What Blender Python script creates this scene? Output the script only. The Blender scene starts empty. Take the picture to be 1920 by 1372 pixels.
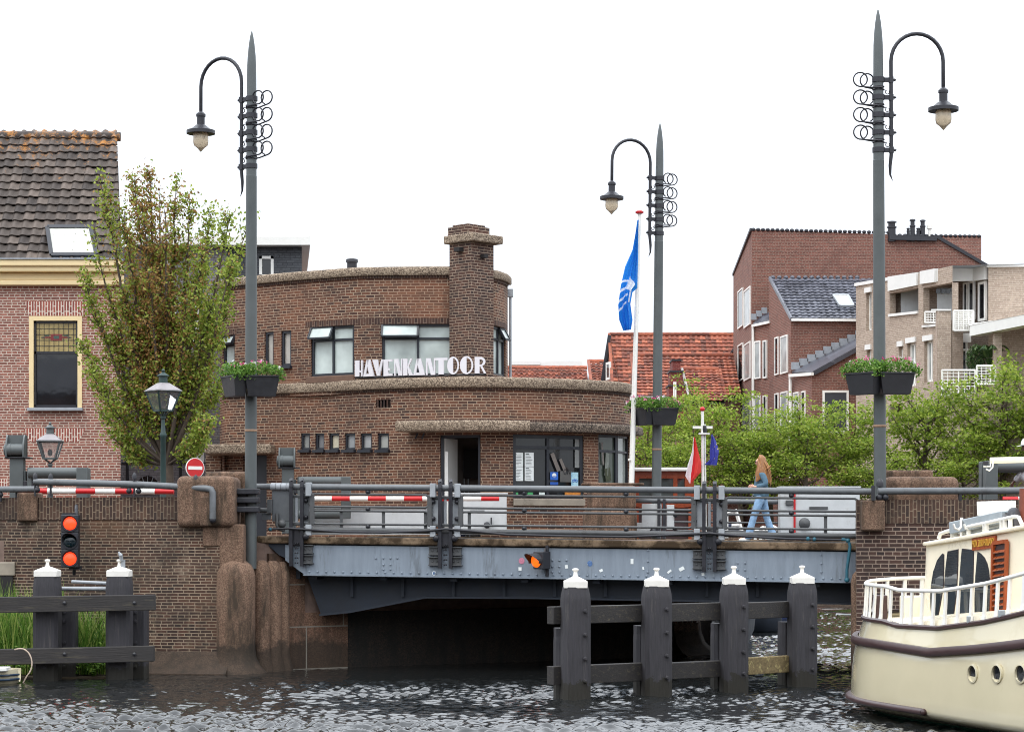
import bpy, bmesh, math, random
import numpy as np
from mathutils import Vector, Matrix
R = math.radians
random.seed(7)
S = bpy.context.scene
COL = S.collection

# ------------------------------------------------------------------ camera, sky, sun, exposure
F, CX, HY, E = 4100.0, 960.0, 1000.0, 2.4          # focal length in photo pixels, principal column, horizon row, eye height over water
cam = bpy.data.cameras.new('camera')
cam.sensor_width = 36.0
cam.lens = F / 1920 * 36
cam.shift_y = (HY - 686) / 1920
cam.clip_start = 0.5
cam.clip_end = 3000
cam_o = bpy.data.objects.new('camera', cam)
cam_o.location = (0, 0, E)
cam_o.rotation_euler = (R(90), 0, 0)
COL.objects.link(cam_o)
S.camera = cam_o

SUN_EL, SUN_AZ = R(60), R(215)                      # high soft sun behind the photographer, a little to the left
W = bpy.data.worlds.new('World')
S.world = W
W.use_nodes = True
wn = W.node_tree.nodes
wl = W.node_tree.links
wn.clear()
w_out = wn.new('ShaderNodeOutputWorld')
w_bg = wn.new('ShaderNodeBackground')
w_bg.inputs['Strength'].default_value = 0.1
w_sky = wn.new('ShaderNodeTexSky')
w_sky.sky_type = 'NISHITA'
w_sky.sun_disc = False
w_sky.sun_elevation = SUN_EL
w_sky.sun_rotation = SUN_AZ
w_mix = wn.new('ShaderNodeMix')
w_mix.data_type = 'RGBA'
w_mix.inputs['Factor'].default_value = 0.9          # thick overcast over the blue
w_cl = wn.new('ShaderNodeTexNoise')
w_cl.inputs['Scale'].default_value = 3.0
w_cl.inputs['Detail'].default_value = 4
w_cr = wn.new('ShaderNodeValToRGB')
w_cr.color_ramp.elements[0].position = 0.3
w_cr.color_ramp.elements[0].color = (12.0, 12.8, 13.9, 1)
w_cr.color_ramp.elements[1].position = 0.7
w_cr.color_ramp.elements[1].color = (14.2, 14.9, 15.8, 1)
wl.new(w_cl.outputs['Fac'], w_cr.inputs['Fac'])
wl.new(w_sky.outputs['Color'], w_mix.inputs['A'])
w_tc = wn.new('ShaderNodeTexCoord'); w_sx = wn.new('ShaderNodeSeparateXYZ'); wl.new(w_tc.outputs['Generated'], w_sx.inputs[0])
w_el = wn.new('ShaderNodeMapRange'); w_el.inputs['From Min'].default_value = 0.05; w_el.inputs['From Max'].default_value = 0.6; w_el.inputs['To Min'].default_value = 1.07; w_el.inputs['To Max'].default_value = 3.0
wl.new(w_sx.outputs['Z'], w_el.inputs['Value'])      # an overcast sky is brighter overhead than at the horizon
w_ml = wn.new('ShaderNodeVectorMath'); w_ml.operation = 'SCALE'
wl.new(w_cr.outputs['Color'], w_ml.inputs[0]); wl.new(w_el.outputs[0], w_ml.inputs['Scale'])
wl.new(w_ml.outputs[0], w_mix.inputs['B'])
wl.new(w_mix.outputs['Result'], w_bg.inputs['Color'])
wl.new(w_bg.outputs['Background'], w_out.inputs['Surface'])

sun = bpy.data.lights.new('sun', 'SUN')
sun.energy = 1.3
sun.angle = R(12)
sun.color = (1.0, 0.95, 0.86)
sun_o = bpy.data.objects.new('sun', sun)
# travel direction of the light: from (sin az, cos az, el) down to the ground
_d = -Vector((math.sin(SUN_AZ) * math.cos(SUN_EL), math.cos(SUN_AZ) * math.cos(SUN_EL), math.sin(SUN_EL)))
sun_o.rotation_euler = _d.to_track_quat('-Z', 'Y').to_euler()
sun_o.location = (-20, -20, 60)
COL.objects.link(sun_o)

S.view_settings.view_transform = 'Standard'
S.view_settings.look = 'None'
S.view_settings.gamma = 1
S.view_settings.exposure = -0.47
S.view_settings.use_curve_mapping = False
S.cycles.filter_width = 1.05
S.cycles.max_bounces = 6
S.cycles.transparent_max_bounces = 8
S.cycles.caustics_reflective = False
S.cycles.caustics_refractive = False

# ------------------------------------------------------------------ helpers
def X(px, Y): return (px - CX) * Y / F
def Z(py, Y): return E - (py - HY) * Y / F
def P(px, py, Y): return Vector((X(px, Y), Y, Z(py, Y)))
MW = {}                                             # world matrix of every thing and part built so far

def tag(o, label, cat, group=None, kind=None):
    o['label'] = label
    o['category'] = cat
    if group: o['group'] = group
    if kind: o['kind'] = kind
    return o

def thing(name, label, cat, loc=(0, 0, 0), rz=0.0, group=None):
    o = bpy.data.objects.new(name, None)
    o.empty_display_size = 0.2
    COL.objects.link(o)
    o.location = loc
    o.rotation_euler = (0, 0, rz)
    MW[o.name] = Matrix.Translation(Vector(loc)) @ Matrix.Rotation(rz, 4, 'Z')
    return tag(o, label, cat, group)

class MB:
    """collects faces in world (or local) coordinates and links them as one mesh"""
    def __init__(s): s.v = []; s.f = []; s.uv = []
    def add(s, vs, fs, uvs=None):
        b = len(s.v)
        s.v.extend([Vector(v) for v in vs])
        for k, f in enumerate(fs):
            s.f.append([b + i for i in f])
            s.uv.append(uvs[k] if uvs else None)
        return s
    def quad(s, a, b, c, d, uv=None): return s.add([a, b, c, d], [(0, 1, 2, 3)], [uv] if uv else None)
    def box(s, c, size, rz=0.0, m=None):
        c = Vector(c)
        hx, hy, hz = size[0] / 2, size[1] / 2, size[2] / 2
        vs = [Vector((x, y, z)) for z in (-hz, hz) for y in (-hy, hy) for x in (-hx, hx)]
        mm = m if m is not None else Matrix.Rotation(rz, 3, 'Z')
        vs = [mm @ v + c for v in vs]
        return s.add(vs, [(0, 2, 3, 1), (4, 5, 7, 6), (0, 1, 5, 4), (2, 6, 7, 3), (0, 4, 6, 2), (1, 3, 7, 5)])
    def bar(s, a, b, w, h, up=(0, 0, 1)):
        """box from a to b, w across, h along up"""
        a, b = Vector(a), Vector(b)
        d = (b - a).normalized()
        u = Vector(up)
        sd = d.cross(u)
        if sd.length < 1e-4: sd = d.cross(Vector((0, 1, 0)))
        sd.normalize()
        u = sd.cross(d).normalized()
        vs = []
        for p in (a, b):
            for i, j in ((-1, -1), (1, -1), (1, 1), (-1, 1)):
                vs.append(p + sd * (i * w / 2) + u * (j * h / 2))
        return s.add(vs, [(0, 1, 2, 3), (7, 6, 5, 4), (0, 4, 5, 1), (1, 5, 6, 2), (2, 6, 7, 3), (3, 7, 4, 0)])
    def tube(s, pts, r, seg=10, caps=True, closed=False):
        pts = [Vector(p) for p in pts]
        n = len(pts)
        rs = r if isinstance(r, (list, tuple)) else [r] * n
        vs = []; prev = None
        for i, p in enumerate(pts):
            if closed: d = pts[(i + 1) % n] - pts[i - 1]
            else: d = pts[min(i + 1, n - 1)] - pts[max(i - 1, 0)]
            d.normalize()
            if prev is None:
                a = d.cross(Vector((0, 0, 1)))
                if a.length < 1e-3: a = d.cross(Vector((0, 1, 0)))
            else: a = prev - d * prev.dot(d)
            a.normalize(); prev = a
            b = d.cross(a)
            for k in range(seg):
                t = 2 * math.pi * k / seg
                vs.append(p + (a * math.cos(t) + b * math.sin(t)) * rs[i])
        fs = []
        m = n if closed else n - 1
        for i in range(m):
            j = (i + 1) % n
            for k in range(seg):
                l = (k + 1) % seg
                fs.append((i * seg + k, j * seg + k, j * seg + l, i * seg + l))
        if caps and not closed:
            fs.append(tuple(range(seg)))
            fs.append(tuple((n - 1) * seg + k for k in reversed(range(seg))))
        return s.add(vs, fs)
    def lathe(s, prof, c=(0, 0, 0), seg=14, axis=None):
        """prof = [(r, h)...] round an axis through c"""
        c = Vector(c)
        q = Vector(axis).to_track_quat('Z', 'Y').to_matrix() if axis else Matrix.Identity(3)
        vs = []
        for r, h in prof:
            for k in range(seg):
                t = 2 * math.pi * k / seg
                vs.append(c + q @ Vector((r * math.cos(t), r * math.sin(t), h)))
        fs = []
        for i in range(len(prof) - 1):
            for k in range(seg):
                l = (k + 1) % seg
                fs.append((i * seg + k, i * seg + l, (i + 1) * seg + l, (i + 1) * seg + k))
        if prof[0][0] > 1e-5: fs.append(tuple(reversed(range(seg))))
        if prof[-1][0] > 1e-5: fs.append(tuple((len(prof) - 1) * seg + k for k in range(seg)))
        return s.add(vs, fs)
    def ball(s, c, r, seg=10, rings=6, sc=(1, 1, 1)):
        c = Vector(c); vs = []; fs = []
        for i in range(rings + 1):
            p = math.pi * i / rings
            for k in range(seg):
                t = 2 * math.pi * k / seg
                vs.append(c + Vector((r * sc[0] * math.sin(p) * math.cos(t), r * sc[1] * math.sin(p) * math.sin(t), -r * sc[2] * math.cos(p))))
        for i in range(rings):
            for k in range(seg):
                l = (k + 1) % seg
                fs.append((i * seg + k, i * seg + l, (i + 1) * seg + l, (i + 1) * seg + k))
        return s.add(vs, fs)
    def prism(s, poly, z0, z1):
        """plan polygon (counter clockwise from above) between two heights"""
        n = len(poly)
        vs = [Vector((p[0], p[1], z0)) for p in poly] + [Vector((p[0], p[1], z1)) for p in poly]
        fs = [tuple(reversed(range(n))), tuple(range(n, 2 * n))]
        uvs = [None, None]; u = 0.0
        for i in range(n):
            j = (i + 1) % n
            L = (vs[j] - vs[i]).length
            fs.append((i, j, n + j, n + i))
            uvs.append([(u, z0), (u + L, z0), (u + L, z1), (u, z1)])
            u += L
        return s.add(vs, fs, uvs)
    def slab(s, poly, thick, n=None):
        """3D polygon given thickness along -n"""
        poly = [Vector(p) for p in poly]
        k = len(poly)
        if n is None:
            n = (poly[1] - poly[0]).cross(poly[2] - poly[1]).normalized()
        n = Vector(n).normalized()
        vs = poly + [p - n * thick for p in poly]
        fs = [tuple(range(k)), tuple(reversed(range(k, 2 * k)))]
        for i in range(k):
            j = (i + 1) % k
            fs.append((i, k + i, k + j, j))
        return s.add(vs, fs)
    def build(s, name, m, parent=None, smooth=None, bevel=0.0, seg=2, local=False, fix=True):
        me = bpy.data.meshes.new(name)
        vs = s.v
        if parent is not None and not local:
            inv = MW[parent.name].inverted()
            vs = [inv @ v for v in vs]
        me.from_pydata([tuple(v) for v in vs], [], s.f)
        ul = me.uv_layers.new(name='UVMap')
        dat = ul.data
        li = 0
        for k, p in enumerate(me.polygons):
            u = s.uv[k]
            if u is None:
                n = p.normal
                if abs(n.z) > 0.75: uu = [(me.vertices[i].co.x, me.vertices[i].co.y) for i in p.vertices]
                else:
                    t = Vector((-n.y, n.x, 0)).normalized()
                    uu = [(me.vertices[i].co.dot(t), me.vertices[i].co.z) for i in p.vertices]
            else: uu = u
            for q in range(len(p.vertices)):
                dat[li].uv = uu[q]; li += 1
        if fix:
            bm = bmesh.new(); bm.from_mesh(me)
            bmesh.ops.recalc_face_normals(bm, faces=bm.faces[:])
            bm.to_mesh(me); bm.free()
        if smooth is not None:
            me.shade_smooth()
            me.set_sharp_from_angle(angle=R(smooth))
        me.materials.append(m)
        o = bpy.data.objects.new(name, me)
        COL.objects.link(o)
        if parent is not None:
            o.parent = parent
            MW[o.name] = MW[parent.name]
        else: MW[o.name] = Matrix.Identity(4)
        if bevel > 0:
            b = o.modifiers.new('bevel', 'BEVEL')
            b.width = bevel; b.segments = seg; b.limit_method = 'ANGLE'; b.angle_limit = R(40)
        return o

def structure(o):
    o['kind'] = 'structure'
    return o

def kids(o): return [c for c in bpy.data.objects if c.parent == o]
def copy_thing(root, loc, rz=0.0, label=None, scale=None, group=None):
    def rec(o, par):
        c = o.copy(); COL.objects.link(c)
        if par is not None: c.parent = par
        for k in kids(o): rec(k, c)
        return c
    r = rec(root, None)
    r.location = loc; r.rotation_euler = (0, 0, rz)
    if scale: r.scale = scale
    if label: r['label'] = label
    if group: r['group'] = group
    return r

# ------------------------------------------------------------------ materials
MATS = {}
def nodes(name):
    m = bpy.data.materials.new(name); m.use_nodes = True
    nt = m.node_tree; b = nt.nodes['Principled BSDF']
    MATS[name] = m
    return m, nt, b
def nd(nt, t, **kw):
    n = nt.nodes.new(t)
    for k, v in kw.items():
        if k in n.inputs: n.inputs[k].default_value = v
        else: setattr(n, k, v)
    return n
def c4(c): return (c[0], c[1], c[2], 1)
def srgb(r, g, b):
    f = lambda x: (x / 255 / 12.92) if x / 255 <= .04045 else ((x / 255 + .055) / 1.055) ** 2.4
    return (f(r), f(g), f(b))
def mixc(nt, fac, a, b, mode='MIX'):
    n = nt.nodes.new('ShaderNodeMix'); n.data_type = 'RGBA'; n.blend_type = mode
    for key, val in (('Factor', fac), ('A', a), ('B', b)):
        if hasattr(val, 'links') or hasattr(val, 'is_linked'): nt.links.new(val, n.inputs[key])
        elif key == 'Factor': n.inputs[key].default_value = val
        else: n.inputs[key].default_value = c4(val)
    return n.outputs['Result']
def ramp(nt, src, p0, p1, c0=(0, 0, 0), c1=(1, 1, 1)):
    n = nt.nodes.new('ShaderNodeValToRGB')
    n.color_ramp.elements[0].position = p0; n.color_ramp.elements[0].color = c4(c0)
    n.color_ramp.elements[1].position = p1; n.color_ramp.elements[1].color = c4(c1)
    nt.links.new(src, n.inputs['Fac'])
    return n.outputs['Color']
def coords(nt, kind='Object', scale=(1, 1, 1)):
    tc = nt.nodes.new('ShaderNodeTexCoord')
    mp = nt.nodes.new('ShaderNodeMapping')
    mp.inputs['Scale'].default_value = scale
    nt.links.new(tc.outputs[kind], mp.inputs['Vector'])
    return mp.outputs['Vector']
def noise(nt, vec, scale, detail=4, rough=.6):
    n = nd(nt, 'ShaderNodeTexNoise', Scale=scale, Detail=detail, Roughness=rough)
    nt.links.new(vec, n.inputs['Vector'])
    return n.outputs['Fac']
def bump(nt, b, h, strength=.3, dist=.02):
    n = nd(nt, 'ShaderNodeBump', Strength=strength, Distance=dist)
    nt.links.new(h, n.inputs['Height'])
    nt.links.new(n.outputs['Normal'], b.inputs['Normal'])

def paint(name, c, rough=.5, var=.25, scale=6, metal=0.0, stretch=(1, 1, 1), bmp=0.0, dirt=None, dirt_amt=.5, wet=None):
    """flat coat with uneven tone, optional blotches of another colour"""
    m, nt, b = nodes(name)
    v = coords(nt, 'Object', stretch)
    f = noise(nt, v, scale, 5, .65)
    col = mixc(nt, ramp(nt, f, .3, .72), [x * (1 - var) for x in c], [min(x * (1 + var), .95) for x in c])
    if dirt:
        g = noise(nt, v, scale * .37, 6, .75)
        col = mixc(nt, ramp(nt, g, 1 - dirt_amt, 1.12 - dirt_amt), col, dirt)
    if wet:                                             # dark slimy tide band just above the water
        sx = nd(nt, 'ShaderNodeSeparateXYZ'); tcw = coords(nt, 'Object'); nt.links.new(tcw, sx.inputs[0])
        nw = noise(nt, tcw, 6, 4, .7); mw_ = nd(nt, 'ShaderNodeMath', operation='MULTIPLY_ADD'); mw_.inputs[1].default_value = -.5
        nt.links.new(nw, mw_.inputs[0]); nt.links.new(sx.outputs['Z'], mw_.inputs[2])
        col = mixc(nt, ramp(nt, mw_.outputs[0], wet - .30, wet - .16, (1, 1, 1), (0, 0, 0)), col, srgb(34, 31, 24))
    nt.links.new(col, b.inputs['Base Color'])
    b.inputs['Roughness'].default_value = rough
    b.inputs['Metallic'].default_value = metal
    nt.links.new(ramp(nt, f, .2, .8, [max(rough - .12, .02)] * 3, [min(rough + .15, 1)] * 3), b.inputs['Roughness'])
    if bmp: bump(nt, b, f, bmp, .01)
    return m

def brick(name, c1, c2, mortar, w=.215, h=.0635, joint=.010, rot=False, grime=.35, grime_c=(.02, .017, .015), off=.5, warm=None, stain=None, rough=.85, efflo=None, stain_f=.45):
    m, nt, b = nodes(name)
    tc = nt.nodes.new('ShaderNodeTexCoord'); mp = nt.nodes.new('ShaderNodeMapping')
    if rot: mp.inputs['Rotation'].default_value = (0, 0, R(90))
    nt.links.new(tc.outputs['UV'], mp.inputs['Vector'])
    v = mp.outputs['Vector']
    # slight waviness so that courses are hand laid
    wn_ = nd(nt, 'ShaderNodeTexNoise', Scale=5.0, Detail=2); nt.links.new(v, wn_.inputs['Vector'])
    wv = nd(nt, 'ShaderNodeVectorMath', operation='SCALE', Scale=.011)
    nt.links.new(wn_.outputs['Color'], wv.inputs[0])
    ad = nd(nt, 'ShaderNodeVectorMath', operation='ADD')
    nt.links.new(v, ad.inputs[0]); nt.links.new(wv.outputs[0], ad.inputs[1])
    bt = nd(nt, 'ShaderNodeTexBrick', Scale=1.0)
    bt.inputs['Color1'].default_value = c4(c1); bt.inputs['Color2'].default_value = c4(c2); bt.inputs['Mortar'].default_value = c4(mortar)
    bt.inputs['Mortar Size'].default_value = joint; bt.inputs['Brick Width'].default_value = w; bt.inputs['Row Height'].default_value = h
    bt.inputs['Mortar Smooth'].default_value = .12; bt.offset = off; bt.squash = .62; bt.squash_frequency = 3
    nt.links.new(ad.outputs[0], bt.inputs['Vector'])
    col = bt.outputs['Color']
    n1 = noise(nt, v, 9, 4, .7)
    col = mixc(nt, .55, col, ramp(nt, n1, .3, .75, (.45, .45, .45), (1.0, 1.0, 1.0)), 'MULTIPLY')
    n2 = noise(nt, v, .8, 5, .7)
    col = mixc(nt, ramp(nt, n2, .5, .95 - grime * .3), col, grime_c) if grime > 0 else col
    if warm:
        n3 = noise(nt, v, .55, 3, .5)
        col = mixc(nt, ramp(nt, n3, .5, .75, (0, 0, 0), (.5, .5, .5)), col, warm)
    if stain:
        st = coords(nt, 'UV', (3.2, .35, 1))
        n4 = noise(nt, st, 2.0, 5, .7)
        col = mixc(nt, ramp(nt, n4, .56, .8, (0, 0, 0), (stain_f,) * 3), col, stain)
    if efflo:                                           # lime bloom and patched joints
        n5 = noise(nt, v, 1.3, 6, .75)
        col = mixc(nt, ramp(nt, n5, .56, .74, (0, 0, 0), (.5, .5, .5)), col, efflo)
        n6 = noise(nt, coords(nt, 'UV', (2.5, .8, 1)), 1.1, 5, .7)
        col = mixc(nt, ramp(nt, n6, .44, .66, (0, 0, 0), (.85, .85, .85)), col, mixc(nt, .5, col, (.02, .017, .013)))
    nt.links.new(col, b.inputs['Base Color'])
    b.inputs['Roughness'].default_value = rough
    inv = nd(nt, 'ShaderNodeMath', operation='SUBTRACT'); inv.inputs[0].default_value = 1.0
    nt.links.new(bt.outputs['Fac'], inv.inputs[1])
    ah = nd(nt, 'ShaderNodeMath', operation='MULTIPLY_ADD'); ah.inputs[1].default_value = .35
    nt.links.new(n1, ah.inputs[0]); nt.links.new(inv.outputs[0], ah.inputs[2])
    bump(nt, b, ah.outputs[0], .55, .012)
    return m

def speckle(name, dark, mid, light, scale=45, stain=None, stain_amt=.5, joints=None, rough=.9, weather=(.5, .5, .5), algae=None):
    """washed aggregate or granite"""
    m, nt, b = nodes(name)
    v = coords(nt, 'Object')
    vo = nd(nt, 'ShaderNodeTexVoronoi', Scale=scale); nt.links.new(v, vo.inputs['Vector'])
    sp = nd(nt, 'ShaderNodeSeparateColor'); nt.links.new(vo.outputs['Color'], sp.inputs[0])
    cr = nt.nodes.new('ShaderNodeValToRGB'); cr.color_ramp.interpolation = 'LINEAR'
    el = cr.color_ramp.elements
    el[0].position = .08; el[0].color = c4(dark); el[1].position = .95; el[1].color = c4(light)
    e = el.new(.5); e.color = c4(mid)
    nt.links.new(sp.outputs[0], cr.inputs['Fac'])
    col = cr.outputs['Color']
    n0 = noise(nt, v, 1.6, 5, .7)
    col = mixc(nt, .6, col, ramp(nt, n0, .3, .7, weather, (1, 1, 1)), 'MULTIPLY')
    if stain:
        s = coords(nt, 'Object', (2.6, 2.6, .55))
        n1 = noise(nt, s, 1.3, 5, .7)
        col = mixc(nt, ramp(nt, n1, 1 - stain_amt - .08, 1.1 - stain_amt), col, stain)
    h = vo.outputs['Distance']
    if algae:                                           # green black growth just above the waterline
        sx = nd(nt, 'ShaderNodeSeparateXYZ'); nt.links.new(v, sx.inputs[0])
        na = noise(nt, v, 2.2, 5, .7)
        ma = nd(nt, 'ShaderNodeMath', operation='MULTIPLY_ADD'); ma.inputs[1].default_value = -.9; nt.links.new(na, ma.inputs[0]); nt.links.new(sx.outputs['Z'], ma.inputs[2])
        col = mixc(nt, ramp(nt, ma.outputs[0], algae - .55, algae + .05, (.8, .8, .8), (0, 0, 0)), col, srgb(42, 35, 27))
    if joints:
        u = coords(nt, 'UV')
        bt = nd(nt, 'ShaderNodeTexBrick', Scale=1.0)
        bt.inputs['Brick Width'].default_value = joints[0]; bt.inputs['Row Height'].default_value = joints[1]
        bt.inputs['Mortar Size'].default_value = .012
        nt.links.new(u, bt.inputs['Vector'])
        col = mixc(nt, bt.outputs['Fac'], col, (.20, .18, .15))
    nt.links.new(col, b.inputs['Base Color'])
    b.inputs['Roughness'].default_value = rough
    bump(nt, b, h, .35, .012)
    return m

def tiles(name, c1, c2, c3, lichen=None, rough=.7, lich_z=None):
    """roof tiles: tone per tile from the UV cell, lichen blotches"""
    m, nt, b = nodes(name)
    tc = nt.nodes.new('ShaderNodeTexCoord')
    fl = nd(nt, 'ShaderNodeVectorMath', operation='FLOOR'); nt.links.new(tc.outputs['UV'], fl.inputs[0])
    wn_ = nd(nt, 'ShaderNodeTexWhiteNoise'); wn_.noise_dimensions = '2D'; nt.links.new(fl.outputs[0], wn_.inputs['Vector'])
    cr = nt.nodes.new('ShaderNodeValToRGB'); el = cr.color_ramp.elements
    el[0].position = 0; el[0].color = c4(c1); el[1].position = 1; el[1].color = c4(c3)
    e = el.new(.55); e.color = c4(c2)
    nt.links.new(wn_.outputs['Value'], cr.inputs['Fac'])
    v = coords(nt, 'Object')
    n0 = noise(nt, v, 7, 5, .7)
    col = mixc(nt, .6, cr.outputs['Color'], ramp(nt, n0, .3, .7, (.45, .45, .45), (1.1, 1.1, 1.1)), 'MULTIPLY')
    if lichen:
        n1 = noise(nt, v, 3.6, 6, .8)
        fac = ramp(nt, n1, .55, .66)
        if lich_z:
            sx = nd(nt, 'ShaderNodeSeparateXYZ'); nt.links.new(v, sx.inputs[0])
            mr = nd(nt, 'ShaderNodeMapRange'); mr.inputs['From Min'].default_value = lich_z[0]; mr.inputs['From Max'].default_value = lich_z[1]
            mr.inputs['To Min'].default_value = -.16; mr.inputs['To Max'].default_value = .085
            nt.links.new(sx.outputs['Z'], mr.inputs['Value'])
            a = nd(nt, 'ShaderNodeMath', operation='ADD'); nt.links.new(n1, a.inputs[0]); nt.links.new(mr.outputs[0], a.inputs[1])
            fac = ramp(nt, a.outputs[0], .58, .68)
        col = mixc(nt, fac, col, lichen)
    nt.links.new(col, b.inputs['Base Color']); b.inputs['Roughness'].default_value = rough
    bump(nt, b, n0, .3, .01)
    return m

def leafmat(name, ca, cb, cc, rough=.55, trans=.35):
    m, nt, b = nodes(name)
    g = nt.nodes.new('ShaderNodeNewGeometry')
    cr = nt.nodes.new('ShaderNodeValToRGB'); el = cr.color_ramp.elements
    el[0].position = 0; el[0].color = c4(ca); el[1].position = 1; el[1].color = c4(cc)
    e = el.new(.5); e.color = c4(cb)
    nt.links.new(g.outputs['Random Per Island'], cr.inputs['Fac'])
    nt.links.new(cr.outputs['Color'], b.inputs['Base Color'])
    b.inputs['Roughness'].default_value = rough
    b.inputs['Specular IOR Level'].default_value = .3
    tr = nt.nodes.new('ShaderNodeBsdfTranslucent'); nt.links.new(cr.outputs['Color'], tr.inputs['Color'])
    mx = nt.nodes.new('ShaderNodeMixShader'); mx.inputs[0].default_value = trans
    out = nt.nodes['Material Output']
    nt.links.new(b.outputs[0], mx.inputs[1]); nt.links.new(tr.outputs[0], mx.inputs[2]); nt.links.new(mx.outputs[0], out.inputs['Surface'])
    return m

def glow(name, c, strength):
    m, nt, b = nodes(name)
    b.inputs['Base Color'].default_value = c4(c)
    b.inputs['Roughness'].default_value = .3
    v = coords(nt, 'Object')
    vo = nd(nt, 'ShaderNodeTexVoronoi', Scale=90); nt.links.new(v, vo.inputs['Vector'])
    nt.links.new(ramp(nt, vo.outputs['Distance'], .0, .8, c, [x * .8 for x in c]), b.inputs['Emission Color'])
    b.inputs['Emission Strength'].default_value = strength
    return m

def glass(name, c, rough=.03, wave=.02, spec=.5, scale=1.5):
    m, nt, b = nodes(name)
    v = coords(nt, 'Object')
    f = noise(nt, v, scale, 3, .5)
    nt.links.new(mixc(nt, ramp(nt, f, .35, .7), [x * .7 for x in c], [min(1, x * 1.2) for x in c]), b.inputs['Base Color'])
    b.inputs['Roughness'].default_value = rough
    b.inputs['Specular IOR Level'].default_value = spec
    if wave: bump(nt, b, f, wave, .05)
    return m

M_haven = brick('harbour_brick', srgb(122, 78, 57), srgb(68, 46, 39), srgb(182, 158, 134), w=.2, h=.061, joint=.0075, grime=.35, grime_c=srgb(50, 36, 32), warm=srgb(150, 98, 70), stain=srgb(50, 38, 34))
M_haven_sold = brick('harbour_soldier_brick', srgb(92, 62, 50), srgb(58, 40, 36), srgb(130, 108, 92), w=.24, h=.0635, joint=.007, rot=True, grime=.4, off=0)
M_chim = brick('chimney_brick', srgb(98, 64, 50), srgb(56, 40, 36), srgb(172, 150, 130), w=.2, h=.061, joint=.0075, grime=.45, grime_c=srgb(42, 32, 30))
M_quay = brick('quay_brick', srgb(94, 62, 48), srgb(50, 37, 32), srgb(164, 144, 122), w=.20, h=.053, joint=.0075, grime=.55, grime_c=srgb(44, 34, 28), stain=srgb(132, 116, 92), warm=srgb(108, 76, 50), efflo=srgb(168, 150, 128))
M_quay_sold = brick('quay_soldier_brick', srgb(96, 68, 54), srgb(60, 44, 38), srgb(140, 120, 100), w=.205, h=.062, joint=.008, rot=True, grime=.5, grime_c=srgb(48, 38, 32), stain=srgb(120, 100, 74), efflo=srgb(140, 118, 94))
M_red = brick('red_house_brick', srgb(166, 106, 90), srgb(128, 80, 69), srgb(210, 192, 176), joint=.0095, w=.2, h=.062, grime=.0)
M_redarch = brick('arch_brick', srgb(176, 98, 82), srgb(132, 70, 62), srgb(240, 226, 210), joint=.010, w=.26, h=.062, rot=True, grime=.0, off=0)
M_greybrick = brick('painted_grey_brick', srgb(156, 152, 156), srgb(142, 138, 142), srgb(120, 116, 120), joint=.008, grime=.2, grime_c=srgb(104, 98, 98))
M_darkgrey = brick('dark_painted_brick', srgb(92, 94, 98), srgb(80, 82, 86), srgb(64, 66, 70), joint=.008, grime=.1)
M_brown = brick('terrace_brick', srgb(138, 82, 68), srgb(104, 62, 52), srgb(152, 126, 112), joint=.012, w=.24, h=.075, grime=.15, grime_c=srgb(84, 52, 46))
M_beige = brick('beige_brick', srgb(186, 166, 148), srgb(160, 140, 124), srgb(200, 184, 168), joint=.010, w=.24, h=.075, grime=.15, grime_c=srgb(140, 122, 108))
M_aggr = speckle('washed_aggregate', srgb(88, 74, 62), srgb(136, 118, 100), srgb(186, 168, 146), scale=52, weather=(.62, .6, .58), stain=srgb(84, 70, 58), stain_amt=.34)
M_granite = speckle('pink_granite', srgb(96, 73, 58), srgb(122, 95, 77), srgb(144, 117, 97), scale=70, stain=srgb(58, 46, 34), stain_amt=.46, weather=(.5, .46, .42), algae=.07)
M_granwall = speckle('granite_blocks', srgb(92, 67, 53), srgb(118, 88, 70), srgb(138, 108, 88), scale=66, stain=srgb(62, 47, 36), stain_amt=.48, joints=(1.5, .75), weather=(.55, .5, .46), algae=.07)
M_shadewall = speckle('shaded_wet_granite', srgb(20, 17, 15), srgb(36, 30, 24), srgb(52, 42, 33), scale=50, stain=srgb(16, 15, 12), stain_amt=.5, weather=(.5, .48, .45))  # wet stone, with the under-bridge shade put into its near-black colour
M_concrete = paint('concrete', srgb(150, 140, 126), .9, .2, 3, bmp=.2, dirt=srgb(96, 84, 70), dirt_amt=.45)
M_kerb = paint('mossy_kerb', srgb(140, 118, 94), .9, .3, 5, bmp=.3, dirt=srgb(70, 54, 36), dirt_amt=.58)
M_asphalt = paint('asphalt', (.05, .05, .052), .9, .3, 40, bmp=.3)
M_paving = paint('clay_paving', srgb(120, 100, 90), .9, .25, 8, bmp=.2)
M_lamp = paint('grey_green_lacquer', srgb(82, 87, 87), .42, .12, 3, dirt=srgb(70, 74, 74), dirt_amt=.4)
M_black = paint('black_ironwork', srgb(38, 38, 44), .45, .3, 8)
M_rail = paint('grey_rail_paint', srgb(96, 99, 102), .42, .16, 7, dirt=srgb(78, 78, 78), dirt_amt=.42)
M_raildk = paint('dark_rail_paint', srgb(78, 79, 80), .5, .2, 7, dirt=srgb(60, 56, 52), dirt_amt=.4)
M_silver = paint('pale_grey_paint', srgb(158, 162, 166), .45, .12, 6, dirt=srgb(118, 116, 112), dirt_amt=.35)
M_cab = paint('cabinet_paint', srgb(196, 198, 198), .5, .08, 4, dirt=srgb(168, 164, 156), dirt_amt=.4)
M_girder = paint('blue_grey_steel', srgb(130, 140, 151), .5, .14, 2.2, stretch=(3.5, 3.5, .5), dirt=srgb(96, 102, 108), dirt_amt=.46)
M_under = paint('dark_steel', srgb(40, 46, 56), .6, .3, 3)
M_white = paint('white_paint', srgb(236, 234, 228), .4, .04, 4)
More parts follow.
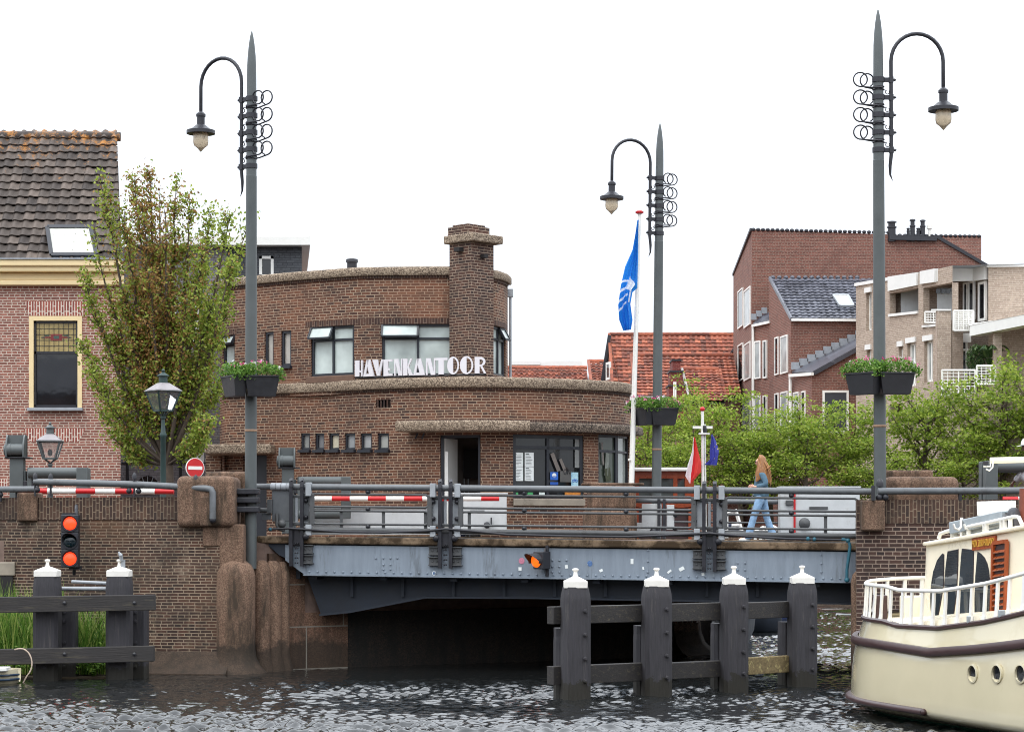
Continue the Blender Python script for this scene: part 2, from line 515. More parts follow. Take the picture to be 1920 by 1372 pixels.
M_whitedirty = paint('chipped_white_paint', srgb(232, 228, 220), .55, .06, 8, dirt=srgb(120, 104, 84), dirt_amt=.36)
M_cream = paint('cream_paint', srgb(232, 208, 160), .5, .05, 3, dirt=srgb(200, 176, 130), dirt_amt=.3)
M_red_p = paint('red_paint', srgb(196, 30, 34), .4, .1, 5, dirt=srgb(150, 40, 40), dirt_amt=.34)
M_timber = paint('tarred_timber', srgb(50, 48, 52), .7, .4, 5, stretch=(9, 9, .6), bmp=.6, dirt=srgb(80, 76, 74), dirt_amt=.42, wet=.16)
M_beam = paint('tarred_beam', srgb(48, 45, 44), .75, .4, 6, stretch=(.7, 9, 9), bmp=.6, dirt=srgb(80, 74, 62), dirt_amt=.45)
M_mossbeam = paint('mossy_beam', srgb(120, 104, 72), .9, .5, 22, bmp=.6, dirt=srgb(190, 176, 120), dirt_amt=.45)
M_frame = paint('dark_window_frame', srgb(36, 39, 47), .4, .1, 5)
M_frost = glass('frosted_pane', srgb(196, 206, 202), .15, .01, .5)
M_dark = glass('dark_pane', (.012, .013, .016), .03, .02, .8)
M_darkroom = paint('dark_interior', (.02, .018, .018), .9, .3, 2)
M_midglass = glass('office_pane', (.018, .02, .022), .04, .02, .6)
M_paper = paint('paper', srgb(232, 236, 234), .8, .03, 4)
M_ink = paint('ink', srgb(70, 74, 78), .8, .2, 30)
# ------------------------------------------------------------------ water, land, quay walls
def make_water():
    m, nt, b = nodes('canal_water')
    b.inputs['Base Color'].default_value = c4((.012, .013, .013))
    b.inputs['Roughness'].default_value = .02
    b.inputs['IOR'].default_value = 1.6
    v = coords(nt, 'Object', (1.0, 1.0, 1))
    f = noise(nt, v, 9.0, 4, .6)
    bump(nt, b, f, .4, .012)
    rng = np.random.default_rng(4)
    xs = np.concatenate([[-320, -120, -50, -22], np.arange(-9.6, 9.6, .036), [10.5, 12, 13.4], [24, 60, 150, 320]])
    y = [22.0]
    while y[-1] < 84: y.append(y[-1] + .034 + max(0, y[-1] - 30) * .0035)
    ys = np.concatenate([[-60, -10, 10, 18], np.array(y), [90, 120, 200]])
    XX, YY = np.meshgrid(xs, ys)
    ZZ = np.zeros_like(XX)
    for i in range(110):
        big = i < 12
        lam = np.exp(rng.uniform(np.log(.7), np.log(2.2))) if big else np.exp(rng.uniform(np.log(.11), np.log(.34)))
        k = 2 * np.pi / lam
        th = rng.normal(np.pi / 2 + .2, 1.0)
        ZZ += (.014 if big else .034) / k * np.sin(k * (np.cos(th) * XX + np.sin(th) * YY) + rng.uniform(0, 6.28))
    # gusty patches
    g = np.zeros_like(XX)
    for i in range(9):
        th = rng.uniform(0, 6.28); k = rng.uniform(.35, 1.1)
        g += np.sin(k * (np.cos(th) * XX * .6 + np.sin(th) * YY) + rng.uniform(0, 6.28))
    amp = np.clip(1.0 + .22 * g, .35, 1.8)
    # calmer in the lee of the walls under the bridge
    lee = 1 / (1 + np.exp(-((36.6 + .35 * np.abs(XX - 12) * 0) - YY) * 1.1))
    east = 1 / (1 + np.exp(-(XX - 4.0) * 1.4))
    amp *= .38 + .62 * np.maximum(lee, east)
    amp *= 1 + .3 / (1 + np.exp((YY - 31) * 1.2))
    amp *= 1 + .5 / (1 + np.exp(-(YY - 41) * .8))
    inside = (XX > -12) & (XX < 13.5) & (YY > 21.5) & (YY < 85)
    ZZ = np.where(inside, ZZ * amp, 0)
    ny, nx = XX.shape
    co = np.stack([XX, YY, ZZ], -1).reshape(-1, 3).astype(np.float32)
    idx = np.arange(nx * ny).reshape(ny, nx)
    q = np.stack([idx[:-1, :-1], idx[:-1, 1:], idx[1:, 1:], idx[1:, :-1]], -1).reshape(-1, 4)
    me = bpy.data.meshes.new('water')
    me.vertices.add(len(co)); me.vertices.foreach_set('co', co.ravel())
    me.loops.add(q.size); me.loops.foreach_set('vertex_index', q.ravel().astype(np.int32))
    me.polygons.add(len(q)); me.polygons.foreach_set('loop_start', np.arange(0, q.size, 4, dtype=np.int32))
    me.update(calc_edges=True); me.shade_smooth()
    me.materials.append(m)
    o = bpy.data.objects.new('water', me); COL.objects.link(o)
    structure(o)
make_water()

GZ = 2.27                                            # street level
land = MB()
land.prism([(-320, 38.45), (-4.35, 38.45), (3.45, 43.55), (2.72, 47.0), (2.72, 82), (75, 82), (6.0, 36.75), (320, 36.75), (700, 700), (-700, 700)], -1.6, GZ)
structure(land.build('ground', M_paving))
road = MB()
road.prism([(-60, 41.0), (-5.0, 40.6), (-3.4, 46.4), (-60, 47.0)], GZ + .001, GZ + .006)
structure(road.build('road', M_asphalt))
road = MB()
road.prism([(6.3, 38.0), (60, 36.9), (60, 43.0), (7.6, 44.6)], GZ + .001, GZ + .006)
structure(road.build('road', M_asphalt))

def polywall(mb, pts, z0, z1, thick, u0=0.0, top=True):
    """front skin along plan points left to right (front faces the camera), with a top and a back"""
    n = len(pts); u = u0
    for i in range(n - 1):
        a, b = Vector((pts[i][0], pts[i][1], 0)), Vector((pts[i + 1][0], pts[i + 1][1], 0))
        L = (b - a).length
        nn = Vector((-(b - a).y, (b - a).x, 0)).normalized() * thick
        za, zb = Vector((0, 0, z0)), Vector((0, 0, z1))
        mb.quad(a + za, b + za, b + zb, a + zb, [(u, z0), (u + L, z0), (u + L, z1), (u, z1)])
        if top:
            mb.quad(a + zb, b + zb, b + nn + zb, a + nn + zb, [(u, z1), (u + L, z1), (u + L, z1 + thick), (u, z1 + thick)])
            mb.quad(b + nn + za, a + nn + za, a + nn + zb, b + nn + zb, [(u + L, z0), (u, z0), (u, z1), (u + L, z1)])
        if i == 0: mb.quad(a + nn + za, a + za, a + zb, a + nn + zb)
        if i == n - 2: mb.quad(b + za, b + nn + za, b + nn + zb, b + zb)
        u += L
    return u

def flare(mb, pts, prof, u0=0.0):
    """stone foot swept along plan points, prof = [(outwards, z)]"""
    n = len(pts); u = u0; vs = []; fs = []; uvs = []
    for i in range(n):
        d = Vector((pts[min(i + 1, n - 1)][0] - pts[max(i - 1, 0)][0], pts[min(i + 1, n - 1)][1] - pts[max(i - 1, 0)][1], 0)).normalized()
        o = Vector((d.y, -d.x, 0))
        if i: u += (Vector(pts[i]) - Vector(pts[i - 1])).length
        for q, z in prof: vs.append((Vector((pts[i][0], pts[i][1], z)) + o * q, u))
    k = len(prof)
    V = [v for v, _ in vs]
    for i in range(n - 1):
        for j in range(k - 1):
            a, b, c, d = i * k + j, (i + 1) * k + j, (i + 1) * k + j + 1, i * k + j + 1
            fs.append((a, b, c, d)); uvs.append([(vs[q][1], vs[q][0].z) for q in (a, b, c, d)])
    mb.add(V, fs, uvs)

# --- left wing wall
WP = [(-190, 39.1), (-60, 38.7), (35, 38.35), (120, 38.12), (220, 37.92), (320, 37.74), (404, 37.62), (430, 37.62)]
wp = [(X(p, y), y) for p, y in WP]
wall = thing('quay_wall', 'brown brick quay wall with weathered soldier course behind the reeds', 'quay wall', (X(200, 38), 38, 0))
mb = MB(); polywall(mb, wp, .30, 2.64, .5, top=False); mb.build('brickwork', M_quay, wall)
mb = MB(); polywall(mb, [(a, b - .012) for a, b in wp], 2.64, 3.03, .5); mb.build('soldier_course', M_quay_sold, wall)
mb = MB()
flare(mb, wp, [(.62, -.6), (.50, .02), (.34, .08), (.16, .18), (.05, .30), (.02, .36), (.0, .37)])
mb.build('stone_foot', M_granite, wall, smooth=50)
mb = MB()
yy = 38.28
mb.box((X(53, yy), yy + .15, Z(950, yy)), (.36, .5, .50)); mb.build('corner_stone', M_granite, wall, bevel=.03)
mb = MB()
mb.box((X(386, 37.5), 37.66, Z(958, 37.5)), (.19, .42, .52)); mb.build('corner_stone', M_granite, wall, bevel=.03)
mb = MB()
yy = 38.42
mb.box((X(0, yy), yy - .02, Z(1066, yy)), (.56, .14, .24)); mb.build('lintel', M_concrete, wall, bevel=.02)
mb = MB(); mb.box((X(2, yy), yy - .055, Z(1102, yy)), (.44, .05, .42)); mb.build('culvert', M_darkroom, wall)

# --- left granite pier, the lamp stands against it
pier = thing('granite_pier', 'stepped granite bridge pier with rounded shaft left of the bridge span', 'stone pier', (X(430, 37.8), 37.8, 0))
mb = MB(); mb.box((X(385, 37.5), 38.0, Z(940, 37.5)), (1.0, 1.0, .88)); mb.build('cap_stone', M_granite, pier, bevel=.11, seg=4, smooth=40)
mb = MB(); mb.box((X(424, 38.4), 38.85, Z(950, 38.4)), (.76, .9, 1.25)); mb.build('cap_stone', M_granite, pier, bevel=.08, seg=3, smooth=40)
mb = MB(); mb.box((X(434, 37.6), 38.05, Z(1026, 37.6)), (.42, .9, .80)); mb.box((X(399, 37.66), 38.0, Z(1005, 37.66)), (.34, .8, .36)); mb.build('shaft_stone', M_granite, pier, bevel=.03, smooth=40)
mb = MB()
r = .345
mb.lathe([(r + .28, -.6), (r + .2, .0), (r + .10, .10), (r + .02, .25), (r, .4), (r, 1.66), (r - .02, 1.76), (r - .07, 1.86), (r - .16, 1.93), (r - .28, 1.96), (0, 1.965)], (X(441, 37.75), 37.78, 0), 28)
mb.build('round_shaft', M_granite, pier, smooth=50)
mb = MB()
for px, y, rr, top in ((491, 38.12, .15, 1.93), (511, 38.28, .16, 1.92), (528, 38.44, .14, 1.90)):
    mb.lathe([(rr + .14, -.6), (rr + .06, .05), (rr, .3), (rr, top - .2), (rr - .03, top - .08), (rr - .08, top), (0, top + .01)], (X(px, y), y, 0), 18)
mb.box((X(486, 38.5), 38.55, .7), (.6, .6, 2.4))
mb.build('pilaster', M_granite, pier, smooth=50)

# --- abutment under the span and the far corner of brick
abp = [(X(505, 38.35), 38.35), (X(600, 38.95), 38.95), (X(652, 39.25), 39.25)]
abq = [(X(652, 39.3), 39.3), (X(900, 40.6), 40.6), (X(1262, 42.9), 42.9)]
ab = thing('bridge_abutment', 'dark granite block abutment wall in shade under the bridge', 'abutment', (X(800, 40), 40, 0))
mb = MB(); polywall(mb, abp, -.6, 1.0, .8, top=True); mb.build('granite_blocks', M_granwall, ab)
mb = MB(); polywall(mb, abq, -.6, 1.0, .8, top=True); mb.build('shaded_blocks', M_shadewall, ab)
mb = MB()
polywall(mb, [(X(505, 38.4), 38.4), (X(572, 38.8), 38.8)], 1.0, 2.05, .5, top=True); mb.build('upper_blocks', M_granwall, ab)
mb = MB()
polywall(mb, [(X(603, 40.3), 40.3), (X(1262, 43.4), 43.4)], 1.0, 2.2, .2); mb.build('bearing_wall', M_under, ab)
mb = MB()
y0 = 39.3
mb.tube([P(603, 1164, y0), P(612, 1166, y0), P(614, 1175, y0), P(614, 1212, y0)], .035, 8); mb.build('drain_pipe', M_under, ab, smooth=40)
cn = thing('corner_quay_wall', 'brick corner of the quay coloured as if lit, with flared stone foot beyond the bridge', 'quay wall', (X(1290, 43.1), 43.1, 0))
cp = [(X(1262, 42.95), 42.95), (X(1306, 43.3), 43.3), (X(1312, 44.0), 44.0), (2.78, 47.0), (2.72, 60)]
mb = MB(); polywall(mb, cp, .62, 2.25, .3); mb.build('brickwork', brick('lit_corner_brick', srgb(156, 114, 100), srgb(116, 84, 76), srgb(236, 230, 222), joint=.016, w=.2, h=.07, grime=.2), cn)  # brick and mortar coloured paler to stand in for daylight on them
mb = MB(); flare(mb, cp, [(.55, -.6), (.42, .02), (.30, .07), (.12, .22), (.04, .42), (.015, .64)]); mb.build('stone_foot', M_granite, cn, smooth=50)

# --- right wing wall with its stones
rw = thing('quay_wall', 'dark brown brick bridge pier behind the cream boat', 'quay wall', (X(1750, 36.4), 36.4, 0))
rp = [(X(1606, 36.35), 36.35), (X(1700, 36.25), 36.25), (X(1800, 36.2), 36.2), (X(2100, 36.1), 36.1), (60, 36.1)]
mb = MB(); polywall(mb, rp, -.6, 2.57, .5, top=False); mb.build('brickwork', brick('pier_brick', srgb(84, 58, 48), srgb(50, 37, 34), srgb(156, 136, 120), w=.215, h=.068, joint=.0085, grime=.55, grime_c=srgb(36, 30, 28), stain=srgb(44, 36, 34)), rw)
mb = MB(); polywall(mb, [(a, b - .012) for a, b in rp], 2.57, 2.96, .5); mb.build('soldier_course', M_quay_sold, rw)
mb = MB(); mb.box((X(1637, 36.2), 36.34, Z(966, 36.2)), (.385, .4, .50)); mb.build('corner_stone', M_granite, rw, bevel=.025)
mb = MB(); mb.box((X(1730, 36.6), 36.95, Z(925, 36.6)), (1.25, .7, .57)); mb.build('cap_stone', M_granite, rw, bevel=.12, seg=4, smooth=40)
mb = MB(); mb.box((X(1704, 37.2), 37.55, Z(915, 37.2)), (.86, .6, .62)); mb.build('cap_stone', M_granite, rw, bevel=.05, seg=3, smooth=40)
mb = MB()
mb.lathe([(.13, -.6), (.13, 1.6), (.1, 1.72), (.04, 1.78), (0, 1.79)], (X(1611, 36.5), 36.56, 0), 16); mb.build('round_shaft', M_granite, rw, smooth=50)
mb = MB()
polywall(mb, [(6.0, 36.75), (75, 82)][::-1], -.6, 2.25, .05, top=False); mb.build('return_wall', M_quay, rw)

# --- far quay across the basin
fq = MB(); polywall(fq, [(2.72, 81.95), (75, 81.95)], -.6, 2.3, .1); tag(fq.build('far_quay_wall', M_quay), 'long low brick quay wall across the basin under the trees', 'quay wall')

# --- granite pier on the far side of the road, in front of the office window
fp = thing('granite_pier', 'squat pink granite bridge pier in front of the office window', 'stone pier', (X(1145, 45.6), 45.6, 0))
mb = MB(); mb.box((X(1148, 45.4), 45.9, Z(932, 45.4)), (1.0, .9, .5)); mb.build('cap_stone', M_granite, fp, bevel=.07, seg=3, smooth=40)
mb = MB(); mb.box((X(1145, 45.35), 45.85, Z(985, 45.35)), (1.1, .96, .64)); mb.build('shaft_stone', M_granite, fp, bevel=.04, smooth=40)
mb = MB(); mb.box((X(1150, 45.5), 46.0, Z(907, 45.5)), (1.3, .7, .05)); mb.build('ledge_stone', M_granite, fp, bevel=.02)
# ------------------------------------------------------------------ the steel bridge
B0 = Vector((-4.45, 38.5)); BU = Vector((.9866, -.1632)); BN = Vector((.1632, .9866))
def DZ(t): return 2.36 - .0114 * t                   # deck level, the span falls gently to the right
def BR(t, d, h): return Vector((B0.x + BU.x * t + BN.x * d, B0.y + BU.y * t + BN.y * d, DZ(t) + h))
def tpx(px, d=0.0):
    k = (px - CX) / F
    return (k * (B0.y + BN.y * d) - (B0.x + BN.x * d)) / (BU.x - k * BU.y)
def BQ(px, h, d=-.06): return BR(tpx(px, d), d, h)
def BPY(px, py, d=0.0):
    t = tpx(px, d); p = BR(t, d, 0)
    return Vector((p.x, p.y, Z(py, p.y)))

br = thing('bascule_bridge', 'blue grey steel bridge span with riveted edge girder over the canal', 'bridge', tuple(BR(5.2, 4, -2.2)))
# deck with kerb
T0, T1 = tpx(482), tpx(1612)
def bslab(mb, t0, t1, d0, d1, h0, h1):
    vs = [BR(t, d, h) for h in (h0, h1) for d in (d0, d1) for t in (t0, t1)]
    mb.add(vs, [(0, 2, 3, 1), (4, 5, 7, 6), (0, 1, 5, 4), (2, 6, 7, 3), (0, 4, 6, 2), (1, 3, 7, 5)])
mb = MB(); bslab(mb, T0, T1 + .2, .32, 8.5, -.22, -.09); mb.build('deck', M_asphalt, br)
mb = MB(); bslab(mb, T0, T1, -.06, .32, -.13, 0); mb.build('kerb', M_kerb, br, bevel=.035, seg=3)
mb = MB(); bslab(mb, T0, T1, 8.5, 8.8, -.13, 0); mb.build('kerb', M_kerb, br, bevel=.012)
mb = MB(); bslab(mb, T0 + .3, T1, .33, 1.6, -.089, -.02); bslab(mb, T0 + .3, T1, 7.2, 8.49, -.089, -.02); mb.build('pavement', M_asphalt, br)
def edge_girder(d):
    mb = MB()
    out = [BPY(535, 1021), BPY(1612, 1034.5), BPY(1612, 1090), BPY(570, 1076), BPY(535, 1050)]
    off = Vector((BN.x, BN.y, 0)) * d
    mb.slab([p + off for p in out[::-1]], .03, (BN.x * (-1 if d < 1 else 1), BN.y * (-1 if d < 1 else 1), 0))
    # bottom flange
    a, b = BPY(570, 1076) + off, BPY(1612, 1090) + off
    mb.bar(a + Vector((0, .02, -.012)), b + Vector((0, .02, -.012)), .14, .022)
    if d < 1:
        for k in range(66):
            px = 580 + k * 15.8
            p = BPY(px, 1076 + (px - 570) * .01345 - 5, -.002); mb.ball(p, .021, 8, 4)
        for px, pys in ((705, (1046,)), (719, (1046, 1058, 1067)), (732, (1046, 1058, 1067)), (745, (1046,)), (1036, (1050, 1062, 1072)), (1049, (1050, 1062, 1072)), (1062, (1050,)),
                        (1215, (1032, 1052, 1072)), (1383, (1055, 1068)), (1397, (1055, 1068)), (1540, (1040, 1056, 1072))):
            for py in pys: mb.ball(BPY(px, py, -.002), .02, 8, 4)
        for px in (714, 1030, 1216, 1541): mb.bar(BPY(px, 1024, -.004), BPY(px, 1076, -.004), .008, .006)
    return mb
edge_girder(0).build('edge_girder', M_girder, br, smooth=40)
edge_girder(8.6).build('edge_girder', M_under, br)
def main_girder(d, pts):
    mb = MB()
    off = pts
    poly = [BPY(px, py, d) for px, py in pts]
    mb.slab(poly, .04, (-BN.x, -BN.y, 0))
    for i in range(len(pts) - 1):
        if pts[i][1] > 1100 and pts[i + 1][1] > 1100: mb.bar(poly[i], poly[i + 1], .28, .035)
    for px in range(660, 1600, 95):
        mb.bar(BPY(px, 1080, d - .03), BPY(px, 1118, d - .03), .05, .08)
    return mb
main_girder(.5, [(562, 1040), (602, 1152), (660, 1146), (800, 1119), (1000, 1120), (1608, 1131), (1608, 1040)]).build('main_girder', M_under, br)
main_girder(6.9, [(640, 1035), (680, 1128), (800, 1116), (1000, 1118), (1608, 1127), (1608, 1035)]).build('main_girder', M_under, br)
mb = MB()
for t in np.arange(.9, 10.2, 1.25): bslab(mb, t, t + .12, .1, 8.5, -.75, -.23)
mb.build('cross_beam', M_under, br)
mb = MB()
ctr = [BPY(487, 1012, .02), BPY(536, 1012, .02), BPY(536, 1046, .02), BPY(523, 1040, .02), BPY(510, 1028, .02), BPY(497, 1018, .02)]
mb.slab(ctr[::-1], .05, (-BN.x, -BN.y, 0)); mb.build('end_bracket', M_under, br)
mb = MB()
bslab(mb, T0 + .02, T0 + .7, .3, 8.4, -.75, -.23); mb.build('end_beam', M_under, br)

# stickers stuck on the girder
M_pink = paint('pink_sticker', srgb(200, 124, 146), .6, .2, 60)
M_blue_s = paint('blue_sticker', srgb(78, 112, 160), .6, .3, 60, dirt=srgb(220, 226, 232), dirt_amt=.45)
def sticker(px, py, w, h, m, rnd=False, rot=0.0):
    mb = MB(); c = BPY(px, py, -.006)
    ux = Vector((BU.x, BU.y, 0)); n = Vector((-BN.x, -BN.y, 0))
    k = 14 if rnd else 4
    pts = []
    for i in range(k):
        a = 2 * math.pi * (i + (0 if rnd else .5)) / k
        s = 1 if rnd else 1.414
        x, z = math.cos(a) * w / 2 * s, math.sin(a) * h / 2 * s
        x, z = x * math.cos(rot) - z * math.sin(rot), x * math.sin(rot) + z * math.cos(rot)
        pts.append(c + ux * x + Vector((0, 0, z)))
    mb.slab(pts, .003, n); o = mb.build('sticker', m, br)
    return o
s1 = sticker(978, 1051, .10, .11, M_pink, True); s1['label'] = 'round pink sticker'
s2 = sticker(1106, 1056, .09, .10, M_blue_s, True); s2['label'] = 'round blue and white sticker'
s3 = sticker(814, 1074, .075, .08, M_paper, True); s3['label'] = 'small round white sticker with blue mark'
mb = MB()
c = BPY(814, 1074, -.0095); ux = Vector((BU.x, BU.y, 0))
for dz in (-.013, .013):
    ring = [c + ux * (.012 * math.cos(a) - .001) + Vector((0, 0, dz + .012 * math.sin(a))) for a in np.linspace(0, 6.28, 11)[:-1]]
    mb.tube(ring, .0045, 5, closed=True)
mb.tube([c + ux * -.014 + Vector((0, 0, -.026)), c + ux * -.014 + Vector((0, 0, .026))], .005, 5)
mb.build('sticker_mark', M_blue_s, s3)
for px, py, w, h, ro in ((975, 1066, .055, .06, 0), (1062, 1062, .05, .06, .1), (1127, 1069, .06, .045, .4), (1185, 1052, .05, .09, 0), (1255, 1071, .035, .08, -.9), (1278, 1066, .09, .06, .5), (1318, 1076, .05, .05, .1), (1206, 1065, .03, .05, .2)):
    sticker(px, py, w, h, M_paper, False, ro)

# ---- railing on the near side
POSTS = (556, 835, 1330)
rl = thing('bridge_railing', 'grey tubular railing with rounded bar panels along the near edge of the bridge', 'railing', tuple(BR(5.2, -.06, 0)))
mb = MB()
mb.tube([BQ(px, .866) for px in (482, 700, 960, 1300, 1640)], .056, 14); mb.build('top_rail', M_rail, rl, smooth=50)
mb = MB()
mb.tube([BQ(px, .118) for px in (560, 800, 1200, 1612)], .046, 12); mb.build('bottom_rail', M_raildk, rl, smooth=50)
def rrect(px0, px1, h0, h1, d, r=.06, open_=None):
    t0, t1 = tpx(px0, d), tpx(px1, d)
    pts = []
    for cx, cz, a0 in ((t1 - r, h1 - r, 0), (t0 + r, h1 - r, 90), (t0 + r, h0 + r, 180), (t1 - r, h0 + r, 270)):
        for k in range(5):
            a = R(a0 + k * 22.5)
            pts.append(BR(cx + r * math.cos(a), d, cz + r * math.sin(a)))
    return pts
def panel(px0, px1, ups):
    mb = MB()
    mb.tube(rrect(px0, px1, .525, .745, -.06), .02, 8, closed=True)
    mb.tube(rrect(px0, px1, .225, .455, -.06), .02, 8, closed=True)
    for u in ups: mb.bar(BQ(u, .12, -.03), BQ(u, .46, -.03), .055, .02, up=(BN.x, BN.y, 0))
    o = mb.build('bar_panel', M_raildk, rl, smooth=50)
    return o
panel(580, 803, (640, 719, 798))
panel(864, 1299, (880,))
panel(1360, 1608, (1548,))
for q_, hs_ in [(q, (.79, .49, .185)) for q in (690, 983, 1174, 1484)] + [(q, (.63, .34)) for q in (573, 812, 857, 1302, 1353)]:
    for h in hs_: mb = MB(); mb.ball(BQ(q_, h), .044, 10, 6, (1.05, 1, .9)); mb.build('knob', M_black, rl, smooth=60)
def post(px, first=False):
    g = MB()                                           # twin flat bars with pointed heads
    for s in (-1, 1):
        q = px + s * 10
        mpts = [BQ(q, -.52, -.075), BQ(q, .86, -.15), BQ(q, .95, -.14), BQ(q + .5, 1.0, -.06)]
        for a, b in zip(mpts[:-1], mpts[1:]): g.bar(a, b, .06, .05, up=(BN.x, BN.y, 0))
    g.bar(BQ(px - 14, .0, -.05), BQ(px + 14, .0, -.05), .06, .30)
    for s in (-1, 1):
        if not (first and s < 0): g.ball(BQ(px + s * 17, -.0, -.1), .062, 12, 8)
    for k in range(5):
        for s in (-4, 4): g.ball(BQ(px + s * .5, -.12 - k * .085, -.10), .018, 6, 4)
    o = g.build('post', M_black, rl, smooth=50)
    g = MB()
    for s in (-1, 1):
        if first and s < 0: continue
        for h, hh in ((.83, .25), (.12, .2)): g.bar(BQ(px + s * 23, h - hh / 2, -.09), BQ(px + s * 23, h + hh / 2 - .01, -.09), .10, .10, up=(BN.x, BN.y, 0))
        g.bar(BQ(px + s * 20, .24, -.02), BQ(px + s * 20, .68, -.02), .14, .02, up=(BN.x, BN.y, 0))
    g.bar(BQ(px, .2, -.05), BQ(px, .72, -.05), .05, .02, up=(BN.x, BN.y, 0))
    g.build('sleeve', M_silver, o, bevel=.008)
    g = MB()
    for s in (-1, 1):
        if first and s < 0: continue
        g.bar(BQ(px + s * 29, .2, -.07), BQ(px + s * 29, .75, -.07), .085, .06, up=(BN.x, BN.y, 0))
    g.bar(BQ(px - (8 if first else 30), .7, -.04), BQ(px + 30, .7, -.04), .05, .06)
    g.bar(BQ(px - (8 if first else 30), .22, -.04), BQ(px + 30, .22, -.04), .05, .06)
    g.build('side_frame', M_raildk, o, bevel=.015)
    for s in (-1, 1):
        g = MB()
        if first and s < 0: continue
        for h in (-.22, -.40):
            a, b = px + s * 10, px + s * 30
            g.bar(BQ(a, h, -.025), BQ(b, h, -.025), .03, .135)
            for e in (-.068, .068): g.bar(BQ(a, h + e, -.045), BQ(b + s * 1.5, h + e, -.045), .085, .014)
            for q in (16, 24): g.ball(BQ(px + s * q, h, -.042), .018, 6, 4)
        g.build('bracket_plate', M_raildk, o, smooth=40)
post(556, True); post(835); post(1330)
# fixed housing at the left end of the railing
g = MB()
g.bar(BQ(529, .26, -.03), BQ(529, .80, -.03), .36, .05, up=(BN.x, BN.y, 0)); g.bar(BQ(572, .27, -.02), BQ(572, .76, -.02), .15, .04, up=(BN.x, BN.y, 0))
g.bar(BQ(500, .28, -.05), BQ(500, .40, -.05), .16, .03, up=(BN.x, BN.y, 0)); g.build('end_plate', M_rail, rl, bevel=.006)
g = MB()
for px in (513, 523, 533, 543): g.tube([BQ(px - 4.5, .866), BQ(px + 4.5, .866)], .066, 14)
g.build('collar', M_silver, rl, smooth=40)
g = MB()
g.tube([BQ(484, .45, -.08), BQ(506, .45, -.08)], .045, 10); g.bar(BQ(506, .40, -.09), BQ(506, .64, -.09), .09, .06, up=(BN.x, BN.y, 0))
g.tube([BQ(519, .40, -.12), BQ(519, .20, -.12), BQ(524, .12, -.12), BQ(534, .10, -.12)], .03, 8); g.ball(BQ(529, .22, -.12), .075, 12, 8)
g.build('latch', M_raildk, rl, smooth=50)

# black hose laid along the bottom rail
hz = MB()
hp = [(502, .115), (540, .14), (580, .12), (640, .085), (720, .085), (800, .12), (835, .16), (880, .13), (950, .075), (1060, .06), (1180, .06), (1260, .10), (1330, .135), (1400, .09), (1470, .06), (1530, .055), (1590, .05)]
hz.tube([BQ(a, b, -.15) for a, b in hp], .021, 8)
hs = thing('water_hose', 'long dark hose draped along the bottom rail with a teal drop at its end', 'hose', tuple(BQ(1000, 0, -.15)))
hz.build('hose', M_black, hs, smooth=60)
M_teal = paint('teal_hose', srgb(38, 92, 108), .5, .2, 8)
hz = MB(); hz.tube([BQ(1578, .06, -.15), BQ(1590, .05, -.15), BQ(1594, -.05, -.15), BQ(1592, -.2, -.15), BQ(1588, -.45, -.15), BQ(1588, -.62, -.15)], .028, 10)
hz.ball(BQ(1590, .04, -.15), .04); hz.ball(BQ(1588, -.62, -.15), .045); hz.ball(BQ(1515, .06, -.15), .036); hz.ball(BQ(1527, .055, -.15), .036); hz.ball(BQ(507, .118, -.15), .034)
hz.build('fitting', M_teal, hs, smooth=60)

# ---- railing on the far side, seen through the near one
fr = thing('bridge_railing', 'plainer grey tube railing along the far edge of the bridge behind the walking woman', 'railing', tuple(BR(8.5, 8.7, 0)))
def FQ(px, h): return BR(tpx(px, 8.7), 8.7, h)
mb = MB(); mb.tube([FQ(1170, .80), FQ(1400, .80), FQ(1640, .80)], .05, 12); mb.tube([FQ(1168, .36), FQ(1168, .74), FQ(1176, .80)], .05, 12)
mb.build('top_rail', M_rail, fr, smooth=50)
mb = MB()
for px0, px1 in ((1262, 1300), (1330, 1600)):
    mb.tube([FQ(px0, .60), FQ(px1, .60)], .02, 8); mb.tube([FQ(px0, .36), FQ(px1, .36)], .02, 8); mb.tube([FQ(px0, .18), FQ(px1, .18)], .02, 8)
mb.tube([FQ(1300, .1), FQ(1620, .1)], .045, 8)
mb.build('bar_panel', M_raildk, fr, smooth=50)
mb = MB()
mb.bar(FQ(1222, .22), FQ(1222, .74), .42, .06, up=(BN.x, BN.y, 0)); mb.bar(FQ(1205, .16), FQ(1205, .34), .5, .05, up=(BN.x, BN.y, 0)); mb.bar(FQ(1257, .2), FQ(1257, .72), .16, .06, up=(BN.x, BN.y, 0))
mb.build('end_plate', M_cab, fr, bevel=.008)
mb = MB()
for px in (1235, 1245, 1330, 1460): mb = MB(); mb.bar(FQ(px, -.1) + Vector((0, -.06, 0)), FQ(px, .84) + Vector((0, -.06, 0)), .06, .05, up=(BN.x, BN.y, 0)); mb.build('post', M_black, fr)
for px, h, r in ((1225, .16, .08), (1265, .22, .05), (1266, .5, .05)): mb = MB(); mb.ball(FQ(px, h) + Vector((0, -.07, 0)), r, 12, 8); mb.build('knob', M_black, fr, smooth=50)

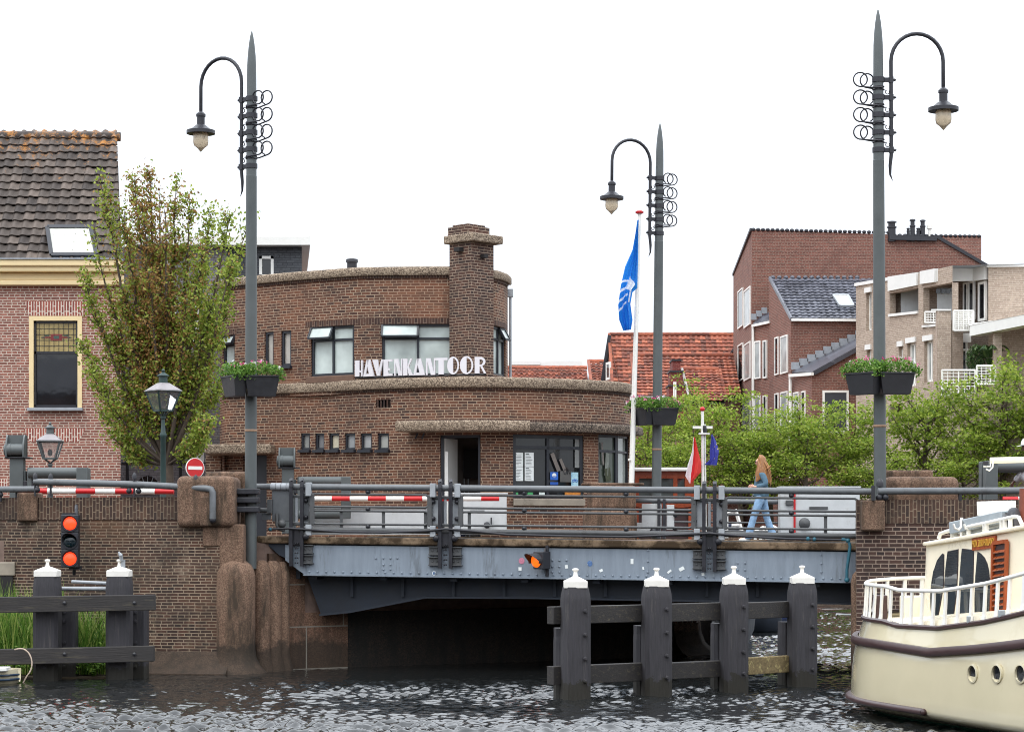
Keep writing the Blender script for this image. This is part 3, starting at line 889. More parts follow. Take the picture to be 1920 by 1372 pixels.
# ---- rails on the wing walls
wr = thing('wall_railing', 'thick grey pipe rail bending down at the granite pier, on the reed side wall', 'railing', (X(220, 37.9), 37.9, 3.0))
mb = MB()
mb.tube([P(64, 903, 38.0), P(180, 905.5, 37.85), P(260, 908, 37.75), P(330, 912, 37.62), P(388, 915.5, 37.5), P(396, 917, 37.48), P(399, 923, 37.47), P(399, 972, 37.47)], .058, 14); mb.build('top_rail', M_rail, wr, smooth=50)
mb = MB(); mb.ball(P(399, 974, 37.47), .06, 12, 8); mb.build('ball_foot', M_black, wr, smooth=60)
for px, py, y in ((70, 918, 38.0), (242, 920, 37.75), (260, 920, 37.75), (362, 922, 37.55), (373, 922, 37.55)): mb = MB(); mb.ball(P(px, py, y), .05, 12, 8); mb.build('ball_foot', M_black, wr, smooth=60)
mb = MB()
for px, py, y in ((66, 898, 38.0), (95, 899, 38.0), (252, 898, 37.75), (367, 902, 37.55)): mb.lathe([(.04, 0), (.04, .05), (.03, .09), (0, .12)], P(px, py, y), 10); mb.tube([P(px, py, y), P(px, 930, y)], .02, 8)
mb.build('finial', M_black, wr, smooth=50)
wr2 = thing('wall_railing', 'lower grey pipe rail on the wall beside the barrier machine at the picture edge', 'railing', (X(0, 38.5), 38.5, 3.0))
mb = MB(); mb.tube([P(-140, 917, 38.7), P(70, 917, 38.25)], .055, 12); mb.build('top_rail', M_rail, wr2, smooth=50)
mb = MB(); mb.ball(P(1, 927, 38.4), .05, 12, 8)
for px in (-60, 1, 31): mb.tube([P(px, 917, 38.4), P(px, 940, 38.4)], .025, 8)
mb.build('ball_foot', M_black, wr2, smooth=60)
wr3 = thing('wall_railing', 'straight grey pipe rail above the brick pier behind the cream boat', 'railing', (X(1780, 36.4), 36.4, 3.0))
mb = MB(); mb.tube([P(1646, 920.5, 36.2), P(1780, 920, 36.2), P(2080, 919, 36.2), Vector((30, 36.2, Z(919, 36.2)))], .058, 14); mb.build('top_rail', M_rail, wr3, smooth=50)
for px in (1648, 1660): mb = MB(); mb.ball(P(px, 932, 36.2), .06); mb.build('ball_foot', M_black, wr3, smooth=60)
mb = MB(); mb.lathe([(.06, 0), (.06, .06), (.045, .11), (0, .15)], P(1650, 912, 36.25), 12); mb.bar(P(1637, 910, 36.15), P(1637, 938, 36.15), .05, .08, up=(0, 1, 0))
for px in (1800, 1960): mb.tube([P(px, 921, 36.2), P(px, 938, 36.2)], .03, 8)
mb.build('ball_foot', M_black, wr3, smooth=60)
# ------------------------------------------------------------------ the harbour office
LOW = [(412, 50.3), (422, 49.6), (470, 49.25), (522, 49.0), (605, 48.45), (689, 47.7), (785, 47.1), (875, 46.85), (950, 46.95), (1046, 47.4), (1110, 47.85), (1150, 48.3), (1172, 48.75), (1181, 49.3)]
UPP = [(412, 50.9), (416, 50.35), (424, 50.1), (470, 49.55), (530, 48.95), (594, 48.45), (657, 48.0), (720, 47.8), (850, 47.75), (900, 48.05), (932, 48.5), (946, 49.0), (952, 49.6)]
def curve(tab, step=9):
    """smooth plan curve sampled from the table (Catmull-Rom), as (px, X, Y)"""
    out = []
    t = [tab[0]] + list(tab) + [tab[-1]]
    for i in range(1, len(t) - 2):
        p0, p1, p2, p3 = t[i - 1], t[i], t[i + 1], t[i + 2]
        n = max(1, int((p2[0] - p1[0]) / step))
        for k in range(n):
            u = k / n
            q = [.5 * (2 * p1[j] + (p2[j] - p0[j]) * u + (2 * p0[j] - 5 * p1[j] + 4 * p2[j] - p3[j]) * u * u + (3 * p1[j] - p0[j] - 3 * p2[j] + p3[j]) * u ** 3) for j in (0, 1)]
            out.append(q)
    out.append(list(tab[-1]))
    return out
class Plan:
    def __init__(s, tab):
        c = curve(tab)
        s.px = np.array([a for a, _ in c]); s.Y = np.array([b for _, b in c])
    def y(s, px): return float(np.interp(px, s.px, s.Y))
    def pt(s, px, out=0.0):
        y = s.y(px); p = Vector((X(px, y), y, 0))
        if out:
            a, b = s.raw(px - 4), s.raw(px + 4)
            d = (b - a).normalized()
            p += Vector((d.y, -d.x, 0)) * out
        return p
    def raw(s, px):
        px = min(max(px, s.px[0]), s.px[-1]); y = s.y(px); return Vector((X(px, y), y, 0))
    def at(s, px, py, out=0.0):
        p = s.pt(px, out); return Vector((p.x, p.y, Z(py, s.y(px))))
LP, UP = Plan(LOW), Plan(UPP)

def facade(mb, plan, z0, z1, ops, px0=None, px1=None, out=0.0, reveal=.14, rev_mb=None):
    """brick skin along the plan with real openings; ops = [(pxa, pxb, za, zb)]"""
    px0 = plan.px[0] if px0 is None else px0; px1 = plan.px[-1] if px1 is None else px1
    xs = sorted(set([px0, px1] + [p for p in plan.px if px0 < p < px1] + [p for o in ops for p in o[:2]]))
    zs = sorted(set([z0, z1] + [z for o in ops for z in o[2:]]))
    pts = [plan.pt(p, out) for p in xs]
    us = [0.0]
    for a, b in zip(pts[:-1], pts[1:]): us.append(us[-1] + (b - a).length)
    for i in range(len(xs) - 1):
        for j in range(len(zs) - 1):
            mx, mz = (xs[i] + xs[i + 1]) / 2, (zs[j] + zs[j + 1]) / 2
            if any(a < mx < b and c < mz < d for a, b, c, d in ops): continue
            za, zb = Vector((0, 0, zs[j])), Vector((0, 0, zs[j + 1]))
            mb.quad(pts[i] + za, pts[i + 1] + za, pts[i + 1] + zb, pts[i] + zb, [(us[i], zs[j]), (us[i + 1], zs[j]), (us[i + 1], zs[j + 1]), (us[i], zs[j + 1])])
    for a, b, c, d in ops:
        pa, pb = plan.pt(a, out), plan.pt(b, out); ia, ib = plan.pt(a, out - reveal), plan.pt(b, out - reveal)
        c_, d_ = Vector((0, 0, c)), Vector((0, 0, d))
        mb.quad(pa + c_, ia + c_, ia + d_, pa + d_); mb.quad(ib + c_, pb + c_, pb + d_, ib + d_)
        seq = [a] + [p for p in plan.px if a < p < b] + [b]
        for p, q in zip(seq[:-1], seq[1:]):
            A, B, IA, IB = plan.pt(p, out), plan.pt(q, out), plan.pt(p, out - reveal), plan.pt(q, out - reveal)
            mb.quad(A + c_, B + c_, IB + c_, IA + c_); mb.quad(IA + d_, IB + d_, B + d_, A + d_)
def band(mb, plan, px0, px1, z0, z1, out, inn=.3, rnd=.05):
    """moulded band with rounded nose along the plan"""
    xs = [px0] + [p for p in plan.px if px0 < p < px1] + [px1]
    prof = [(-inn, z0), (out - rnd * .3, z0), (out, z0 + rnd * .4), (out, z1 - rnd), (out - rnd * .3, z1 - rnd * .3), (out - rnd, z1), (-inn, z1)]
    vs = []; fs = []; k = len(prof)
    for p in xs:
        for o, z in prof:
            v = plan.pt(p, o); vs.append(Vector((v.x, v.y, z)))
    for i in range(len(xs) - 1):
        for j in range(k - 1): fs.append((i * k + j, (i + 1) * k + j, (i + 1) * k + j + 1, i * k + j + 1))
    fs.append(tuple(range(k))); fs.append(tuple((len(xs) - 1) * k + j for j in reversed(range(k))))
    mb.add(vs, fs)

def zz(plan, px, py): return Z(py, plan.y(px))
off = thing('harbour_office', 'curved two storey brown brick harbour office with chimney and pebbled concrete bands', 'office building', (X(780, 48), 50, GZ))
# --- openings
def op(plan, a, b, y0, y1): m = (a + b) / 2; return (a, b, zz(plan, m, y1), zz(plan, m, y0))
six = [(564, 581), (591, 608), (617, 636), (646, 666), (676, 697), (708, 729)]
lo_ops = [op(LP, a, b, 812, 843) for a, b in six]
DOOR = (825, 901, GZ, zz(LP, 860, 815)); lo_ops.append(DOOR)
WL1 = (962, 1095, zz(LP, 1030, 934), zz(LP, 1030, 815)); lo_ops.append(WL1)
WL2 = (1122, 1180, zz(LP, 1150, 925), zz(LP, 1150, 815)); lo_ops.append(WL2)
VENT = op(LP, 705, 733, 749, 764); lo_ops.append(VENT)
DL = (456, 500, GZ, zz(LP, 480, 853)); lo_ops.append(DL)
W1 = op(UP, 583, 664, 611, 704); W2 = op(UP, 716, 852, 607, 704)
S1 = op(UP, 496, 513, 622, 688); S2 = op(UP, 527, 546, 620, 686); SL = op(UP, 417, 440, 628, 702); SR = op(UP, 924, 948, 612, 704)
up_ops = [W1, W2, S1, S2, SL, SR]
ZL = zz(LP, 875, 726); ZLt = zz(LP, 875, 706.5)      # lower band
ZU = zz(UP, 800, 516.5); ZUt = zz(UP, 800, 500)
mb = MB(); facade(mb, LP, GZ - .1, ZL + .02, lo_ops)
a, b = LP.pt(1181), LP.pt(412)
mb.prism([(b.x + .05, b.y), (b.x + .05, 57.5), (a.x - .05, 57.5), (a.x - .05, a.y)][::-1], ZL - .02, ZL + .03)
# sides and back
for p, q in (((a.x, a.y), (a.x - .02, 57.5)), ((a.x - .02, 57.5), (b.x, 57.5)), ((b.x, 57.5), (b.x, b.y))):
    L = (Vector(q) - Vector(p)).length
    mb.quad((p[0], p[1], GZ - .1), (q[0], q[1], GZ - .1), (q[0], q[1], ZL), (p[0], p[1], ZL), [(0, 0), (L, 0), (L, 2), (0, 2)])
mb.build('lower_wall', M_haven, off, fix=False)
mb = MB(); facade(mb, UP, ZLt - .3, ZU + .02, up_ops)
c, d = UP.pt(952), UP.pt(412)
for p, q in (((c.x, c.y), (c.x - .3, 57)), ((c.x - .3, 57), (d.x, 57)), ((d.x, 57), (d.x, d.y))):
    L = (Vector(q) - Vector(p)).length
    mb.quad((p[0], p[1], ZLt - .3), (q[0], q[1], ZLt - .3), (q[0], q[1], ZU), (p[0], p[1], ZU), [(0, 0), (L, 0), (L, 2), (0, 2)])
mb.build('upper_wall', M_haven, off, fix=False)
mb = MB(); band(mb, LP, 419, 1181, ZL, ZLt, .10, 1.2); mb.build('lower_band', M_aggr, off, smooth=50)
mb = MB(); band(mb, UP, 412, 952, ZU, ZUt, .09, 1.2); mb.build('upper_band', M_aggr, off, smooth=50)
mb = MB()
lowroof = [LP.pt(p, -.9) for p in LP.px]; mb.add([Vector((v.x, v.y, ZLt - .08)) for v in lowroof] + [Vector((LP.pt(1181).x, 57.4, ZLt - .08)), Vector((LP.pt(412).x, 57.4, ZLt - .08))], [tuple(range(len(lowroof) + 2))])
uproof = [UP.pt(p, -.9) for p in UP.px]; mb.add([Vector((v.x, v.y, ZUt - .08)) for v in uproof] + [Vector((c.x - .3, 57, ZUt - .08)), Vector((d.x, 57, ZUt - .08))], [tuple(range(len(uproof) + 2))])
mb.build('flat_roof', M_asphalt, off)
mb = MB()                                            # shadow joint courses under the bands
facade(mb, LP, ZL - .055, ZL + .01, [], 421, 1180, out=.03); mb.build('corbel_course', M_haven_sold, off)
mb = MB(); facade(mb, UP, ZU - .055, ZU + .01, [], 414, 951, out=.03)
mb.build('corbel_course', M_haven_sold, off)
for o_, pa_, pb_ in ((W1, 573, 853), (SL, 413, 444), (SR, 922, 951)):
    mb = MB(); facade(mb, UP, o_[3], o_[3] + .125, [], pa_, pb_, out=.006); mb.build('soldier_course', M_haven_sold, off)
mb = MB()
band(mb, LP, 962, 1095, WL1[2] - .16, WL1[2] - .01, .05, .2, .02); mb.build('stone_sill', M_concrete, off)
mb = MB(); band(mb, UP, 575, 664, ZLt - .02, W1[2] - .002, .03, .15, .02); mb.build('stone_sill', paint('brown_sill', srgb(110, 84, 70), .8, .25, 8), off)

# --- windows
M_int = paint('pale_interior', srgb(168, 164, 156), .9, .2, 2)
def window(plan, o, muls=(), trans=(), pane=None, fw=.055, inset=.07, sill=False, name='window', only=None, parent=None, tilt=None):
    """frame with mullions (fractions) and transoms (fractions up), panes as one sub part"""
    a, b, z0, z1 = o
    A, B = plan.pt(a, -inset), plan.pt(b, -inset)
    d = (B - A); L = d.length; d.normalize(); n = Vector((d.y, -d.x, 0))
    V = lambda f, z, q=0: A + d * (f * L) + n * q + Vector((0, 0, z))
    m = MB(); H = z1 - z0
    m.bar(V(0, z0 + fw / 2), V(1, z0 + fw / 2), .07, fw); m.bar(V(0, z1 - fw / 2), V(1, z1 - fw / 2), .07, fw)
    m.bar(V(fw / 2 / L, z0 + fw), V(fw / 2 / L, z1 - fw), fw, .07, up=n); m.bar(V(1 - fw / 2 / L, z0 + fw), V(1 - fw / 2 / L, z1 - fw), fw, .07, up=n)
    for f in muls: m.bar(V(f, z0 + fw), V(f, z1 - fw), fw * .9, .064, up=n)
    for f, f0, f1 in trans: m.bar(V(f0, z0 + H * f, .002), V(f1, z0 + H * f, .002), .06, fw * .9)
    if sill: m.box(V(.5, z0 - .03, .06), (L + .06, .2, .06), m=Matrix((d, n, Vector((0, 0, 1)))).transposed())
    w = m.build(name, M_frame, parent or off)
    g = MB(); g.quad(V(0, z0, -.01), V(1, z0, -.01), V(1, z1, -.01), V(0, z1, -.01)); g.build('pane', pane or M_frost, w)
    if tilt:
        for f0, f1, g0, g1 in tilt:                   # opened top hung vent
            m = MB()
            zt, zb = z0 + H * g1, z0 + H * g0; q = (zt - zb) * .55
            c = [V(f0, zt, .04), V(f1, zt, .04), V(f1, zb, .04 + q), V(f0, zb, .04 + q)]
            for i in range(4): m.bar(c[i], c[(i + 1) % 4], .04, .05, up=n)
            v = m.build('vent_sash', M_frame, w)
            m = MB(); m.quad(*c); m.build('pane', M_frost, w)
    return w
window(UP, W1, (.5,), ((.72, 0, 1),), tilt=[(.0, .5, .76, .99)])
window(UP, W2, (.5,), ((.72, 0, 1),), tilt=[(.0, .5, .76, .99)])
for s in (S1, S2): window(UP, s, pane=glass('blind_pane', srgb(170, 164, 156), .1, .01), sill=True)
window(UP, SL, (), ((.74, 0, 1),), tilt=[(.0, 1, .78, .99)])
window(UP, SR, (.55,), ((.74, 0, 1),), tilt=[(.55, 1, .76, .99)])
for k, (a, b) in enumerate(six): window(LP, lo_ops[k], pane=glass('curtain_pane', srgb(*[(150, 150, 146), (120, 120, 122), (196, 186, 162), (146, 148, 150), (160, 160, 160), (176, 176, 170)][k]), .12, .01), sill=True, fw=.045)
wbig = window(LP, WL1, (.50,), ((.80, 0, 1),), pane=M_midglass, fw=.075)
wend = window(LP, (1122, 1160, WL2[2], WL2[3]), (), ((.72, 0, 1),), pane=glass('plant_pane', srgb(74, 82, 72), .05, .03, .7), fw=.06)
window(LP, (1160, 1180, WL2[2], WL2[3]), (), ((.72, 0, 1),), pane=glass('pale_pane', srgb(150, 156, 150), .05, .03, .7), fw=.05)
# things seen in the office windows, all fixed to the glass or standing just inside it
def onwin(px, py, w, h, m, name, inset=.05, par=None, rot=0):
    p = LP.at(px, py, -inset); a, b = LP.pt(962), LP.pt(1095); d = (b - a).normalized(); n = Vector((d.y, -d.x, 0))
    g = MB()
    c = [p + d * sx * w / 2 + Vector((0, 0, sz * h / 2)) for sx, sz in ((-1, -1), (1, -1), (1, 1), (-1, 1))]
    g.slab(c, .004, n); return g.build(name, m, par or wbig), d, n, p
for px, py in ((974, 861), (994, 861), (974, 888), (994, 888)):
    o, d, n, p = onwin(px, py, .215, .30, M_paper, 'notice')
    g = MB()
    rr = random.Random(px + py)
    for k in range(7):
        zz_ = .085 - k * .032; w = rr.uniform(.08, .16)
        c = p + n * .003 + Vector((0, 0, zz_)); g.bar(c - d * .085, c - d * .085 + d * w, .003, .007)
    c = p + n * .003 + Vector((0, 0, .12)); g.bar(c - d * .085, c - d * (.055 - (.05 if px > 980 else 0)), .003, .018)
    g.build('print', M_ink, o)
M_bposter = paint('blue_poster', srgb(34, 98, 190), .5, .1, 6)
o, d, n, p = onwin(1041, 892, .19, .17, M_bposter, 'poster')
g = MB(); ring = [p + n * .004 + d * .05 * math.cos(a) + Vector((0, 0, .015 + .05 * math.sin(a))) for a in np.linspace(0, 6.28, 17)[:-1]]
g.slab(ring, .002, n); g.build('disc', M_paper, o)
g = MB(); g.slab([p + n * .006 + d * x + Vector((0, 0, z)) for x, z in ((-.04, .0), (.04, .0), (.025, -.025), (-.025, -.025))], .002, n); g.build('wave', M_bposter, o)
onwin(1041, 906, .19, .06, paint('blue_label', srgb(28, 84, 172), .5, .1, 6), 'poster')
o, d, n, p = onwin(1080, 898, .17, .30, paint('bike_poster', srgb(176, 214, 226), .5, .1, 12, dirt=srgb(64, 150, 196), dirt_amt=.42), 'poster')
g = MB()
for s in (-.035, .04):
    ring = [p + n * .004 + d * (s + .028 * math.cos(a)) + Vector((0, 0, -.035 + .028 * math.sin(a))) for a in np.linspace(0, 6.28, 13)[:-1]]
    g.tube(ring, .006, 5, closed=True)
g.tube([p + n * .004 + d * -.035 + Vector((0, 0, -.035)), p + n * .004 + Vector((0, 0, .005)), p + n * .004 + d * .04 + Vector((0, 0, -.035))], .006, 5); g.build('bicycle_print', M_bposter, o)
for px, w, m in ((968, .13, 'green'), (996, .13, 'green'), (1018, .14, 'white')):
    onwin(px, 927, w, .10, paint(m + '_card', srgb(70, 160, 96) if m == 'green' else srgb(220, 236, 224), .6, .25, 40, dirt=srgb(226, 236, 228), dirt_amt=.42), 'card')
onwin(1076, 926, .38, .11, paint('orange_card', srgb(196, 122, 40), .6, .3, 20, dirt=srgb(230, 190, 110), dirt_amt=.3), 'card')
def inside(px, py, w, h, m, rot, name, inset=.062, par=None):
    p = LP.at(px, py, -inset); a, b = LP.pt(px - 20), LP.pt(px + 20); d = (b - a).normalized(); n = Vector((d.y, -d.x, 0))
    g = MB(); cs, sn = math.cos(rot), math.sin(rot)
    g.slab([p + d * (sx * w / 2 * cs - sz * h / 2 * sn) + Vector((0, 0, sx * w / 2 * sn + sz * h / 2 * cs)) for sx, sz in ((-1, -1), (1, -1), (1, 1), (-1, 1))], .002, n)
    return g.build(name, m, par or wbig)
M_muted = paint('muted_paper', srgb(120, 112, 106), .8, .2, 6)
inside(1044, 866, .09, .42, M_muted, .42, 'folded_board'); inside(1058, 872, .07, .30, M_muted, .45, 'folded_board')
inside(1064, 893, .30, .24, paint('chalk_board', srgb(92, 90, 88), .8, .2, 6), 0, 'board')
inside(1085, 848, .12, .66, paint('curtain_grey', srgb(134, 136, 134), .9, .15, 4), 0, 'curtain')
# painted ON on the board
g = MB()
p = LP.at(1066, 884, -.056); a, b = LP.pt(1040), LP.pt(1090); d = (b - a).normalized()
ring = [p + d * (.034 * math.cos(t) - .05) + Vector((0, 0, .055 * math.sin(t))) for t in np.linspace(0, 6.28, 17)[:-1]]
g.tube(ring, .008, 5, closed=True)
q = p + d * .045
g.tube([q + d * -.035 + Vector((0, 0, -.055)), q + d * -.035 + Vector((0, 0, .055)), q + d * .03 + Vector((0, 0, -.055)), q + d * .03 + Vector((0, 0, .055))], .008, 5)
g.build('board_letters', M_black, wbig)
inside(1134, 850, .05, .5, M_muted, .1, 'curtain', par=wend); inside(1144, 890, .2, .3, paint('plant_shape', srgb(66, 70, 50), .8, .5, 14), .2, 'house_plant', par=wend)
inside(1142, 870, .12, .5, paint('lace', srgb(126, 130, 122), .9, .3, 9), -.1, 'curtain', par=wend)

# --- door: open leaf, dim room behind
dr = MB()
A, B = LP.pt(825, -.1), LP.pt(901, -.1)
dd = (B - A).normalized(); n = Vector((dd.y, -dd.x, 0)); zt = DOOR[3]
dr.bar(A + dd * .03 + Vector((0, 0, GZ)), A + dd * .03 + Vector((0, 0, zt)), .06, .1, up=n); dr.bar(B - dd * .02 + Vector((0, 0, GZ)), B - dd * .02 + Vector((0, 0, zt)), .04, .1, up=n)
dr.bar(A + Vector((0, 0, zt - .03)), B + Vector((0, 0, zt - .03)), .1, .06)
dfr = dr.build('door_frame', M_frame, off)
dl = MB(); h0 = A + dd * .07; l1 = h0 - n * .55 + dd * .18
dl.bar((h0 + l1) / 2 + Vector((0, 0, GZ + .02)), (h0 + l1) / 2 + Vector((0, 0, zt - .07)), (l1 - h0).length, .05, up=(l1 - h0).normalized().cross(Vector((0, 0, 1))))
dleaf = dl.build('door', paint('door_paint', srgb(206, 204, 200), .5, .06, 3), off)
dl = MB(); e = A + dd * .115 + n * .02; dl.bar(e + Vector((0, 0, GZ)), e + Vector((0, 0, zt - .35)), .07, .04, up=n); dl.build('door_edge', M_white, dleaf)
rm = MB(); rb = [A + dd * .06 - n * .02, A + dd * .06 - n * 1.6, B - n * 1.6, B - n * .02]
rm.quad(rb[1] + Vector((0, 0, GZ)), rb[2] + Vector((0, 0, GZ)), rb[2] + Vector((0, 0, zt)), rb[1] + Vector((0, 0, zt)))
rm.quad(rb[0] + Vector((0, 0, GZ)), rb[1] + Vector((0, 0, GZ)), rb[1] + Vector((0, 0, zt)), rb[0] + Vector((0, 0, zt)))
rm.quad(rb[2] + Vector((0, 0, GZ)), rb[3] + Vector((0, 0, GZ)), rb[3] + Vector((0, 0, zt)), rb[2] + Vector((0, 0, zt)))
rm.quad(*[v + Vector((0, 0, zt - .001)) for v in rb]); rm.quad(*[v + Vector((0, 0, GZ + .01)) for v in rb])
room = rm.build('hallway', paint('hall_wall', srgb(120, 112, 106), .9, .2, 2), off, fix=False)
rm = MB()
for f, w, z0, z1 in ((.62, .55, 1.35, 2.0), (.90, .3, .2, 1.3)):
    c = rb[1].lerp(rb[2], f) + n * .12; rm.box(c + Vector((0, 0, GZ + (z0 + z1) / 2)), (w, .2, z1 - z0))
rm.build('wall_cupboard', M_darkroom, room)
rm = MB(); c = rb[1].lerp(rb[2], .3) + n * .3
for k in (0, .09): rm.tube([c + dd * (k + .05) + Vector((0, 0, GZ + .05)), c + dd * (k - .02) + n * -.15 + Vector((0, 0, GZ + 1.75))], .014, 6)
rm.build('broom', M_silver, room)
rm = MB(); rm.lathe([(.10, 0), (.12, .45), (.06, .75), (0, .8)], rb[1].lerp(rb[2], .22) + n * .4 + Vector((0, 0, GZ + .02)), 10); rm.build('blue_bag', paint('navy_cloth', srgb(40, 50, 92), .9, .2, 6), room)
# dark entrance at the left, its slab, vent grille, canopies
rm = MB(); A2, B2 = LP.pt(456, -.14), LP.pt(500, -.14); rm.quad(A2 + Vector((0, 0, GZ)), B2 + Vector((0, 0, GZ)), B2 + Vector((0, 0, DL[3])), A2 + Vector((0, 0, DL[3]))); rm.build('side_door', M_frame, off)
zc0, zc1 = zz(LP, 460, 853), zz(LP, 460, 835)
cs = MB(); p0, p1 = P(383, 844, 48.6), P(508, 844, 48.35)
cs.prism([(p0.x, p0.y), (p1.x, p1.y), (p1.x + .03, p1.y + .8), (p0.x - .03, p0.y + 1.4)], zc0, zc1); cs.build('side_canopy', M_aggr, off, bevel=.045, seg=3)
cs = MB()
for px, y in ((388, 49.0),): cs.box((X(398, 49.2), 49.5, (GZ + zc0) / 2), (.34, .3, zc0 - GZ))
cs.build('side_pier', M_haven, off)
cs = MB(); v0, v1 = LP.pt(705, -.12), LP.pt(733, -.12); cs.quad(v0 + Vector((0, 0, VENT[2])), v1 + Vector((0, 0, VENT[2])), v1 + Vector((0, 0, VENT[3])), v0 + Vector((0, 0, VENT[3])))
cs.build('vent', M_darkroom, off)
cs = MB()
for k in range(5):
    v = LP.pt(707 + k * 6, -.03); cs.box(v + Vector((0, 0, (VENT[2] + VENT[3]) / 2)), (.035, .06, VENT[3] - VENT[2]))
cs.build('vent_bars', M_haven_sold, off)
zk0, zk1 = zz(LP, 880, 809), zz(LP, 880, 790)
cs = MB(); band(cs, LP, 766, 975, zk0, zk1, .62, .1, .05); cs.build('entrance_canopy', M_aggr, off, smooth=45)
cs = MB(); band(cs, LP, 968, 1181, zk0 + .012, zk1 - .01, .30, .1, .04); cs.build('window_hood', speckle('dark_aggregate', srgb(48, 40, 36), srgb(92, 80, 70), srgb(150, 134, 118), scale=48, weather=(.6, .58, .56)), off, smooth=45)  # darker aggregate tones than on the entrance canopy
cs = MB(); band(cs, LP, 766, 1181, zk1 - .005, zk1 + .05, .05, .1, .01); cs.build('ledge', M_haven_sold, off)
# shaded soffit frame strip above openings
cs = MB()
for p in (785, 797): q = LP.at(p, 812, .05); cs.bar(q, q + Vector((-.05, -.02, -.12)), .03, .03)
cs.build('hook', M_frame, off)
# --- chimney
ck = MB(); cc = (X(884, 47.55), 47.62)
rz = R(45)
ck.box((cc[0], cc[1], (ZLt - .3 + 8.68) / 2), (.70, .66, 8.68 - ZLt + .3), R(46))
chm = ck.build('chimney', M_chim, off)
ck = MB(); ck.box((cc[0] + .04, cc[1], 8.78), (.94, .92, .18), R(46)); ck.build('cap_slab', M_aggr, chm, bevel=.03)
ck = MB(); ck.box((cc[0] - .06, cc[1], 8.96), (.66, .62, .18), R(46)); ck.box((cc[0] - .06, cc[1], 9.075), (.52, .48, .05), R(46)); ck.build('cap_brick', M_chim, chm)
ck = MB(); ck.box((X(861, 47.3), 47.32, 8.54), (.17, .17, .09), R(46)); ck.build('smoke_hole', M_darkroom, chm); ck = MB(); ck.box((X(908, 47.2), 47.34, 8.4), (.12, .12, .08), R(46)); ck.build('smoke_hole', M_darkroom, chm)
ck = MB(); ck.lathe([(.11, 0), (.11, .12), (.14, .13), (.13, .2), (0, .23)], P(660, 503, 48.9), 14); ck.build('roof_vent', M_black, off, smooth=40)
ck = MB(); ck.tube([(X(957, 49.9), 49.9, ZLt), (X(957, 49.9), 49.9, zz(UP, 950, 552))], .03, 8); ck.box((X(957, 49.9), 49.9, zz(UP, 950, 545)), (.13, .12, .18))
ck.build('downpipe', M_silver, off)

# --- HAVENKANTOOR letters on the lower band
sg = thing('rooftop_sign', 'white art deco letters reading HAVENKANTOOR on the roof edge', 'sign', tuple(LP.at(790, 705, 0)))
M_letter = paint('letter_enamel', srgb(226, 222, 226), .35, .04, 5)
def E_(cx, cy, rx, ry, n=22): return [(cx + rx * math.cos(2 * math.pi * k / n), cy + ry * math.sin(2 * math.pi * k / n)) for k in range(n)]
def ring_poly(cx, cy, rx, ry, ix, iy, irx, iry):
    """closed polygon outline with hole (bridge cut) for letter O"""
    o = E_(cx, cy, rx, ry, 28); i = E_(ix, iy, irx, iry, 28)
    return o, i
W_ = {}
W_['H'] = [[(0, 0), (.5, 0), (.5, 1), (0, 1)], [(.5, .24), (.72, .24), (.72, .36), (.5, .36)], [(.72, 0), (.88, 0), (.88, 1), (.72, 1)]]
W_['A'] = [[(0, 0), (.16, 0), (.52, 1), (.30, 1)], [(.52, 1), (.30, 1), (.42, .5), (.58, 0), (1.0, 0), (.62, 1)], [(.16, 0), (.58, 0), (.55, .16), (.2, .16)]]
W_['V'] = [[(0, 1), (.46, 1), (.66, .0), (.42, 0)], [(.80, 1), (.96, 1), (.66, 0), (.56, .3)]]
W_['E'] = [[(0, 0), (.42, 0), (.42, 1), (0, 1)], [(.42, .86), (.84, .86), (.84, 1), (.42, 1)], [(.42, .34), (.62, .34), (.62, .46), (.42, .46)], [(.42, 0), (.84, 0), (.84, .14), (.42, .14)]]
W_['N'] = [[(0, 0), (.16, 0), (.16, 1), (0, 1)], [(.16, 1), (.44, 1), (.86, 0), (.5, 0), (.16, .80)], [(.80, .14), (.86, 0), (.92, 0), (.92, 1), (.80, 1)]]
W_['K'] = [[(0, 0), (.42, 0), (.42, 1), (0, 1)], [(.42, .50), (.74, 1), (.94, 1), (.56, .5)], [(.42, .50), (.56, .5), (1.0, 0), (.60, 0)]]
W_['T'] = [[(0, .86), (1.0, .86), (1.0, 1), (0, 1)], [(.28, 0), (.72, 0), (.72, .86), (.28, .86)]]
W_['R'] = [[(0, 0), (.42, 0), (.42, 1), (0, 1)], [(.42, .86), (.42, 1), (.62, 1), (.84, .90), (.94, .72), (.86, .56), (.66, .46), (.42, .42), (.42, .52), (.62, .56), (.74, .72), (.64, .84)], [(.48, .44), (.66, .46), (1.0, 0), (.80, 0)]]
def oletter():
    quads = []
    n = 40
    for k in range(n):
        a0, a1 = 2 * math.pi * k / n, 2 * math.pi * (k + 1) / n
        f = lambda a: (.5 + .5 * math.cos(a), .5 + .53 * math.sin(a))
        def g(a):
            x, y = .5 + .38 * math.cos(a), .5 + .43 * math.sin(a)
            return (max(x, .5), y)
        quads.append([f(a0), f(a1), g(a1), g(a0)])
    return quads
W_['O'] = oletter()
LETTERS = [('H', 664, 679, 706, 676), ('A', 680, 700, 706, 675), ('V', 697, 718, 705, 674.5), ('E', 718, 735, 705, 674), ('N', 738, 753, 704.5, 673), ('K', 755, 773, 704, 672.5), ('A', 774, 796, 703.5, 672), ('N', 798, 815, 703, 671.5),
           ('T', 815, 838, 702, 671), ('O', 838, 860, 701, 669.5), ('O', 862, 887, 700.5, 668.5), ('R', 890, 912, 700, 669)]
rail_pts = []
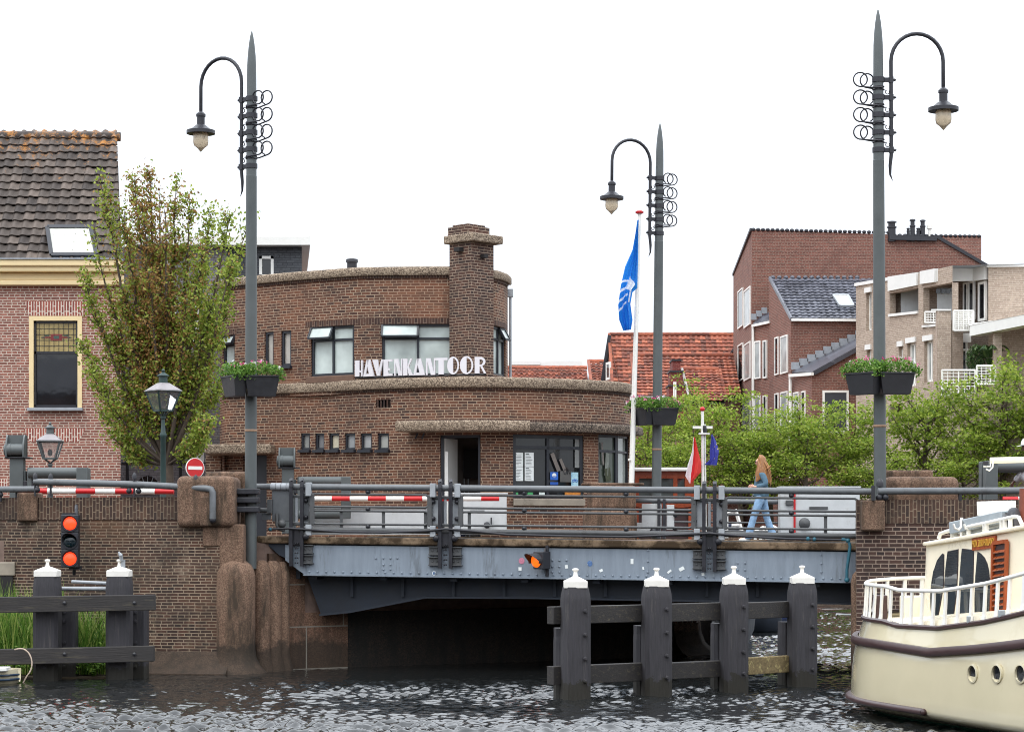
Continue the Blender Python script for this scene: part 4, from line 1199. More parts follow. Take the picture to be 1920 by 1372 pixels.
for k, (ch, a, b, y0, y1) in enumerate(LETTERS):
    pa, pb = LP.pt(a, -.02), LP.pt(b, -.02)
    d = (pb - pa); L = d.length; d.normalize(); n = Vector((d.y, -d.x, 0))
    z0, z1 = Z(y0, pa.y), Z(y1, pa.y)
    m = MB()
    for poly in W_[ch]:
        w = .92 if ch in 'HNE' else 1.0
        m.slab([pa + d * (x * L / (.92 if ch in 'HN' else (.86 if ch == 'E' else 1))) + Vector((0, 0, z0 + y * (z1 - z0))) for x, y in poly], .035, n)
    o = m.build('letter', M_letter, sg, fix=False)
    rail_pts.append(pa + Vector((0, 0, z0 - .02)) - n * .04); rail_pts.append(pb + Vector((0, 0, z0 - .02)) - n * .04)
m = MB(); m.tube(rail_pts, .025, 6)
for q in rail_pts[::3]: m.tube([q, Vector((q.x, q.y, ZLt - .02))], .015, 5)
m.build('mounting_rail', M_black, sg)

# --- flag pole with its flag
FY = 46.3
fp_ = thing('flagpole', 'tall white flagpole with red cap beside the harbour office', 'flagpole', (X(1183, FY), FY, GZ))
b0, t0 = P(1181, 1004, FY), P(1199, 400, FY)
m = MB(); m.tube([b0, b0.lerp(t0, .5), t0], [.062, .052, .036], 12); m.build('pole', M_white, fp_, smooth=50)
m = MB(); m.lathe([(.03, -.02), (.085, .0), (.09, .03), (.05, .06), (0, .065)], t0, 14); m.build('cap', M_red_p, fp_, smooth=40)
m = MB(); m.tube([P(1181, 862, FY - .07), P(1194, 545, FY - .06), P(1197, 420, FY - .05)], .006, 4); m.ball(P(1180, 862, FY - .07), .03); m.build('halyard', M_whitedirty, fp_)
def hang_flag(name, label, cat, pts_l, pts_r, matf, Y, folds=5, amp=.09, nu=26, nv=30):
    """cloth hanging between a left and a right outline (photo pixels at depth Y) with deep folds"""
    vs = []; fs = []; uv = []
    lp = np.array(pts_l, float); rp = np.array(pts_r, float)
    def samp(a, t):
        s = np.linspace(0, 1, len(a)); return np.array([np.interp(t, s, a[:, 0]), np.interp(t, s, a[:, 1])])
    for j in range(nv + 1):
        t = j / nv; A, B = samp(lp, t), samp(rp, t)
        for i in range(nu + 1):
            s = i / nu
            q = A * (1 - s) + B * s
            ph = s * folds * 2 * math.pi + t * 2.2
            yy = Y - amp * (.35 + .65 * t) * math.sin(ph)
            p = P(q[0] + 1.1 * math.cos(ph) * (1 if 0 < i < nu else 0), q[1], yy); vs.append(p)
    for j in range(nv):
        for i in range(nu):
            a = j * (nu + 1) + i
            fs.append((a, a + 1, a + nu + 2, a + nu + 1)); uv.append([(i / nu, j / nv), ((i + 1) / nu, j / nv), ((i + 1) / nu, (j + 1) / nv), (i / nu, (j + 1) / nv)])
    m = MB(); m.add(vs, fs, uv)
    o = m.build(name, matf, None, smooth=60, fix=False)
    tag(o, label, cat); return o
def flagmat(name, kind):
    m, nt, b = nodes(name)
    tc = nt.nodes.new('ShaderNodeTexCoord'); sx = nt.nodes.new('ShaderNodeSeparateXYZ'); nt.links.new(tc.outputs['UV'], sx.inputs[0])
    b.inputs['Roughness'].default_value = .7
    def math_(op, a, bb):
        n = nd(nt, 'ShaderNodeMath', operation=op)
        for k, q in enumerate((a, bb)):
            if hasattr(q, 'links'): nt.links.new(q, n.inputs[k])
            else: n.inputs[k].default_value = q
        return n.outputs[0]
    if kind == 'wave':
        col = mixc(nt, 0, srgb(44, 140, 224), (0, 0, 0))
        y = math_('SUBTRACT', sx.outputs['Y'], math_('MULTIPLY', sx.outputs['X'], -.16))
        fr = math_('FRACT', math_('MULTIPLY', y, 11.0), 0)
        st = math_('LESS_THAN', fr, .30)
        rng = math_('MULTIPLY', math_('GREATER_THAN', y, .46), math_('LESS_THAN', y, .78))
        st = math_('MULTIPLY', st, rng)
        st = math_('MULTIPLY', st, math_('LESS_THAN', sx.outputs['X'], .62))
        blk = math_('MULTIPLY', math_('MULTIPLY', math_('GREATER_THAN', sx.outputs['X'], .42), math_('LESS_THAN', sx.outputs['X'], .84)), math_('MULTIPLY', math_('GREATER_THAN', sx.outputs['Y'], .34), math_('LESS_THAN', sx.outputs['Y'], .50)))
        blk2 = math_('MULTIPLY', math_('MULTIPLY', math_('GREATER_THAN', sx.outputs['X'], .74), math_('LESS_THAN', sx.outputs['X'], .92)), math_('MULTIPLY', math_('GREATER_THAN', sx.outputs['Y'], .48), math_('LESS_THAN', sx.outputs['Y'], .64)))
        fac = math_('MINIMUM', math_('ADD', math_('ADD', st, blk), blk2), 1.0)
        col = mixc(nt, fac, srgb(44, 140, 224), srgb(240, 244, 248))
    elif kind == 'tricolour':
        a = math_('LESS_THAN', sx.outputs['X'], .36); c = math_('GREATER_THAN', sx.outputs['X'], .52)
        col = mixc(nt, a, srgb(206, 34, 40), srgb(238, 232, 234)); col = mixc(nt, c, col, srgb(226, 70, 62))
    else:
        v = coords(nt, 'UV', (3.2, 5.2, 1)); vo = nd(nt, 'ShaderNodeTexVoronoi', Scale=1.0, Randomness=.25); nt.links.new(v, vo.inputs['Vector'])
        fac = math_('LESS_THAN', vo.outputs['Distance'], .17)
        rng = math_('MULTIPLY', math_('GREATER_THAN', sx.outputs['X'], .35), math_('LESS_THAN', sx.outputs['Y'], .85))
        col = mixc(nt, math_('MULTIPLY', fac, rng), srgb(74, 78, 168), srgb(226, 206, 130))
    nt.links.new(col, b.inputs['Base Color'])
    tr = nt.nodes.new('ShaderNodeBsdfTranslucent'); nt.links.new(col, tr.inputs['Color'])
    mx = nt.nodes.new('ShaderNodeMixShader'); mx.inputs[0].default_value = .35
    nt.links.new(b.outputs[0], mx.inputs[1]); nt.links.new(tr.outputs[0], mx.inputs[2]); nt.links.new(mx.outputs[0], nt.nodes['Material Output'].inputs['Surface'])
    return m
hang_flag('flag', 'limp blue flag with white wave stripes on the tall flagpole', 'flag',
          [(1195.5, 414), (1186, 468), (1172, 500), (1164, 535), (1159, 572), (1161, 600), (1169, 620)], [(1197, 412), (1196.5, 480), (1195, 540), (1186, 548), (1182, 570), (1186, 600), (1183, 618)], flagmat('wave_flag', 'wave'), FY - .12, 2.6, .10)
# ------------------------------------------------------------------ tall lamp posts (local metres, z above street level)
M_globe = paint('lamp_globe', srgb(226, 206, 176), .2, .12, 14)
M_globe.node_tree.nodes['Principled BSDF'].inputs['Transmission Weight'].default_value = .35
GX = []
def leafquad(mb, c, s, rng, flat=0.0):
    a = Vector((rng.gauss(0, 1), rng.gauss(0, 1), rng.gauss(0, 1) + flat)).normalized()
    b = a.cross(Vector((rng.gauss(0, 1), rng.gauss(0, 1), rng.gauss(0, 1)))).normalized(); t = a.cross(b)
    l, w = s * rng.uniform(.75, 1.25), s * rng.uniform(.45, .75)
    mb.add([c - b * l * .5, c + t * w * .5 - b * l * .05 + a * s * .08, c + b * l * .5, c - t * w * .5 - b * l * .05 + a * s * .08], [(0, 1, 2, 3)])
def lamp_post(label, base_drop=0.0):
    o = thing('street_lamp', label, 'street lamp', (0, 0, 0), 0, 'tall lamp posts at the bridge corners')
    m = MB()
    tip = E + 8.73 - GZ
    m.lathe([(.103, -base_drop), (.103, .2), (.100, 4.0), (.094, 6.32), (.0945, 6.325), (.0945, 6.34), (.090, 6.345), (.086, 7.6), (.083, tip - .80), (.080, tip - .60), (.070, tip - .42), (.052, tip - .24), (.030, tip - .10), (.012, tip - .02), (0, tip)], (0, 0, 0), 18)
    m.build('pole', M_lamp, o, smooth=30)
    a = MB(); x0 = -.215
    pts = [(x0 - .02, 0, 6.00), (x0 + .02, 0, 6.10), (x0 + .022, 0, 6.25), (x0, 0, 6.45), (x0, 0, 7.99)]
    rad = [.004, .018, .028, .033, .033]
    rr = .44
    for k in range(1, 15):
        t = math.pi * k / 14; pts.append((x0 - rr + rr * math.cos(t), 0, 7.99 + rr * 1.05 * math.sin(t))); rad.append(.033)
    pts.append((x0 - 2 * rr, 0, 7.57)); rad.append(.033); pts.append((x0 - 2 * rr, 0, 7.55)); rad.append(.02)
    a.tube(pts, rad, 10)
    arm = a.build('arm', M_black, o, smooth=50)
    hx = x0 - 2 * rr
    h = MB(); h.lathe([(.02, 7.60), (.03, 7.56), (.05, 7.545), (.085, 7.51), (.085, 7.47), (.07, 7.465), (.07, 7.33), (.10, 7.31), (.17, 7.25), (.252, 7.225), (.252, 7.165), (.235, 7.16), (.12, 7.19), (.0, 7.2)], (hx, 0, 0), 22)
    hd = h.build('lamp_head', M_black, o, smooth=35)
    h = MB(); h.lathe([(.12, 7.19), (.135, 7.15), (.137, 7.02), (.12, 6.96), (.06, 6.91), (.035, 6.88), (.018, 6.86), (0, 6.845)], (hx, 0, 0), 18); h.build('globe', M_globe, hd, smooth=50)
    for k in range(5):
        z = 7.68 - k * .292
        c = MB(); c.lathe([(.10, z - .04), (.106, z - .04), (.106, z + .04), (.10, z + .04)], (0, 0, 0), 16)
        c.bar((-.09, 0, z), (x0 + .0, 0, z), .05, .07); c.box((x0, 0, z), (.07, .075, .10)); c.lathe([(.02, 0), (.026, .03), (0, .06)], (x0 - .035, 0, z), 8, (-1, 0, 0))
        if k < 4:
            for dz in (-.12, -.165): c.lathe([(.098, z + dz - .01), (.106, z + dz), (.098, z + dz + .01)], (0, 0, 0), 14)
        cl = c.build('clamp', M_black, o, smooth=40)
        if k < 4:
            s = MB()
            def spiral(cx, cz, r0, y, t0, t1, r1):
                n = 18
                return [(cx + (r0 + (r1 - r0) * q / n) * math.cos(t0 + (t1 - t0) * q / n), y, cz + (r0 + (r1 - r0) * q / n) * math.sin(t0 + (t1 - t0) * q / n)) for q in range(n + 1)]
            s.tube([(-.05, -.10, z - .14), (.06, -.10, z - .13)] + spiral(.175, z - .0, .118, -.06, R(-75), R(240), .11), .0135, 6)
            s.tube([(-.05, .10, z - .14), (.10, .08, z - .145)] + spiral(.305, z + .0, .118, .02, R(-80), R(250), .115), .0135, 6)
            s.tube([(.0, -.1, z - .15), (x0 + .07, -.06, z - .16)] + spiral(x0 + .055, z - .20, .035, -.03, R(60), R(-230), .03), .008, 5)
            s.build('scroll', M_black, cl, smooth=60)
    c = MB(); c.lathe([(.11, 1.9), (.115, 1.92), (.11, 1.94)], (0, 0, 0), 14); c.build('strap', paint('worn_strap', srgb(150, 120, 96), .6, .2, 10), o)
    return o
L1 = lamp_post('tall lamp post with crook arm rising at the left granite pier', .48)
L2 = copy_thing(L1, (0, 0, GZ), R(-6), 'tall lamp post with crook arm beside the blue flag, farther off')
L3 = copy_thing(L1, (0, 0, GZ), R(180), 'tall lamp post with crook arm pointing right over the brick pier', group='tall lamp posts at the bridge corners')
Y1, Y2, Y3 = 38.02, 46.5, 36.42
L1.location = (X(470, Y1), Y1, GZ); L1.rotation_euler = (R(0), R(.15), R(-29))
L2.location = (X(1230, Y2), Y2, GZ); L2.rotation_euler = (0, R(.6), R(20))
L3.location = (X(1650.5, Y3), Y3, GZ); L3.rotation_euler = (0, R(.25), R(183))
# clamp that holds the left lamp to the pier
m = MB()
for z in (2.82, 2.98, 3.13):
    m.box((X(462, 37.95), 37.94, z), (.46, .30, .10))
m.box((X(455, 38.0), 38.1, 2.97), (.4, .3, .40))
tag(m.build('pole_clamp', M_black, None, bevel=.015), 'black triple clamp bolting the lamp post to the granite pier', 'clamp')
m = MB(); m.lathe([(.075, -.1), (.075, .0), (.06, .02)], (X(478, 38.1), 38.14, 1.78), 12); m.lathe([(.05, -1.8), (.05, -.1)], (X(479, 38.15), 38.2, 1.78), 10)
tag(m.build('cable_pipe', M_black, None, smooth=40), 'dark cable pipe running down between the pier shafts', 'pipe')

# ------------------------------------------------------------------ flower boxes hung on the lamp posts
M_trough = paint('black_trough', srgb(36, 36, 40), .45, .2, 8)
M_ger = leafmat('geranium_leaf', srgb(54, 92, 32), srgb(98, 138, 52), srgb(140, 170, 84))
M_fl = [leafmat('flower_' + n, c, c, [min(1, x * 1.2) for x in c], trans=.2) for n, c in (('pink', srgb(232, 130, 176)), ('white', srgb(242, 234, 236)), ('magenta', srgb(196, 30, 112)))]
def trough(label, loc, rz, seed, mixf=(.5, .3, .2)):
    rng = random.Random(seed)
    o = thing('flower_box', label, 'flower box', (0, 0, 0), 0, 'flower boxes hung on the lamp posts')
    m = MB()
    L, Wd, H = .60, .30, .36
    ps = []
    for z, s, t in ((0, .39, .60), (H - .03, .49, .92), (H - .028, .5, 1.0), (H, .5, 1.0), (H, .475, .92), (H - .06, .46, .88)):
        ps.append([(sx * L * s, sy * Wd * .5 * t, z) for sx, sy in ((-1, -1), (1, -1), (1, 1), (-1, 1))])
    vs = [v for q in ps for v in q]; fs = [(3, 2, 1, 0)]
    for i in range(len(ps) - 1):
        for k in range(4):
            l = (k + 1) % 4; fs.append((i * 4 + k, i * 4 + l, i * 4 + 4 + l, i * 4 + 4 + k))
    fs.append(tuple(4 * (len(ps) - 1) + k for k in range(4)))
    m.add(vs, fs); m.build('trough', M_trough, o, bevel=.012)
    f = MB()
    for k in range(820):
        u, v = rng.uniform(-1, 1), rng.uniform(-1, 1)
        x = u * .36; y = v * .21; z = H + .02 + rng.uniform(0, 1) * (.23 - .11 * u * u - .06 * v * v)
        if rng.random() < .16: x = rng.choice((-1, 1)) * rng.uniform(.28, .40); z = H + rng.uniform(-.08, .08)
        leafquad(f, Vector((x, y, z)), .055, rng)
    f.build('plants', M_ger, o, fix=False)
    for q in range(3):
        b = MB()
        for k in range(int(9 * mixf[q]) + 1):
            u = rng.uniform(-1, 1); c = Vector((u * .34, rng.uniform(-.22, .1), H + .21 - .09 * u * u + rng.uniform(-.04, .06)))
            for j in range(9): leafquad(b, c + Vector((rng.gauss(0, .018), rng.gauss(0, .018), rng.gauss(0, .015))), .035, rng)
        b.build('blossoms', M_fl[q], o, fix=False)
    o.location = loc; o.rotation_euler = (0, 0, rz); return o
for nm, px, y, py, dirs in (('by the stone pier', 470, Y1, 745, ((.22, 12), (-.25, -60))), ('by the blue flag', 1231, Y2, 798, ((.13, 10), (-.30, -58))), ('on the right lamp post', 1651, Y3, 741, ((.20, 8), (-.30, -46)))):
    z = Z(py, y)
    for k, (dx, a) in enumerate(dirs):
        lab = {('by the stone pier', 0): 'dark flower box seen from its long side, on the lamp post at the stone pier', ('by the stone pier', 1): 'dark flower box turned away, with white blooms, on the lamp post at the stone pier',
               ('by the blue flag', 0): 'dark flower box with pink geraniums, long side out, on the lamp post beside the flag', ('by the blue flag', 1): 'dark flower box turned away on the lamp post beside the flag',
               ('on the right lamp post', 0): 'dark flower box with magenta blooms, long side out, on the right lamp post', ('on the right lamp post', 1): 'dark flower box with pale pink blooms, turned away on the right lamp post'}[(nm, k)]
        trough(lab, (X(px, y) + dx, y - .20 - (.06 if k == 0 else 0), z), R(a), 11 + k + int(px), (.3, .5, .1) if px < 600 else ((.7, .2, .1) if k or px < 1300 else (.4, .25, .5)))
m = MB()
for px, y, py in ((470, Y1, 745), (1231, Y2, 798), (1651, Y3, 741)):
    pass

# ------------------------------------------------------------------ old style lanterns
M_patina = paint('dark_green_ironwork', srgb(36, 58, 56), .5, .25, 8)
M_lroof = paint('grey_lantern_roof', srgb(150, 144, 146), .5, .12, 6)
m_, nt_, b_ = nodes('lantern_glass')
b_.inputs['Base Color'].default_value = (.85, .85, .85, 1); b_.inputs['Roughness'].default_value = .12; b_.inputs['Transmission Weight'].default_value = .9; b_.inputs['IOR'].default_value = 1.1
M_lglass = m_
def lantern(label, loc, rz, h, s=1.0, mf=M_patina):
    o = thing('lantern_post', label, 'lantern', (0, 0, 0), 0, 'old style lanterns on the quay')
    m = MB(); m.lathe([(.085, 0), (.085, .3), (.06, .34), (.05, h - .4), (.065, h - .38), (.065, h - .34), (.045, h - .3), (.03, h - .06), (.05, h - .04), (.05, h)], (0, 0, 0), 12); m.build('post', mf, o, smooth=40)
    b, t, H = .145 * s, .27 * s, .42 * s
    z0 = h + .10
    m = MB()
    cb = [Vector((sx * b, sy * b, z0)) for sx, sy in ((-1, -1), (1, -1), (1, 1), (-1, 1))]; ct = [Vector((sx * t, sy * t, z0 + H)) for sx, sy in ((-1, -1), (1, -1), (1, 1), (-1, 1))]
    for k in range(4):
        m.bar(cb[k], ct[k], .03, .03); m.bar(cb[k], cb[(k + 1) % 4], .03, .03); m.bar(ct[k], ct[(k + 1) % 4], .035, .03)
        m.tube([(0, 0, h), cb[k] * .75 + Vector((0, 0, z0 - .07)) * .25, cb[k]], .014, 5)
    fr_ = m.build('lantern_frame', mf, o)
    m = MB()
    for k in range(4): m.quad(cb[k], cb[(k + 1) % 4], ct[(k + 1) % 4], ct[k])
    m.build('glass', M_lglass, fr_, fix=False)
    m = MB(); m.ball((0, 0, z0 + H * .35), .06 * s, 10, 6, (1, 1, 1.5)); m.build('bulb', M_paper, fr_, smooth=60)
    m = MB()
    e = [Vector((sx * t * 1.12, sy * t * 1.12, z0 + H)) for sx, sy in ((-1, -1), (1, -1), (1, 1), (-1, 1))]
    q = [Vector((sx * t * .36, sy * t * .36, z0 + H + .17 * s)) for sx, sy in ((-1, -1), (1, -1), (1, 1), (-1, 1))]
    for k in range(4): m.quad(e[k], e[(k + 1) % 4], q[(k + 1) % 4], q[k])
    m.add(e, [(3, 2, 1, 0)])
    rf = m.build('lantern_roof', M_lroof, o)
    m = MB(); zt = z0 + H + .165 * s
    m.lathe([(.095 * s, 0), (.09 * s, .14 * s), (.13 * s, .15 * s), (.13 * s, .165 * s), (.06 * s, .21 * s), (.025 * s, .24 * s), (.04 * s, .27 * s), (0, .32 * s)], (0, 0, zt), 12); m.build('chimney_cap', paint('brown_cap', srgb(96, 86, 88), .6, .2, 8) if s > .9 else mf, rf, smooth=40)
    o.location = loc; o.rotation_euler = (0, 0, rz); return o
lantern('lantern on dark green post standing in front of the leafy tree', (X(306, 41.0), 41.0, GZ), R(38), Z(780, 41.0) - GZ, .88)
lantern('lantern with square glass beside the barrier machine, against red brick', (X(94, 42.5), 42.5, GZ), R(4), Z(869, 42.5) - GZ, .80, M_lamp)

# ------------------------------------------------------------------ barrier machines and booms
def machine(label, loc, rz, flip=False):
    o = thing('barrier_machine', label, 'barrier machine', (0, 0, 0), 0, 'traffic barrier machines at the bridge')
    m = MB(); m.box((0, 0, .68), (.25, .30, 1.36)); m.box((.115, 0, .62), (.10, .22, 1.0)); m.build('column', M_lamp, o, bevel=.012)
    m = MB()                                            # rounded twin cheeks with the drum between
    def cheek(x):
        pts = [(x, -.24, 1.36), (x, -.25, 1.5), (x, -.22, 1.62), (x, -.15, 1.72), (x, -.05, 1.78), (x, .2, 1.78), (x, .22, 1.36)]
        m.slab(pts, .03, (1, 0, 0))
    cheek(.15); cheek(-.16); m.quad((-.16, -.05, 1.776), (.15, -.05, 1.776), (.15, .2, 1.776), (-.16, .2, 1.776)); m.quad((-.16, -.05, 1.776), (.15, -.05, 1.776), (.15, -.06, 1.45), (-.16, -.06, 1.45))
    m.box((0, .08, 1.57), (.3, .26, .40))
    m.lathe([(.11, -.15), (.11, .15)], (-.0, -.13, 1.50), 18, (1, 0, 0)); m.lathe([(.0, -.24), (.10, -.22), (.12, -.16), (.12, -.1)], (-.0, -.13, 1.50), 16, (1, 0, 0))
    m.build('head', M_lamp, o, smooth=35, bevel=.004)
    m = MB(); m.box((.02, 0, 1.355), (.46, .40, .025)); m.box((.24, -.1, .88), (.22, .14, .11)); m.box((.30, -.1, .86), (.2, .1, .2)); m.build('collar_plate', M_black, o, bevel=.01)
    m = MB()
    for y in (-.16, .14):
        m.tube([(.22, y, 1.08), (1.20, y, 1.08)], .10, 14); m.tube([(.22, y, .40), (1.20, y, .40)], .10, 14); m.box((1.20, y, .74), (.20, .2, .87))
    m.box((.24, 0, .74), (.08, .36, .86))
    m.build('counterweight', M_lamp, o, smooth=40, bevel=.01)
    o.location = loc; o.rotation_euler = (0, 0, rz); return o
ya, yb = 40.2, 45.4
mc1 = machine('grey barrier machine with tubular counterweight, on the quay beside the red house', (X(33, ya), ya, Z(815, ya) - 1.78), R(4))
mc2 = copy_thing(mc1, (X(540, yb), yb, Z(839, yb) - 1.78), R(4), 'grey barrier machine with tubular counterweight, in front of the small office windows', (1.0, 1, 1.0))
mc3 = copy_thing(mc1, (X(1990, 37.8), 37.8, Z(862, 37.8) - 1.20), R(182), 'grey barrier machine whose counterweight shows above the brick pier', (1.06, 1, 1.0))
def boom(label, a, b, cols, r=.05, stop=True):
    o = thing('barrier_boom', label, 'barrier boom', tuple(a)); a, b = Vector(a), Vector(b); n = len(cols); d = b - a
    g = {0: MB(), 1: MB()}; t = 0
    for k, (c, w) in enumerate(cols):
        g[c].tube([a + d * t, a + d * (t + w)], r, 12); t += w
    g[0].build('white_bands', M_white, o, smooth=40); g[1].build('red_bands', M_red_p, o, smooth=40); return o
ys = 39.2
boom('red and white barrier boom behind the reed side wall', P(30, 920, ys), P(326, 921, ys), [(1, .20), (0, .18), (1, .125), (0, .125), (1, .125), (0, .125), (1, .12)])
ys = 44.9
boom('red and white barrier boom in front of the office door', P(572, 934.5, ys), P(936, 934.5, ys), [(1, .045), (0, .093), (1, .093), (0, .093), (1, .093), (0, .093), (1, .095), (0, .07), (1, .093), (0, .139), (1, .093)])
ys = 37.4
boom('short end of red and white boom above the brick pier', P(1880, 936, ys), P(1960, 936, ys), [(1, .36), (0, .3), (1, .34)])

# ------------------------------------------------------------------ cabinets behind the railing
def cabinet(label, px0, px1, py0, py1, y, extras=()):
    o = thing('steel_cabinet', label, 'cabinet', (X((px0 + px1) / 2, y), y + .2, GZ))
    x0, x1, z0, z1 = X(px0, y), X(px1, y), Z(py1, y), Z(py0, y)
    m = MB(); m.box(((x0 + x1) / 2, y + .2, (z0 + z1) / 2), (x1 - x0, .4, z1 - z0)); m.build('body', M_cab, o, bevel=.012)
    m = MB(); m.box(((x0 + x1) / 2, y + .2, z1 + .012), (x1 - x0 + .05, .45, .03)); m.build('lid', M_cab, o, bevel=.006)
    return o
c1 = cabinet('long low pale grey cabinet behind the left railing panel', 566, 806, 953, 1002, 46.0)
m = MB()
for px in (640, 720, 800): m.box((X(px, 45.98), 45.985, Z(975, 45.98)), (.012, .02, .5))
m.build('door_joint', M_silver, c1)
c2 = cabinet('pale grey cabinet with black knob in front of the office door', 848, 950, 926, 1002, 45.8)
m = MB(); m.lathe([(.06, 0), (.07, .03), (.05, .05), (0, .055)], P(913, 984, 45.75), 14, (0, -1, 0)); m.bar(P(921, 986, 45.74), P(921, 970, 45.74), .03, .04, up=(0, 1, 0)); m.build('handle', M_black, c2, smooth=40)
m = MB(); m.box((X(895, 45.77), 45.79, Z(957, 45.78)), (.3, .02, .02)); m.build('door_joint', M_raildk, c2)
c3 = cabinet('pale grey cabinet with a red strip near the right end of the bridge', 1463, 1612, 914, 1000, 45.2)
m = MB(); m.box((X(1490, 45.17), 45.185, Z(958, 45.17)), (.04, .03, .9)); m.build('red_strip', M_red_p, c3)
m = MB(); m.lathe([(.11, 0), (.12, .04), (.08, .08), (0, .09)], P(1508, 981, 45.15), 16, (0, -1, 0)); m.build('handle', M_raildk, c3, smooth=40); m = MB(); m.box((X(1535, 45.17), 45.185, Z(952, 45.17)), (.38, .03, .055)); m.build('grip', M_raildk, c3); m = MB(); m.box((X(1480, 45.17), 45.17, Z(942, 45.17)), (.15, .06, .1)); m.build('lock_box', M_raildk, c3, bevel=.008)
m = MB(); m.box((X(1580, 45.16), 45.18, Z(980, 45.16)), (.68, .03, .44)); m.build('front_panel', M_cab, c3, bevel=.006)

# ------------------------------------------------------------------ no entry sign
y = 43.0
sg2 = thing('no_entry_sign', 'round red no entry sign with white bar behind the granite pier', 'road sign', (X(366, y), y, GZ))
nrm = Vector((.55, -.83, .0)).normalized(); cc = P(366, 877, y); rt = Vector((-nrm.y, nrm.x, 0))
def disc(c, r, n, th, k=28): return ([c + rt * (r * math.cos(2 * math.pi * i / k)) + Vector((0, 0, r * math.sin(2 * math.pi * i / k))) for i in range(k)], th)
m = MB(); p_, t_ = disc(cc, .20, nrm, .02); m.slab(p_, .02, nrm); m.build('rim', M_white, sg2)
m = MB(); p_, t_ = disc(cc + nrm * .003, .187, nrm, .002); m.slab(p_, .002, nrm); m.build('face', M_red_p, sg2)
m = MB(); q = cc + nrm * .006; m.slab([q + rt * sx * .15 + Vector((0, 0, sz * .033)) for sx, sz in ((-1, -1), (1, -1), (1, 1), (-1, 1))], .002, nrm); m.build('bar', M_white, sg2)
m = MB(); m.tube([(cc.x - nrm.x * .05, cc.y - nrm.y * .05 + .02, GZ), (cc.x - nrm.x * .05, cc.y - nrm.y * .05 + .02, cc.z + .1)], .025, 8); m.build('post', M_lamp, sg2)

# ------------------------------------------------------------------ signals
M_redlamp = glow('red_signal', (1.0, .05, .012), 2.6)
M_amber = glow('amber_signal', (1.0, .17, .01), 1.5)
M_offlens = glass('unlit_green_lens', srgb(14, 34, 42), .06, .03, .6, 12)
y = 37.55
tl = thing('signal_light', 'three lens shipping signal on the quay wall with two red lamps lit', 'signal light', (X(131, y), y, Z(1015, y)))
m = MB()
for k, py in enumerate((981, 1014, 1047)): m.box((X(131, y), y + .06, Z(py, y)), (.30, .16, .302))
hs_ = m.build('housing', M_black, tl, bevel=.012)
m = MB(); m.box((X(128, y), y + .12, Z(964, y)), (.24, .16, .05)); m.box((X(138, y), y + .16, Z(1064, y)), (.2, .12, .06)); m.tube([P(143, 966, y + .1), P(143, 955, y + .2), P(143, 948, y + .4)], .03, 8); m.tube([P(139, 1060, y + .1), P(139, 1076, y + .2)], .03, 8); m.build('bracket', M_black, tl)
for k, py in enumerate((981, 1014, 1047)):
    c = P(131, py, y - .025)
    m = MB(); m.lathe([(.114, 0), (.108, .012), (.08, .028), (0, .036)], c + Vector((0, .008, 0)), 24, (0, -1, 0)); m.build('lens', M_offlens if k == 1 else M_redlamp, tl, smooth=60)
    m = MB()
    rim = [(c + Vector((.135 * math.cos(a), 0, .135 * math.sin(a)))) for a in np.linspace(0, 6.2832, 25)[:-1]]
    m.tube(rim, .012, 6, closed=True)
    vis = []; n = 11
    dep = .16 if k == 1 else .05
    for i in range(n):
        a = R(-10) + R(200) * i / (n - 1); e = dep * math.sin(max(0, min(math.pi, a)))
        vis.append((c + Vector((.137 * math.cos(a), 0, .137 * math.sin(a))), c + Vector((.137 * math.cos(a), -e - .01, .137 * math.sin(a)))))
    for i in range(n - 1): m.quad(vis[i][0], vis[i + 1][0], vis[i + 1][1], vis[i][1])
    m.build('visor', M_black, tl, fix=False)
ab_ = thing('signal_light', 'single amber signal lamp hanging on the blue grey girder', 'signal light', tuple(BPY(1014, 1050, -.15)))
m = MB(); c = BPY(1016, 1050, -.18); rz = R(-32)
m.box(c, (.20, .26, .30), rz); m.build('housing', M_black, ab_, bevel=.015)
fw = Vector((-math.cos(R(38)), -math.sin(R(38)) * 1.15, -.05)).normalized()
m = MB(); cl = c + fw * .145; m.lathe([(.118, -.01), (.11, .006), (.07, .02), (0, .028)], cl, 24, tuple(fw)); m.build('lens', M_amber, ab_, smooth=60)
sd = fw.cross(Vector((0, 0, 1))).normalized(); up = sd.cross(fw)
m = MB(); n = 13; vis = []
for i in range(n):
    a = R(-20) + R(220) * i / (n - 1); e = .05 + .17 * max(0, math.sin(a))
    p0 = cl + sd * .132 * math.cos(a) + up * .132 * math.sin(a); vis.append((p0 - fw * .03, p0 + fw * e))
for i in range(n - 1): m.quad(vis[i][0], vis[i + 1][0], vis[i + 1][1], vis[i][1])
m.build('visor', M_black, ab_, fix=False)
m = MB(); m.bar(BPY(1026, 1022, -.04), BPY(1026, 1080, -.04), .05, .06, up=(BN.x, BN.y, 0)); m.tube([BPY(1022, 1028, -.08), BPY(1021, 1040, -.16)], .02, 6); m.build('bracket', M_black, ab_)

